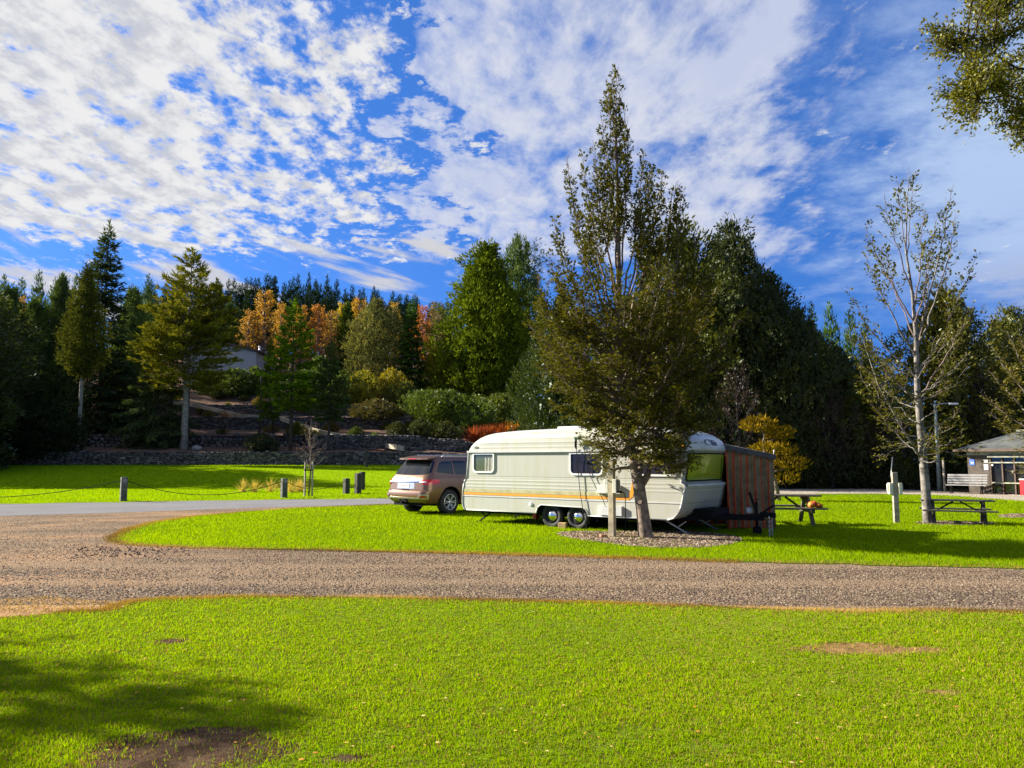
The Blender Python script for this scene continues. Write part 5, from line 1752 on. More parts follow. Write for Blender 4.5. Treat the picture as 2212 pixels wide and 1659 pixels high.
for i, (a, b2, sag, lab) in enumerate(((boll0, boll[0], .62, 'thin chain sagging into frame to the first bollard'), (boll[0], boll[1], .62, 'long thin chain sagging from the first bollard to the one by the sapling'),
                                       (boll[1], boll[2], .42, 'thin chain sagging behind the staked sapling'), (boll[2], boll[3], .5, 'short slack chain between the two dark bollards'))):
    pts = [tuple(np.array(a) + (np.array(b2) - np.array(a)) * s - np.array([0, 0, 4 * sag * s * (1 - s)])) for s in np.linspace(0, 1, 22)]
    tag(MB().tube(pts, .014, 5).build('chain', MAT['black']), lab, 'chain', 'chains between the bollards')
# ------------------------------------------------------------------ staked bare sapling
X, Y = G(666, 1073)
ST = wispy('bare_sapling', 81, 4.0, .22, 26, (.05, .03), 0.9, MAT['twig'], upness=1.1, z0=.36, thick=.55)
ST.location = (X, Y, 0)
top = PX(660, 905, Y)[2]
ST.scale = (1.1, 1.1, top / 4.0)
set_color(ST, (.20, .12, .09))
tag(ST, 'leafless young sapling tied between two stakes near the road', 'tree')
for i, (px, lab) in enumerate(((658, 'wooden stake left of the bare sapling stem'), (674, 'wooden stake right of the bare sapling stem'))):
    xx = PX(px, 1070, Y - .1 * i)[0]
    tag(MB().box((xx, Y - .1 * i, .75), (.07, .07, 1.7), rz=.5).build('tree_stake', MAT['wood_grey']), lab, 'stake', 'stakes of the bare sapling')
xa, xb = PX(656, 1070, Y)[0], PX(676, 1070, Y)[0]
mb = MB().bar((xa, Y - .06, 1.22), (xb, Y - .14, 1.22), .01, .06)
mb.bar((xa, Y + .05, 1.22), (xb, Y - .03, 1.22), .01, .06)
tag(mb.build('tree_tie', MAT['black']), 'black strap tying the bare sapling to its two stakes', 'strap')

# ------------------------------------------------------------------ power posts
MAT['post_pale'] = pbr('post_pale', (.40, .34, .22), .85, var=.3, scale=5, bump=.35, bscale=30)


def power_post(px, pb, pt, w, lab, big):
    X, Y = G(px, pb)
    h = PX(px, pt, Y)[2]
    root = empty('power_post', (X, Y, 0), R(-34 if big else -10), lab, 'power post', 'power posts of the camp pitches')
    MB().box((0, 0, h / 2 - .1), (w, w, h + .2), ch=.006).build('post', MAT['post_pale'] if big else MAT['wood_grey'], root)
    zc = h * (.66 if big else .68)
    bx = []
    for s in (-1, 1):
        bw, bh = (.10, .30)
        o = MB().box((s * (w / 2 + .045), -.02 if s > 0 else .02, zc), (.09, .17, bh), ch=.008).build('socket_box', MAT['plastic_cream'], root)
        MB().box((s * (w / 2 + .105), -.01 if s > 0 else .02, zc + .02), (.028, .12, bh * .7), ch=.006).build('cover', MAT['plastic_cream'] if s < 0 else pbr('cover_grey', (.12, .12, .10), .5), o)
    if big:
        o = MB().box((w / 2 + .13, -.03, zc - .12), (.10, .06, .05), ch=.01)
        o.build('plug', MAT['black'], root)
    return root, X, Y, h


PP, ppx, ppy, pph = power_post(1323, 1161, 993, .125, 'square timber power post with socket boxes in front of the caravan', True)
PP2, ppx2, ppy2, _ = power_post(1937, 1131, 1020, .13, 'shorter grey power post with pale boxes beside the thin beech', False)
Xa = Vector((ppx + .15, ppy - .12, pph * .66 - .13))
pts = [Xa, Xa + Vector((.09, 0, .0)), Xa + Vector((.125, .02, -.10)), Xa + Vector((.13, .04, -.45)), Xa + Vector((.125, .05, -.72)), Xa + Vector((.10, .06, -.86)), Xa + Vector((.04, .1, -.94)), Xa + Vector((-.14, .3, -1.02))]
cv = []
for i in range(len(pts) - 1):
    for s in (0, .5): cv.append(pts[i].lerp(pts[i + 1], s))
cv.append(pts[-1])
tag(MB().tube(cv, .009, 6).build('power_lead', MAT['black']), 'black power lead plugged into the tall power post and hanging to the ground', 'cable')
mb = MB().box((ppx - .22, ppy - .12, .035), (.13, .10, .07), rz=.4, ch=.006)
tag(mb.build('wood_block', pbr('wood_block', (.35, .17, .09), .8)), 'small reddish wooden block at the foot of the tall power post', 'block')

# ------------------------------------------------------------------ picnic tables
def picnic_table(label, X, Y, rz, L=1.85, s=1.0, mat=None):
    root = empty('picnic_table', (X, Y, 0), rz, label, 'picnic table', 'picnic tables on the lawn')
    root.scale = (s, s, s)
    mat = mat or MAT['wood_table']
    mb = MB()
    for k in range(5): mb.box((0, (k - 2) * .142, .75), (L, .136, .042), ch=.005)
    mb.build('table_top', mat, root)
    for sy in (-1, 1):
        mb = MB()
        for k in range(2): mb.box((0, sy * (.62 + .135 * k), .445), (L, .128, .042), ch=.005)
        mb.build('bench_seat', mat, root)
    for sx in (-1, 1):
        x = sx * (L / 2 - .30)
        for sy in (-1, 1):
            MB().bar((x + .025 * sx * sy, sy * .18, .73), (x + .025 * sx * sy, sy * .66, -.02), .045, .10, up=(1, 0, 0)).build('leg', mat, root)
        MB().box((x - sx * .03, 0, .38), (.045, 1.5, .095), ch=.004).build('seat_bearer', mat, root)
        MB().box((x - sx * .03, 0, .69), (.045, .70, .085), ch=.004).build('top_bearer', mat, root)
        MB().bar((x - sx * .05, 0, .36), (sx * .10, 0, .71), .09, .045).build('brace', mat, root)
    return root


T1 = picnic_table('picnic table partly hidden behind the striped awning', 7.06, 20.35, R(-4))
tx, ty = PX(2075, 1110, 20.3)[0], 20.45
T2 = picnic_table('low dark picnic table beside the thin pale trunked beech', tx, ty, R(-24), L=2.05, s=.82, mat=MAT['wood_dark'])
# orange bundle on the bench
bx = Vector((7.68, 19.66, .47))
root = empty('orange_bundle', bx, 0, 'bright orange bundle lying on the bench end of the first picnic table', 'bundle')
MAT['orange'] = pbr('orange', (.58, .17, .012), .7, var=.3, scale=14)
for i, (dx_, sx_, sz_) in enumerate(((-.11, .08, .08), (.05, .07, .07), (.13, .04, .05))):
    bm = bmesh.new()
    bmesh.ops.create_icosphere(bm, subdivisions=3, radius=1)
    r = random.Random(i)
    for v in bm.verts:
        k = 1 + .10 * math.sin(7 * v.co.x + i) * math.sin(6 * v.co.y + 2 * v.co.z)
        v.co = Vector((v.co.x * sx_ * k + dx_, v.co.y * .11 * k, v.co.z * sz_ * k + sz_ * .9))
    me = bpy.data.meshes.new('lump'); bm.to_mesh(me); bm.free(); me.materials.append(MAT['orange'])
    me.polygons.foreach_set('use_smooth', [True] * len(me.polygons))
    o = bpy.data.objects.new('lump', me); C.objects.link(o); o.parent = root
MB().box((-.03, 0, .09), (.07, .13, .15), ch=.02).build('red_wrap', pbr('red_wrap', (.55, .03, .01), .7), root)

# ------------------------------------------------------------------ lamp post and stakes by the road
X, Y = PX(2030, 1060, 42)[0], 42
LP = empty('lamp_post', (X, Y, 0), 0, 'green grey lamp post behind the thin beech', 'lamp post')
hh = PX(2028, 872, Y)[2]
MB().tube([(0, 0, -.1), (0, 0, 1.6), (0, 0, hh)], [.13, .10, .07], 10).build('pole', pbr('pole_green', (.16, .20, .18), .5, var=.2), LP)
MB().tube([(0, 0, hh - .1), (.45, 0, hh + .02), (.75, 0, hh)], .035, 6).build('arm', MAT['steel'], LP)
MB().box((1.0, 0, hh - .01), (.5, .18, .11), ch=.03).build('lamp_head', MAT['white_paint'], LP)
X2 = PX(2041, 1060, 41.5)[0]
tag(MB().box((X2, 41.5, .8), (.09, .09, 1.8), rz=.4).build('marker_stake', MAT['wood_grey']), 'short pale stake right beside the lamp post', 'stake')
# a thin pole leaning by the shorter power post
tag(MB().tube([(ppx2 + .1, ppy2 + .4, 1.2), (ppx2 + .42, ppy2 + .9, 1.75)], .012, 6).build('leaning_rod', MAT['steel']), 'thin pale rod slanting up beside the shorter power post', 'rod')

# ------------------------------------------------------------------ hut
A0 = Vector((23.28, 39.5, 0))
HU = empty('camp_hut', A0, math.atan2(-.8, .6), 'dark brown camp kitchen hut with hipped roof and glazed front', 'hut')
# local: x along the front, y to the back, z up
MAT['ply_brown'] = pbr('ply_brown', (.085, .068, .052), .8, var=.3, scale=2.5, bump=.2)
MAT['roof_green'] = pbr('roof_green', (.10, .105, .092), .6, var=.25, scale=2)
MAT['trim_pale'] = pbr('trim_pale', (.33, .34, .25), .7, var=.3, scale=4)
MAT['wood_red'] = pbr('wood_red', (.115, .075, .055), .7, var=.3)
Lh, Dh, He = 5.2, 4.0, 2.16
mb = MB()
mb.box((.50, .06, 1.03), (1.0, .12, 2.3))
mb.box((.06, Dh / 2 + .06, 1.03), (.12, Dh - .12, 2.3))
mb.box((Lh / 2, Dh + .06, 1.03), (Lh, .12, 2.3))
mb.box((Lh - .06, Dh / 2 + .06, 1.03), (.12, Dh - .12, 2.3))
mb.build('wall', MAT['ply_brown'], HU)
MB().box((Lh / 2, Dh / 2, .02), (Lh - .3, Dh - .2, .06)).build('floor', MAT['wall_core'], HU)
o_ = .42
mb = MB()
e = [(-o_, -o_, He + .06), (Lh + o_, -o_, He + .06), (Lh + o_, Dh + o_, He + .06), (-o_, Dh + o_, He + .06), (1.6, Dh / 2, He + .98), (Lh - 1.6, Dh / 2, He + .98)]
mb.add(e, [(0, 1, 5, 4), (1, 2, 5), (2, 3, 4, 5), (3, 0, 4), (0, 3, 2, 1)])
rf = mb.build('roof', MAT['roof_green'], HU)
mb = MB()
mb.box((Lh / 2, -o_ - .03, He + .02), (Lh + 2 * o_, .06, .13)); mb.box((-o_ - .03, Dh / 2, He + .02), (.06, Dh + 2 * o_ + .1, .13))
mb.build('fascia', MAT['wood_red'], HU)
mb = MB(); mb.box((Lh / 2, -.03, He - .12), (Lh, .05, .22)); mb.box((2.95, -.12, He - .30), (3.9, .12, .09))
mb.build('head_trim', MAT['trim_pale'], HU)
mb = MB(); mb.tube([(1.6, Dh / 2, He + 1.0), (Lh - 1.6, Dh / 2, He + 1.0)], .07, 8); mb.build('ridge_cap', MAT['trim_pale'], rf)
gl = MB().box((3.1, .10, .95), (4.2, .02, 1.75)).build('glazing', MAT['glass_dark'], HU)
for x in (1.05, 1.58, 2.12, 2.65, 3.2, 3.75, 4.3, 4.85):
    MB().box((x, .045, .93), (.06, .09, 1.8)).build('mullion', MAT['wood_red'], HU)
MB().box((3.1, -.02, 1.56), (4.2, .05, .06)).build('transom', MAT['trim_pale'], HU)
MB().box((1.85, -.02, .56), (1.5, .05, .06)).build('mid_rail', MAT['trim_pale'], HU)
# blue dog notice: white dog shape on a blue plate
sg = MB().box((.22, -.012, 1.57), (.24, .02, .30)).build('dog_sign', pbr('sign_blue', (.07, .15, .50), .4, var=0), HU)
dog = [(-.075, .035), (-.06, .06), (-.035, .055), (-.02, .03), (.045, .03), (.075, .06), (.082, .055), (.062, .01), (.06, -.075), (.042, -.075), (.038, -.02), (-.012, -.02), (-.02, -.075), (-.04, -.075), (-.042, .0), (-.055, .02), (-.07, .02)]
MB().prism([(.22 + a, -.026, 1.55 + b) for a, b in dog], (0, .003, 0)).build('dog_symbol', MAT['white_paint'], sg)
for z, h in ((1.62, .16), (1.33, .28)):
    MB().box((.86, -.010, z), (.20, .014, h)).build('notice', MAT['white_paint'], HU)
for i, (x, z) in enumerate(((1.17, 1.43), (2.06, 1.12))):
    MB().lathe([(0, -.012), (.05, -.01), (.05, .01), (0, .012)], (x, -.03, z), 'Y', 14).build('door_disc', MAT['white_paint'], HU)
bn = empty('rubbish_bin', A0 + Vector((2.72 * .6 - .35 * .8, -2.72 * .8 - .35 * .6, 0)), math.atan2(-.8, .6), 'red bin at the hut front, cut by the frame edge', 'bin')
MB().box((0, 0, .36), (.44, .40, .72), ch=.03).build('body', pbr('bin_red', (.62, .02, .03), .45, var=.1), bn)
MB().box((0, 0, .755), (.48, .44, .07), ch=.02).build('lid', MAT['white_paint'], bn)


def slat_bench(label, X, Y, rz, mat):
    root = empty('slatted_bench', (X, Y, 0), rz, label, 'bench')
    mb = MB()
    for k in range(4): mb.box((0, -.22 + k * .125, .44), (1.75, .10, .035), ch=.005)
    mb.build('seat', mat, root)
    mb = MB()
    for k in range(4): mb.box((0, .30 + k * .055, .55 + k * .125), (1.75, .035, .095), ch=.005)
    mb.build('backrest', mat, root)
    for sx in (-.65, .65):
        mb = MB()
        mb.bar((sx, -.24, .40), (sx, -.30, -.02), .05, .05); mb.bar((sx, .15, .40), (sx, .26, -.02), .05, .05); mb.bar((sx, -.26, .40), (sx, .24, .40), .05, .05); mb.bar((sx, .24, .38), (sx, .52, .98), .05, .05)
        mb.build('leg_frame', MAT['black'], root)
    return root


bX, bY = PX(2088, 1060, 38.6)[0], 38.6
slat_bench('white slatted bench standing in front of the hut wall', bX, bY, math.atan2(-.8, .6) + .25, pbr('bench_white', (.40, .385, .36), .6, var=.2, scale=10))

# ------------------------------------------------------------------ caravan
# local axes: x from rear (left in view) to front, y from the side towards us to the far side, z up
CO = Vector((-1.305, 20.95, 0))
CYAW = math.atan2(-.609, .793)
CV = empty('caravan', CO, CYAW, 'long cream touring caravan with a yellow and orange stripe on its side', 'caravan')
CW = 2.25

# cream paint with pressed ribs, weather stains and dark joint lines
m, t, out = new_mat('caravan_paint')
b = t.n('ShaderNodeBsdfPrincipled')
tc = t.n('ShaderNodeTexCoord').outputs['Object']
sp = t.n('ShaderNodeSeparateXYZ'); t.lk(tc, sp.inputs[0])
vz = sp.outputs[2]
st = t.mapping(tc, (3.0, 3.0, .35))
c = t.mix(t.smooth(t.noise(st, 1.6, 5, .65), .42, .78), (.455, .45, .385), (.415, .41, .285))
c = t.mix(t.math('MULTIPLY', t.smooth(t.noise(st, 5.0, 5, .7), .55, .8), .5), c, (.38, .37, .25))
c = t.mix(t.math('MULTIPLY', t.smooth(vz, 2.2, 2.5), t.math('MULTIPLY', t.smooth(t.noise(st, 2.5, 4, .6), .4, .65), .5)), c, (.36, .38, .24))
h = 0.0
jl = 0.0
for zr in (2.0, 2.115, 2.225, 2.33, 1.14, 1.05, .965):
    d = t.math('ABSOLUTE', t.math('SUBTRACT', vz, zr))
    h = t.math('ADD', h, t.smooth(d, .035, .0))
for zr in (1.235, .705):
    d = t.math('ABSOLUTE', t.math('SUBTRACT', vz, zr))
    h = t.math('SUBTRACT', h, t.smooth(d, .014, .0))
    jl = t.math('ADD', jl, t.smooth(d, .010, .004))
# vertical sheet joints
for xr in (1.50, 3.30, 4.95):
    d = t.math('ABSOLUTE', t.math('SUBTRACT', sp.outputs[0], xr))
    jl = t.math('ADD', jl, t.math('MULTIPLY', t.smooth(d, .012, .004), .35))
c = t.mix(t.math('MULTIPLY', t.math('MINIMUM', jl, 1.0), .6), c, (.16, .15, .10))
t.lk(c, b.inputs['Base Color'])
t.lk(t.bump(h, .32, .012), b.inputs['Normal'])
b.inputs['Roughness'].default_value = .42
t.lk(b.outputs[0], out.inputs[0])
MAT['caravan'] = m
MAT['cap_white'] = pbr('cap_white', (.60, .60, .57), .3, var=.12, scale=2)
MAT['orange_stripe'] = pbr('orange_stripe', (.78, .30, .006), .5, var=.08)
MAT['yellow_stripe'] = pbr('yellow_stripe', (.42, .385, .19), .5, var=.2, scale=5)
MAT['blind'] = None
ZR = 1.87                                    # gutter rail height
side = [(.10, .345), (.03, .37), (-.02, .44), (-.04, .55), (-.03, .80), (.0, 1.02), (.035, 1.13), (.11, 1.20), (.135, 1.5), (.165, 1.80), (.17, ZR), (.19, 2.0), (.25, 2.12), (.34, 2.22), (.46, 2.305), (.62, 2.365),
        (.85, 2.405), (1.15, 2.43), (1.6, 2.45), (2.4, 2.468), (3.2, 2.475), (4.2, 2.475), (5.2, 2.455), (5.7, 2.42), (6.05, 2.365), (6.30, 2.27), (6.44, 2.14), (6.50, 2.0), (6.515, 1.90), (6.50, ZR),
        (6.455, 1.84), (6.44, 1.6), (6.40, 1.35), (6.36, 1.16), (6.45, 1.115), (6.465, 1.07), (6.43, .98), (6.40, .85), (6.37, .72), (6.335, .60), (6.27, .48), (6.16, .38), (6.02, .345)]
arch = [(3.93, .345), (3.91, .44), (3.86, .50), (3.78, .535), (2.56, .555), (2.48, .52), (2.43, .44), (2.41, .345)]
prof = side + arch
mb = MB()
ws = [0, .004, .012, .03, .06, .11, .18, .30, .5, .8]
ws = ws + [CW / 2] + [CW - w for w in ws[::-1]]
n = len(prof)
vs, fs, mi = [], [], []
for w in ws:
    q = abs(2 * w / CW - 1)
    a = max(0.0, 1 - q ** 5) ** .2
    bow = .09 * (1 - q ** 2)
    for i, (u, z) in enumerate(prof):
        uu, zz = u, z
        if z > ZR: zz = ZR + (z - ZR) * a
        if u > 6.3 and i < len(side): uu = u + bow * min(1, (u - 6.3) / .1)
        if u < .4 and i < len(side) and z < 2.3: uu = u - bow * .5
        vs.append((uu, w, zz))
for k in range(len(ws) - 1):
    for i in range(n):
        j = (i + 1) % n
        mb_f = (k * n + i, k * n + j, (k + 1) * n + j, (k + 1) * n + i)
        fs.append(mb_f)
        um, zm = (prof[i][0] + prof[j][0]) / 2, (prof[i][1] + prof[j][1]) / 2
        mi.append(1 if ((zm > 2.3 and .17 < ws[k] < CW - .2) or (um > 5.75 and zm > ZR + .02 and ws[k] > .005)) else (2 if len(side) <= i < n - 1 else 0))
body = MB()
body.add(vs, fs)
body.m = mi
cap0 = [i for i in range(n)]
body.add([vs[i] for i in cap0], [list(range(n))])
body.add([vs[(len(ws) - 1) * n + i] for i in cap0], [list(range(n))[::-1]])
bo = body.build('body', [MAT['caravan'], MAT['cap_white'], MAT['black']], CV)
smooth_by_angle(bo, 38)
# side rail, trims, stripes
mb = MB(); mb.box((3.33, -.028, ZR + .02), (6.36, .052, .05)); mb.build('gutter_rail', MAT['cap_white'], CV)
mb = MB()
edge = [(u, -.004, z) for (u, z) in side if z <= ZR + .01]
lft = [(u, -.006, z) for (u, z) in side[:11]]
rgt = [(u - .012, -.006, z) for (u, z) in side[29:]]
mb.tube(lft, .016, 6); mb.tube(rgt, .018, 6)
mb.tube([(.10, -.006, .345), (2.41, -.006, .345)], .012, 6)
mb.tube([(a, -.006, z) for a, z in arch[::-1]], .014, 6)
mb.tube([(3.93, -.006, .345), (6.02, -.006, .345)], .012, 6)
mb.build('edge_moulding', MAT['cap_white'], CV)
mb = MB(); mb.box((3.17, -.006, .715), (6.34, .012, .022)); mb.build('trim_strip', MAT['cap_white'], CV)
mb = MB(); mb.box((2.51, -.0035, .78), (5.06, .007, .060)); mb.prism([(5.04, 0, .81), (5.14, 0, .81), (5.42, 0, 1.84), (5.32, 0, 1.84)], (0, -.007, 0))
mb.prism([(5.04, 0, .75), (5.12, 0, .8099), (5.04, 0, .8099)], (0, -.007, 0))
mb.prism([(5.95, 0, 1.915), (6.46, 0, 1.915), (6.46, 0, 2.03), (6.20, 0, 2.03)], (0, -.02, 0))
mb.build('orange_stripe', MAT['orange_stripe'], CV)
mb = MB(); mb.box((2.47, -.003, .862), (4.96, .006, .085)); mb.build('yellow_stripe', MAT['yellow_stripe'], CV)


def rounded(x0, x1, z0, z1, r, rt=.02):
    pts = []
    for (cx, cz, rr, a0) in ((x1 - r, z0 + r, r, -90), (x1 - rt, z1 - rt, rt, 0), (x0 + rt, z1 - rt, rt, 90), (x0 + r, z0 + r, r, 180)):
        for k in range(7):
            a = R(a0 + 90 * k / 6)
            pts.append((cx + rr * math.cos(a), cz + rr * math.sin(a)))
    return pts


def side_window(x0, x1, z0, z1, glass, label=None):
    w = empty('side_window', ((x0 + x1) / 2, 0, (z0 + z1) / 2)); w.parent = CV
    xc, zc = (x0 + x1) / 2, (z0 + z1) / 2
    o = rounded(x0 - xc, x1 - xc, z0 - zc, z1 - zc, .12)
    i = rounded(x0 - xc + .045, x1 - xc - .045, z0 - zc + .045, z1 - zc - .03, .09)
    mb = MB()
    k = len(o)
    V = [(a, -.002, c) for a, c in o] + [(a, -.030, c) for a, c in o] + [(a, -.030, c) for a, c in i] + [(a, -.006, c) for a, c in i]
    F = []
    for s in range(3):
        for j in range(k): F.append((s * k + j, s * k + (j + 1) % k, (s + 1) * k + (j + 1) % k, (s + 1) * k + j))
    mb.add(V, F); mb.build('frame', MAT['white_frame'], w)
    mb = MB(); mb.add([(a, -.010, c) for a, c in i], [list(range(k))[::-1]]); mb.build('pane', glass, w)
    return w


# windows
m, t, out = new_mat('curtain_window')
b = t.n('ShaderNodeBsdfPrincipled')
tc = t.n('ShaderNodeTexCoord').outputs['Object']
sp = t.n('ShaderNodeSeparateXYZ'); t.lk(tc, sp.inputs[0])
wv = t.math('SINE', t.math('MULTIPLY', t.math('ADD', sp.outputs[0], t.math('MULTIPLY', t.noise(tc, 3), .12)), 62))
cl = t.mix(t.smooth(wv, -1, 1), (.13, .14, .09), (.42, .41, .33))
cl = t.mix(t.smooth(sp.outputs[0], .02, .06), (.10, .125, .07), cl)
cl = t.mix(t.smooth(sp.outputs[2], .12, .17), cl, (.06, .075, .05))
t.lk(cl, b.inputs['Base Color']); b.inputs['Roughness'].default_value = .1; b.inputs['Coat Weight'].default_value = .5
t.lk(b.outputs[0], out.inputs[0])
MAT['curtain_window'] = m
MAT['smoked'] = pbr('smoked', (.022, .020, .030), .12, var=.4, scale=3, spec=.5)
side_window(.33, 1.07, 1.33, 1.845, MAT['curtain_window'])
w2 = side_window(3.42, 4.37, 1.30, 1.845, MAT['smoked'])
for dx_ in (.05, .25):
    MB().lathe([(0, -.03), (.02, -.028), (.028, -.014), (.028, 0)], (dx_, -.012, .03), 'Y', 12).build('suction_knob', MAT['black'], w2)
side_window(5.30, 6.30, 1.30, 1.845, MAT['smoked'])
# fittings on the side
MB().lathe([(0, -.025), (.03, -.03), (.05, -.02), (.055, -.004), (.055, 0)], (2.25, 0, .56), 'Y', 14).build('socket_cover', MAT['white_frame'], CV)
o = MB().box((4.54, -.04, .985), (.62, .08, .20), ch=.01).build('vent_cover', MAT['cap_white'], CV)
o = MB().prism([(4.25, 0, .385), (4.88, 0, .385), (4.88, 0, .60), (4.25, 0, .60)], (0, -.075, 0)).build('vent_cover', MAT['cap_white'], CV)
# number badge
fc = bpy.data.curves.new('number_badge', 'FONT'); fc.body = '610'; fc.size = .085; fc.extrude = .004; fc.align_x = 'CENTER'
fo = bpy.data.objects.new('number_badge', fc); C.objects.link(fo); fo.parent = CV
fo.data.materials.append(pbr('badge_olive', (.07, .065, .02), .4, var=0))
bpy.context.view_layer.update()
fm = bpy.data.meshes.new_from_object(fo.evaluated_get(bpy.context.evaluated_depsgraph_get()))
bpy.data.objects.remove(fo)
fo = bpy.data.objects.new('number_badge', fm); C.objects.link(fo); fo.parent = CV
fo.location = (.42, -.014, 1.985); fo.rotation_euler = (R(90), 0, 0)
# front window with its blind, seal and shelf
FW = empty('front_window', (6.53, CW / 2, 1.52)); FW.parent = CV
m, t, out = new_mat('blind_lawn_reflection')
b = t.n('ShaderNodeBsdfPrincipled')
tc = t.n('ShaderNodeTexCoord').outputs['Object']
sp = t.n('ShaderNodeSeparateXYZ'); t.lk(tc, sp.inputs[0])
fr = t.math('FRACT', t.math('MULTIPLY', sp.outputs[2], 38.0))
t.lk(t.mix(t.smooth(fr, .0, .5), (.18, .22, .008), (.36, .42, .012)), b.inputs['Base Color'])  # lawn's green reflection painted into the colour of the blind slats
b.inputs['Roughness'].default_value = .25; b.inputs['Coat Weight'].default_value = .5; b.inputs['Coat Roughness'].default_value = .05
t.lk(t.bump(fr, .35, .01), b.inputs['Normal'])
t.lk(b.outputs[0], out.inputs[0])
MAT['blind_lawn_reflection'] = m


def front_patch(y0, y1, z0, z1, r, off, name, mat, parent, border=None):
    pts = rounded(y0, y1, z0, z1, r, r)
    def P(y, z, o_):
        q = abs(2 * y / CW - 1)
        u = np.interp(z, [1.16, 1.35, 1.6, 1.84], [6.36, 6.40, 6.44, 6.455]) + .09 * (1 - q ** 2) * min(1, (np.interp(z, [1.16, 1.35, 1.6, 1.84], [6.36, 6.40, 6.44, 6.455]) - 6.3) / .1)
        return (u + o_ - 6.53, y - CW / 2, z - 1.52)
    mb = MB()
    if border is None:
        ys = np.linspace(y0, y1, 25); zs = np.linspace(z0, z1, 11)
        vs, fs = [], []
        for z in zs:
            # rounded corners: pull the row ends in
            dzc = min(z - z0, z1 - z)
            ins = r - math.sqrt(max(0, r * r - (r - dzc) ** 2)) if dzc < r else 0
            for y in ys:
                vs.append(P(min(max(y, y0 + ins), y1 - ins), z, off))
        for i in range(len(zs) - 1):
            for j in range(len(ys) - 1):
                fs.append((i * 25 + j, i * 25 + j + 1, (i + 1) * 25 + j + 1, (i + 1) * 25 + j))
        mb.add(vs, fs, sm=True)
    else:
        dense = []
        for a, c in zip(pts, pts[1:] + pts[:1]):
            for s in np.linspace(0, 1, 8)[:-1]: dense.append((a[0] + (c[0] - a[0]) * s, a[1] + (c[1] - a[1]) * s))
        loop = [P(y, z, off) for y, z in dense]
        mb.tube(loop + [loop[0]], border, 6, cap=False)
    return mb.build(name, mat, parent)


front_patch(.13, CW - .13, 1.215, 1.805, .09, .012, 'blind', MAT['blind_lawn_reflection'], FW)
front_patch(.12, CW - .12, 1.205, 1.815, .10, .012, 'seal', MAT['black'], FW, border=.017)
mb = MB().bar((6.545 - 6.53, .72, .20), (6.545 - 6.53, .62, -.20), .012, .012); mb.build('blind_wand', MAT['black'], FW)
mb = MB()
ys = np.linspace(.03, CW - .03, 15)
top = [(6.40 + .09 * (1 - (2 * y / CW - 1) ** 2) * .9, y, 1.165) for y in ys]
for a, c in zip(top[:-1], top[1:]):
    mb.add([(a[0], a[1], 1.158), (c[0], c[1], 1.158), (c[0] + .09, c[1], 1.125), (a[0] + .09, a[1], 1.125), (a[0] + .09, a[1], 1.09), (c[0] + .09, c[1], 1.09)], [(0, 1, 2, 3), (3, 2, 5, 4)])
mb.build('front_shelf', MAT['cap_white'], CV)
# worn blue emblem on the roof cap: a blue bar with strokes, drawn as seen
def cap_pt(y, z, off=.006):
    zs_ = [1.90, 2.0, 2.14, 2.27, 2.365]; us_ = [6.515, 6.50, 6.44, 6.30, 6.05]
    q = abs(2 * y / CW - 1); a = max(0.0, 1 - q ** 5) ** .2
    zz = ZR + (z - ZR) / max(a, .2)
    u = np.interp(zz, zs_, us_)
    return Vector((u + .09 * (1 - q ** 2) * min(1, max(0, (u - 6.3) / .1)) + off, y, z))
mb = MB()
def stroke(p, q, w):
    a, c = cap_pt(*p), cap_pt(*q)
    mb.bar(a, c, .006, w, up=(1, 0, 0))
for p, q, w in (((.86, 2.02), (1.10, 2.02), .035), ((.86, 2.02), (.84, 2.10), .03), ((.87, 2.13), (1.12, 2.14), .02), ((1.12, 2.14), (1.15, 2.09), .02), ((.84, 2.05), (.92, 2.13), .016), ((1.19, 2.00), (1.18, 2.11), .018), ((1.26, 2.0), (1.25, 2.12), .016),
                ((1.33, 2.0), (1.32, 2.10), .016), ((1.24, 2.13), (1.40, 2.13), .024), ((1.40, 2.0), (1.40, 2.10), .016), ((1.47, 2.0), (1.44, 2.09), .018)):
    stroke(p, q, w)
mb.build('emblem_marks', pbr('emblem_blue', (.05, .055, .22), .5, var=.3, scale=20), CV)
mb = MB(); stroke((1.75, 2.02), (1.92, 2.02), .008)
mb.build('emblem_line', bpy.data.materials['emblem_blue'], CV)
# roof hatch
MB().box((2.9, CW / 2, 2.50), (.75, .7, .07), ch=.02).build('roof_hatch', MAT['cap_white'], CV)


# wheels
def wheel(parent, x, y, z, r, w, hub, sgn, mats):
    """sgn: -1 outer face towards -y"""
    o = empty('wheel', (x, y, z)); o.parent = parent
    h = w / 2
    MB().lathe([(r * .62, -h * .75), (r * .70, -h), (r * .90, -h), (r * .985, -h * .70), (r, -h * .3), (r, h * .3), (r * .985, h * .7), (r * .9, h), (r * .70, h), (r * .62, h * .75), (r * .62, -h * .75)], (0, 0, 0), 'Y', 36).build('tyre', MAT['rubber'], o)
    return o


for i, x in enumerate((2.82, 3.58)):
    for y, s in ((.16, -1), (CW - .16, 1)):
        o = wheel(CV, x, y, .295, .31, .17, None, s, None)
        MB().lathe([(0, s * .055), (.19, s * .055), (.195, s * .02), (.195, s * -.06)], (0, 0, 0), 'Y', 28).build('rim', pbr('rim_dark', (.03, .03, .032), .5, var=0) if i == 0 and y < 1 else bpy.data.materials['rim_dark'], o)
        MB().lathe([(0, s * .105), (.02, s * .103), (.06, s * .095), (.10, s * .078), (.118, s * .06), (.128, s * .056), (.13, s * .05)], (0, 0, 0), 'Y', 28).build('hub_cap', MAT['chrome'], o)
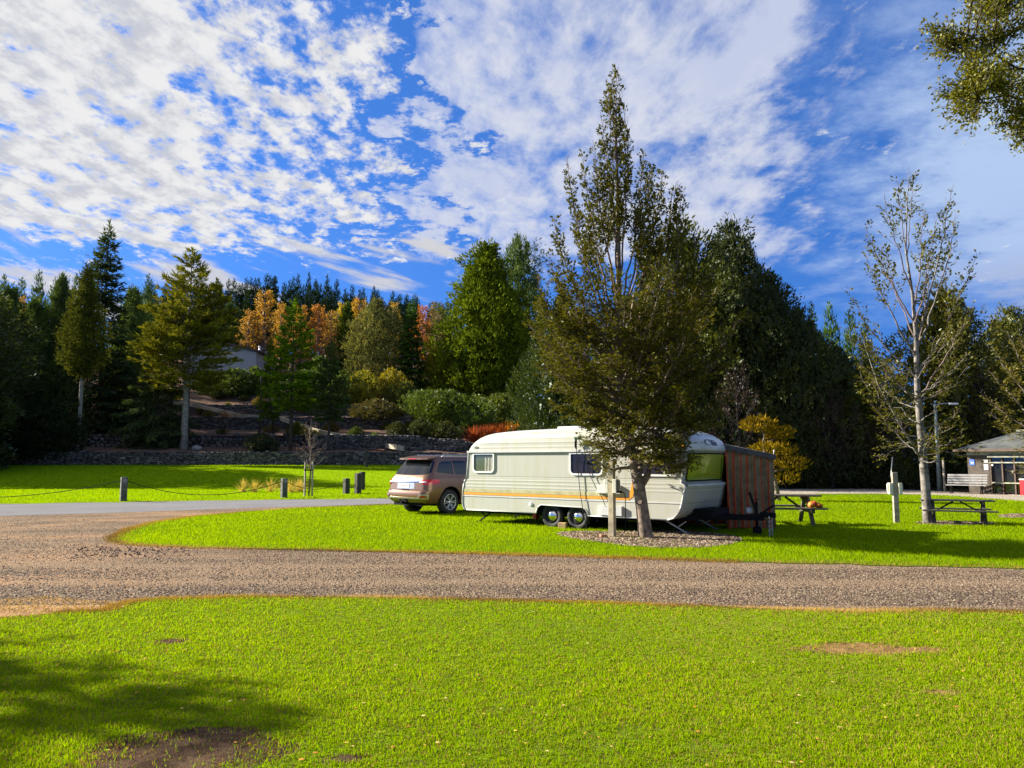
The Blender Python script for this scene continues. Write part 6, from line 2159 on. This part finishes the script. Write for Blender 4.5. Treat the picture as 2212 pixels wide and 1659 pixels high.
# chassis
mb = MB()
for y in (.45, CW - .45): mb.bar((.3, y, .30), (5.9, y, .30), .06, .10)
for x in (.5, 2.3, 4.1, 5.7): mb.bar((x, .3, .30), (x, CW - .3, .30), .06, .08)
mb.bar((2.82, .2, .29), (2.82, CW - .2, .29), .08, .08); mb.bar((3.58, .2, .29), (3.58, CW - .2, .29), .08, .08)
mb.build('chassis', MAT['black'], CV)
mb = MB()
for y in (.45, CW - .45): mb.bar((5.6, y, .36), (7.62, CW / 2, .40), .07, .11)
mb.box((7.62, CW / 2, .41), (.25, .20, .14)); mb.box((6.55, CW / 2, .46), (.5, .9, .22))
mb.build('drawbar', MAT['black'], CV)
mb = MB(); mb.box((7.85, CW / 2, .47), (.34, .11, .11), ch=.02); mb.bar((7.62, CW / 2, .47), (7.46, CW / 2 - .02, .95), .035, .05); mb.bar((7.75, CW / 2, .52), (8.0, CW / 2, .68), .03, .04)
mb.build('coupling', MAT['black'], CV)
mb = MB(); mb.tube([(7.55, CW / 2 + .16, .10), (7.55, CW / 2 + .16, .74)], .03, 8); mb.tube([(7.55, CW / 2 + .16, .74), (7.55, CW / 2 + .10, .78), (7.62, CW / 2 + .10, .80)], .012, 6); mb.lathe([(0, -.03), (.10, -.03), (.105, 0), (.10, .03), (0, .03)], (7.55, CW / 2 + .16, .105), 'Y', 18)
mb.build('jockey_wheel', MAT['black'], CV)
mb = MB(); mb.lathe([(0, .62), (.05, .615), (.08, .60), (.085, .585), (.085, .50)], (7.42, CW / 2, 0), 'Z', 14); mb.build('jack_cap', MAT['steel'], CV)
for dy in (-.12, .05):
    mb = MB()
    for k in range(9):
        mb.box((7.92 + .01 * (k % 2), CW / 2 + dy, .42 - k * .046), (.014 if k % 2 else .034, .034 if k % 2 else .014, .055), rz=.4)
    mb.build('safety_chain', MAT['steel'], CV)
for (x, x2, dn) in ((5.75, 6.35, .02), (.75, .25, .02)):
    for y in (.35, CW - .35):
        mb = MB(); mb.bar((x, y, .32), (x2, y, dn), .035, .035); mb.bar((x2 + (x - x2) * .45, y, .165), (x2 + (x - x2) * .1, y, .30), .02, .025); mb.box((x2, y, .02), (.12, .10, .03))
        mb.build('corner_steady', MAT['steel'] if x > 3 else MAT['black'], CV)
mb = MB(); mb.box((2.05, .5, .24), (.10, .18, .16)); mb.build('reflector_block', pbr('red_block', (.5, .05, .02), .5), CV)
# wheel chock
cc = Matrix.Rotation(CYAW, 4, 'Z') @ Vector((3.22, -.02, 0))
mb = MB().box((CO.x + cc.x, CO.y + cc.y, .075), (.20, .14, .15), rz=CYAW + .2, ch=.008)
tag(mb.build('wheel_chock', pbr('chock_wood', (.50, .33, .16), .8, var=.25)), 'pale wooden block wedged between the two caravan wheels', 'chock')
# aerial leads hung on the side
def cvw(x, y, z):
    v = Matrix.Rotation(CYAW, 4, 'Z') @ Vector((x, y, z)); return (v.x + CO.x, v.y + CO.y, v.z)
p1 = [(3.66, -.05, 2.16), (3.67, -.075, 1.90), (3.68, -.06, 1.5), (3.71, -.05, 1.25), (3.74, -.05, .95), (3.77, -.05, .75), (3.82, -.05, .50), (3.87, -.07, .30), (3.98, -.16, .10), (4.06, -.24, .02)]
p2 = [(3.72, -.05, 2.16), (3.90, -.075, 1.90), (3.91, -.06, 1.66), (3.98, -.055, 1.45), (4.06, -.05, 1.25), (4.20, -.05, 1.0), (4.35, -.05, .80), (4.42, -.06, .66), (4.46, -.085, .60)]
root = empty('aerial_leads', cvw(3.68, -.05, 2.15), CYAW, 'two thin dark leads hanging from a green hook down the caravan side', 'cable')
inv = Vector((3.68, -.05, 2.15))
for p in (p1, p2): MB().tube([tuple(Vector(q) - inv) for q in p], .0085, 5).build('lead', MAT['black'], root)
mb = MB(); mb.tube([(-.02, -.02, .05), (-.03, -.035, -.05), (-.035, -.03, -.16), (-.02, -.03, -.22)], [.02, .03, .026, .01], 7); mb.build('plug_bundle', MAT['black'], root)
mb = MB(); mb.box((.05, -.06, .045), (.16, .13, .07), ch=.02); mb.bar((.1, -.06, .03), (.24, -.10, -.02), .03, .03); mb.build('hook', pbr('hook_green', (.03, .07, .02), .6), root)

# ------------------------------------------------------------------ awning
AWL, AWR = Vector((5.14, 18.66, 0)), Vector((6.38, 18.92, 0))
back = Vector((-.793, .609, 0)) * 3.6
farside = Vector(cvw(6.0, CW + .02, 0))
AW = empty('awning', (AWL.x, AWL.y, 0), 0, 'red and khaki striped canvas awning with dark roof on the far side of the caravan', 'awning')


def canvas(a, b2, zl, zr, nstripe, name, mats, amp=.07, parent=AW, phase=0):
    d = (b2 - a); L = d.length; d.normalize(); nr = Vector((d.y, -d.x, 0))
    N = 160
    vs, fs, mi = [], [], []
    for i in range(N + 1):
        s = i / N
        for k, zf in enumerate((0, .2, .45, .7, .9, 1.0)):
            top_ = zl + (zr - zl) * s
            fold = amp * (1.15 - .75 * zf) * (math.sin(2 * PI * s * nstripe * 1.0 + 1.2 * zf + phase) + .5 * math.sin(2 * PI * s * nstripe * .43 + 2.5 * zf + 1))
            p = a + d * (s * L + .02 * math.sin(9 * s + 3 * zf) * (1 - zf)) + nr * fold - AWL
            vs.append((p.x, p.y, .03 + zf * (top_ - .03) + (.05 * math.sin(6 * s) if k == 0 else 0) * .4))
    for i in range(N):
        for k in range(5):
            fs.append((i * 6 + k, (i + 1) * 6 + k, (i + 1) * 6 + k + 1, i * 6 + k + 1))
            mi.append([0, 1][int((i / N) * nstripe * 2) % 2])
    mb = MB().add(vs, fs, sm=True); mb.m = mi
    return mb.build(name, mats, parent, recalc=False)


MAT['canvas_red'] = pbr('canvas_red', (.40, .06, .016), .9, var=.3, scale=5)
MAT['canvas_khaki'] = pbr('canvas_khaki', (.25, .21, .125), .9, var=.3, scale=5)
MAT['canvas_grey'] = pbr('canvas_grey', (.085, .08, .085), .85, var=.25, scale=4)
cmats = [MAT['canvas_red'], MAT['canvas_khaki']]
canvas(AWL, AWR, 2.00, 1.78, 7, 'front_panel', cmats)
canvas(AWR, AWR + back, 1.78, 1.78, 14, 'side_panel', cmats, phase=1)
canvas(AWR + back, AWL + back + Vector((-.1, -.1, 0)), 1.78, 2.05, 6, 'rear_panel', cmats, phase=2)
hi0, hi1 = Vector(cvw(6.30, CW - .02, 2.10)), Vector(cvw(2.9, CW - .02, 2.10))
fl0 = AWL + Vector((-.10, -.05, 2.06))
ov = Vector((.06, -.05, 0))
r0, r1 = AWR + ov + Vector((0, 0, 1.80)), AWR + back + Vector((.08, .06, 1.80))
mb = MB()
vs = [hi0 - AWL, fl0 - AWL, r0 - AWL, r1 - AWL, hi1 - AWL]
mb.add(vs, [(0, 1, 2), (0, 2, 3, 4)])
# scalloped valance
for (a, c) in ((fl0, r0), (r0, r1)):
    L = (c - a).length; k = max(6, int(L / .12)); N = k * 6
    nrm = (c - a).cross(Vector((0, 0, 1))).normalized() * .012
    V = []
    for i in range(N + 1):
        p = a.lerp(c, i / N) - AWL
        V += [p + nrm, p + nrm - Vector((0, 0, .10 + .045 * abs(math.sin(PI * i / 6))))]
    mb.add(V, [(2 * i, 2 * i + 2, 2 * i + 3, 2 * i + 1) for i in range(N)])
mb.build('roof', MAT['canvas_grey'], AW, recalc=False)
for p, h in ((AWR, 1.82), (AWR + back, 1.8)):
    q = p - AWL
    MB().tube([(q.x, q.y, -.05), (q.x, q.y, h)], .018, 8).build('pole', MAT['steel'], AW)
mb = MB().tube([(AWR.x - AWL.x + .02, AWR.y - AWL.y - .04, 1.80), (AWR.x - AWL.x + .03, AWR.y - AWL.y - .05, 1.92)], .012, 6)
mb.build('pole_tip', MAT['white_paint'], AW)

# ------------------------------------------------------------------ car
HD = R(48)
CAR = empty('parked_car', (-3.31, 23.76, 0), HD, 'bronze grey sport utility car with red tail lights parked behind the caravan', 'car')
LV = [(.33, .30, 4.70, .78), (.38, .14, 4.80, .84), (.46, .05, 4.86, .89), (.56, .0, 4.89, .92), (.66, .0, 4.89, .93), (.735, .02, 4.88, .935), (.765, .085, 4.87, .935), (.90, .10, 4.82, .935), (1.00, .11, 4.74, .928), (1.08, .135, 4.60, .912),
      (1.14, .165, 4.05, .888), (1.19, .20, 3.93, .862), (1.40, .345, 3.55, .80), (1.58, .475, 3.22, .735), (1.68, .55, 3.02, .69), (1.735, .60, 2.86, .655), (1.775, .68, 2.66, .60), (1.80, .85, 2.4, .50)]
LZ = [l[0] for l in LV]


def loop_at(z):
    xr, xf, hw = (np.interp(z, LZ, [l[k] for l in LV]) for k in (1, 2, 3))
    rr, rf_ = .24, .42
    rf_ = min(rf_, hw * .6)
    P = []
    for i in range(4): P.append((xr - .03 * (1 - (i / 4) ** 2), -(hw - rr) * i / 4))
    for i in range(8):
        a = R(180 + 90 * i / 8); P.append((xr + rr + rr * math.cos(a), -(hw - rr) + rr * math.sin(a)))
    for i in range(20): P.append((xr + rr + (xf - rf_ - xr - rr) * i / 20, -hw))
    for i in range(8):
        a = R(270 + 90 * i / 8); P.append((xf - rf_ + rf_ * math.cos(a), -(hw - rf_) + rf_ * math.sin(a)))
    for i in range(8): P.append((xf, -(hw - rf_) + 2 * (hw - rf_) * i / 8))
    for i in range(8):
        a = R(90 * i / 8); P.append((xf - rf_ + rf_ * math.cos(a), hw - rf_ + rf_ * math.sin(a)))
    for i in range(20): P.append((xf - rf_ - (xf - rf_ - xr - rr) * i / 20, hw))
    for i in range(8):
        a = R(90 + 90 * i / 8); P.append((xr + rr + rr * math.cos(a), hw - rr + rr * math.sin(a)))
    for i in range(4): P.append((xr - .03 * (1 - ((4 - i) / 4) ** 2), (hw - rr) * (4 - i) / 4))
    return np.array(P)


NL = 88


def surf(s, z, off=0.0):
    P = loop_at(z)
    s = s % NL
    i = int(s); f = s - i
    a, b2 = P[i], P[(i + 1) % NL]
    p = a + (b2 - a) * f
    tdir = b2 - a
    nr = np.array([tdir[1], -tdir[0]]); nr = nr / (np.linalg.norm(nr) + 1e-9)
    c = P.mean(0)
    if nr @ (p - c) < 0: nr = -nr
    p = p + nr * off
    return (p[0], p[1], z)


def patch(name, mat, ss, zfun, off, parent=CAR, nz=5, thick=0.0, rows=None):
    """ss: list of s values; zfun(s)->(z0,z1)"""
    vs, fs = [], []
    for s in ss:
        z0, z1 = zfun(s)
        for k in range(nz + 1):
            vs.append(surf(s, z0 + (z1 - z0) * k / nz, off))
    n1 = nz + 1
    for i in range(len(ss) - 1):
        for k in range(nz): fs.append((i * n1 + k, (i + 1) * n1 + k, (i + 1) * n1 + k + 1, i * n1 + k + 1))
    if thick:
        b0 = len(vs)
        for s in ss:
            z0, z1 = zfun(s)
            for k in range(nz + 1): vs.append(surf(s, z0 + (z1 - z0) * k / nz, off - thick))
        # rim
        ring = [i * n1 for i in range(len(ss))] + [(len(ss) - 1) * n1 + k for k in range(1, n1)] + [i * n1 + nz for i in range(len(ss) - 2, -1, -1)] + [k for k in range(nz - 1, 0, -1)]
        for a, c in zip(ring, ring[1:] + ring[:1]): fs.append((a, c, b0 + c, b0 + a))
    return MB().add(vs, fs, sm=False).build(name, mat, parent)


m, t, out = new_mat('car_paint')
b = t.n('ShaderNodeBsdfPrincipled')
b.inputs['Base Color'].default_value = (.215, .108, .055, 1)
b.inputs['Metallic'].default_value = .35
b.inputs['Roughness'].default_value = .32
b.inputs['Coat Weight'].default_value = .8
b.inputs['Coat Roughness'].default_value = .04
t.lk(b.outputs[0], out.inputs[0])
MAT['car_paint'] = m
MAT['car_glass'] = pbr('car_glass', (.010, .012, .016), .04, var=0, spec=.7)
MAT['lamp_red'] = pbr('lamp_red', (.62, .008, .010), .15, var=.1, coat=1.0)
MAT['silver'] = pbr('silver', (.62, .61, .60), .25, .6, var=.05)
vs, fs = [], []
zl = sorted(set(LZ + [.61, .70, .83, .95, 1.04, 1.30, 1.49, 1.63]))
for z in zl:
    for p in loop_at(z): vs.append((p[0], p[1], z))
for k in range(len(zl) - 1):
    for i in range(NL):
        fs.append((k * NL + i, k * NL + (i + 1) % NL, (k + 1) * NL + (i + 1) % NL, (k + 1) * NL + i))
fs.append(list(range(NL))[::-1])
vs.append((1.7, 0, 1.835)); tp = len(vs) - 1
for i in range(NL): fs.append(((len(zl) - 1) * NL + i, (len(zl) - 1) * NL + (i + 1) % NL, tp))
cb = MB().add(vs, fs, sm=True).build('body', [MAT['car_paint'], MAT['black']], CAR)
WX, WR = (1.08, 3.93), .385
cut = MB()
for x in WX:
    for sy in (-1, 1):
        cut.lathe([(0, sy * .52), (WR + .085, sy * .52), (WR + .085, sy * 1.1), (0, sy * 1.1)], (x, 0, WR + .02), 'Y', 40, mi=1, sm=False)
co = cut.build('cutter', [MAT['car_paint'], MAT['black']])
md = cb.modifiers.new('b', 'BOOLEAN'); md.operation = 'DIFFERENCE'; md.solver = 'EXACT'; md.object = co
co.matrix_world = Matrix.Translation((-3.31, 23.76, 0)) @ Matrix.Rotation(HD, 4, 'Z')
bpy.context.view_layer.update()
dg = bpy.context.evaluated_depsgraph_get()
nm = bpy.data.meshes.new_from_object(cb.evaluated_get(dg))
cb.modifiers.clear(); cb.data = nm
bpy.data.objects.remove(co)
smooth_by_angle(cb, 40)
lin = lambda a, b2, n: list(np.linspace(a, b2, n))
# glass
patch('rear_window', MAT['car_glass'], lin(-9.5, 9.5, 39), lambda s: (1.215 + .0009 * s * s, 1.665 - .0002 * s * s), .006)
for sgn in (1, -1):
    sg_ = lambda s: s if sgn > 0 else -s
    patch('side_window', MAT['car_glass'], [sg_(s) for s in lin(12.4, 17.6, 10)], lambda s: (1.30 - .06 * (abs(s) - 12.4) / 5, 1.635 - .05 * max(0, 13.4 - abs(s))), .006)
    patch('side_window', MAT['car_glass'], [sg_(s) for s in lin(18.0, 23.6, 10)], lambda s: (1.225, 1.655), .006)
    patch('side_window', MAT['car_glass'], [sg_(s) for s in lin(24.2, 31.0, 10)], lambda s: (1.22, 1.655 - .5 * (max(0, abs(s) - 27.5) / 6)), .006)
    # tail lights wrap round the corner
    tl = patch('tail_light', MAT['lamp_red'], [sg_(s) for s in lin(4.6, 13.2, 22)], lambda s: (.925 + .035 * max(0, (abs(s) - 10.5) / 2.7) + .03 * max(0, 6 - abs(s)), 1.085 - .02 * max(0, 6 - abs(s))), .022, thick=.03)
    patch('clear_lens', MAT['white_paint'], [sg_(s) for s in lin(3.6, 7.5, 10)], lambda s: (.99, 1.035), .028, parent=tl, thick=.02, nz=2)
    # silver lower bumper trim
    patch('bumper_trim', MAT['silver'], [sg_(s) for s in lin(3.2, 10.6, 18)], lambda s: (.50 - .0 * s, .555) if abs(s) < 4.2 else (.50, .64), .018, thick=.03, nz=3)
    patch('bumper_recess', MAT['car_paint'], [sg_(s) for s in lin(4.9, 9.9, 12)], lambda s: (.525, .615), .024, thick=.02, nz=2)
    patch('reflector', MAT['lamp_red'], [sg_(s) for s in lin(5.6, 8.2, 8)], lambda s: (.55, .595), .030, thick=.02, nz=2)
    # handles
    for x in (2.05, 3.1):
        MB().box((x, -sgn * .935, 1.02), (.20, .035, .035), ch=.008).build('door_handle', MAT['silver'], CAR)
    # roof rail
    MB().tube([(1.0, -sgn * .60, 1.775), (1.1, -sgn * .60, 1.825), (2.6, -sgn * .59, 1.835), (2.8, -sgn * .58, 1.78)], .02, 6).build('roof_rail', MAT['silver'], CAR)
    # door seam and wheel arch lip
    MB().tube([surf(sgn * 17.8, z, .002) for z in (.50, .70, .90, 1.05, 1.16)], .004, 4).build('door_seam', MAT['black'], CAR)
    for x in WX:
        pts = [(x + (WR + .085) * math.cos(a), 0, WR + .02 + (WR + .085) * math.sin(a)) for a in np.linspace(R(-12), R(192), 24)]
        pts = [(p[0], -sgn * (np.interp(p[2], LZ, [l[3] for l in LV]) + .004), p[2]) for p in pts]
        MB().tube(pts, .014, 5).build('arch_lip', MAT['car_paint'], CAR)
patch('bumper_trim', MAT['silver'], lin(-3.2, 3.2, 14), lambda s: (.50, .545), .018, thick=.03, nz=2)
patch('tailgate_bar', MAT['chrome'], lin(-3.9, 3.9, 18), lambda s: (1.00, 1.045), .014, thick=.02, nz=2)
patch('plate_recess', MAT['silver'], lin(-2.3, 2.3, 12), lambda s: (.80, .985), .005, thick=.01, nz=2)
patch('recess_shadow_gap', MAT['black'], lin(-2.5, 2.5, 12), lambda s: (.985, 1.0), .010, thick=.01, nz=1)
pl = patch('number_plate', MAT['white_paint'], lin(-1.05, .95, 6), lambda s: (.835, .945), .016, thick=.01, nz=1)
mb = MB()
for (y, z, w, h) in ((.055, .89, .02, .03), (.03, .90, .02, .012), (-.0, .89, .014, .05), (-.03, .885, .02, .012), (-.035, .91, .014, .012), (-.07, .89, .018, .045)):
    mb.box((.035 + .0, y * 1.4, z), (.004, w, h))
lt = mb.build('plate_marks', pbr('plate_grey', (.35, .33, .33), .6, var=0), pl)
lt.location = (np.interp(.89, LZ, [l[1] for l in LV]) - .085, 0, 0)
MB().box((np.interp(.89, LZ, [l[1] for l in LV]) - .0495, .118, .895), (.006, .035, .045)).build('plate_tag', pbr('plate_orange', (.55, .30, .06), .6, var=0), pl)
patch('tailgate_seam', MAT['black'], lin(-5.5, 5.5, 20), lambda s: (.762, .776), .006, nz=1)
patch('boot_handle', MAT['black'], lin(-.9, .9, 6), lambda s: (.765, .79), .012, thick=.01, nz=1)
em = MB().lathe([(0, 0), (.055, 0), (.06, .012), (0, .016)], (0, 0, 0), 'X', 20); eo = em.build('oval_badge', MAT['chrome'], CAR)
eo.scale = (1, 1.35, .6); eo.location = (np.interp(1.12, LZ, [l[1] for l in LV]) - .045, 0, 1.12)
# spoiler with brake light
sp_ = MB(); sp_.prism([(.36, -.66, 1.735), (.90, -.62, 1.815), (.90, .62, 1.815), (.36, .66, 1.735), (.32, .4, 1.735), (.32, -.4, 1.735)], (0, 0, -.05))
so = sp_.build('spoiler', MAT['car_paint'], CAR)
MB().box((.325, 0, 1.71), (.03, .34, .022)).build('brake_light', MAT['lamp_red'], so)
MB().bar((.24, .22, 1.235), (.26, -.22, 1.225), .02, .02).build('rear_wiper', MAT['black'], CAR)
mb = MB(); mb.bar((.35, 0, .36), (-.12, 0, .40), .09, .07); mb.lathe([(0, .40), (.02, .41), (.02, .46), (.028, .48), (.02, .505), (0, .51)], (-.15, 0, 0), 'Z', 12); mb.bar((.0, -.12, .42), (.0, .12, .42), .05, .08)
mb.build('tow_bar', MAT['black'], CAR)
mb = MB(); mb.box((.55, 0, .36), (.8, 1.3, .14)); mb.box((2.5, 0, .33), (3.6, 1.2, .12)); mb.build('underbody', MAT['black'], CAR)
MB().tube([(1.3, .1, 1.83), (1.22, .1, 1.93)], .012, 6).build('roof_aerial', MAT['black'], CAR)
MB().add([(.42, -.58, 0)], []) if False else None
for x in WX:
    for sy in (-1, 1):
        o = wheel(CAR, x, sy * .80, WR, WR, .25, None, sy, None)
        MB().lathe([(.25, sy * .09), (.245, sy * .118), (.225, sy * .112), (.215, sy * .02), (0, sy * .02)], (0, 0, 0), 'Y', 36).build('rim', MAT['silver'] if False else bpy.data.materials['rim_dark'], o)
        mb = MB()
        mb.lathe([(.25, sy * .10), (.245, sy * .125), (.228, sy * .118), (.226, sy * .10)], (0, 0, 0), 'Y', 36)
        for k in range(6):
            for d in (-.16, .16):
                a0 = 2 * PI * k / 6
                a1 = a0 + d
                mb.bar((.05 * math.cos(a0 + d * .5), sy * .105, .05 * math.sin(a0 + d * .5)), (.235 * math.cos(a1), sy * .115, .235 * math.sin(a1)), .022, .024, up=(0, 1, 0))
        mb.lathe([(0, sy * .122), (.05, sy * .118), (.06, sy * .10)], (0, 0, 0), 'Y', 16)
        mb.build('spokes', MAT['silver'], o)
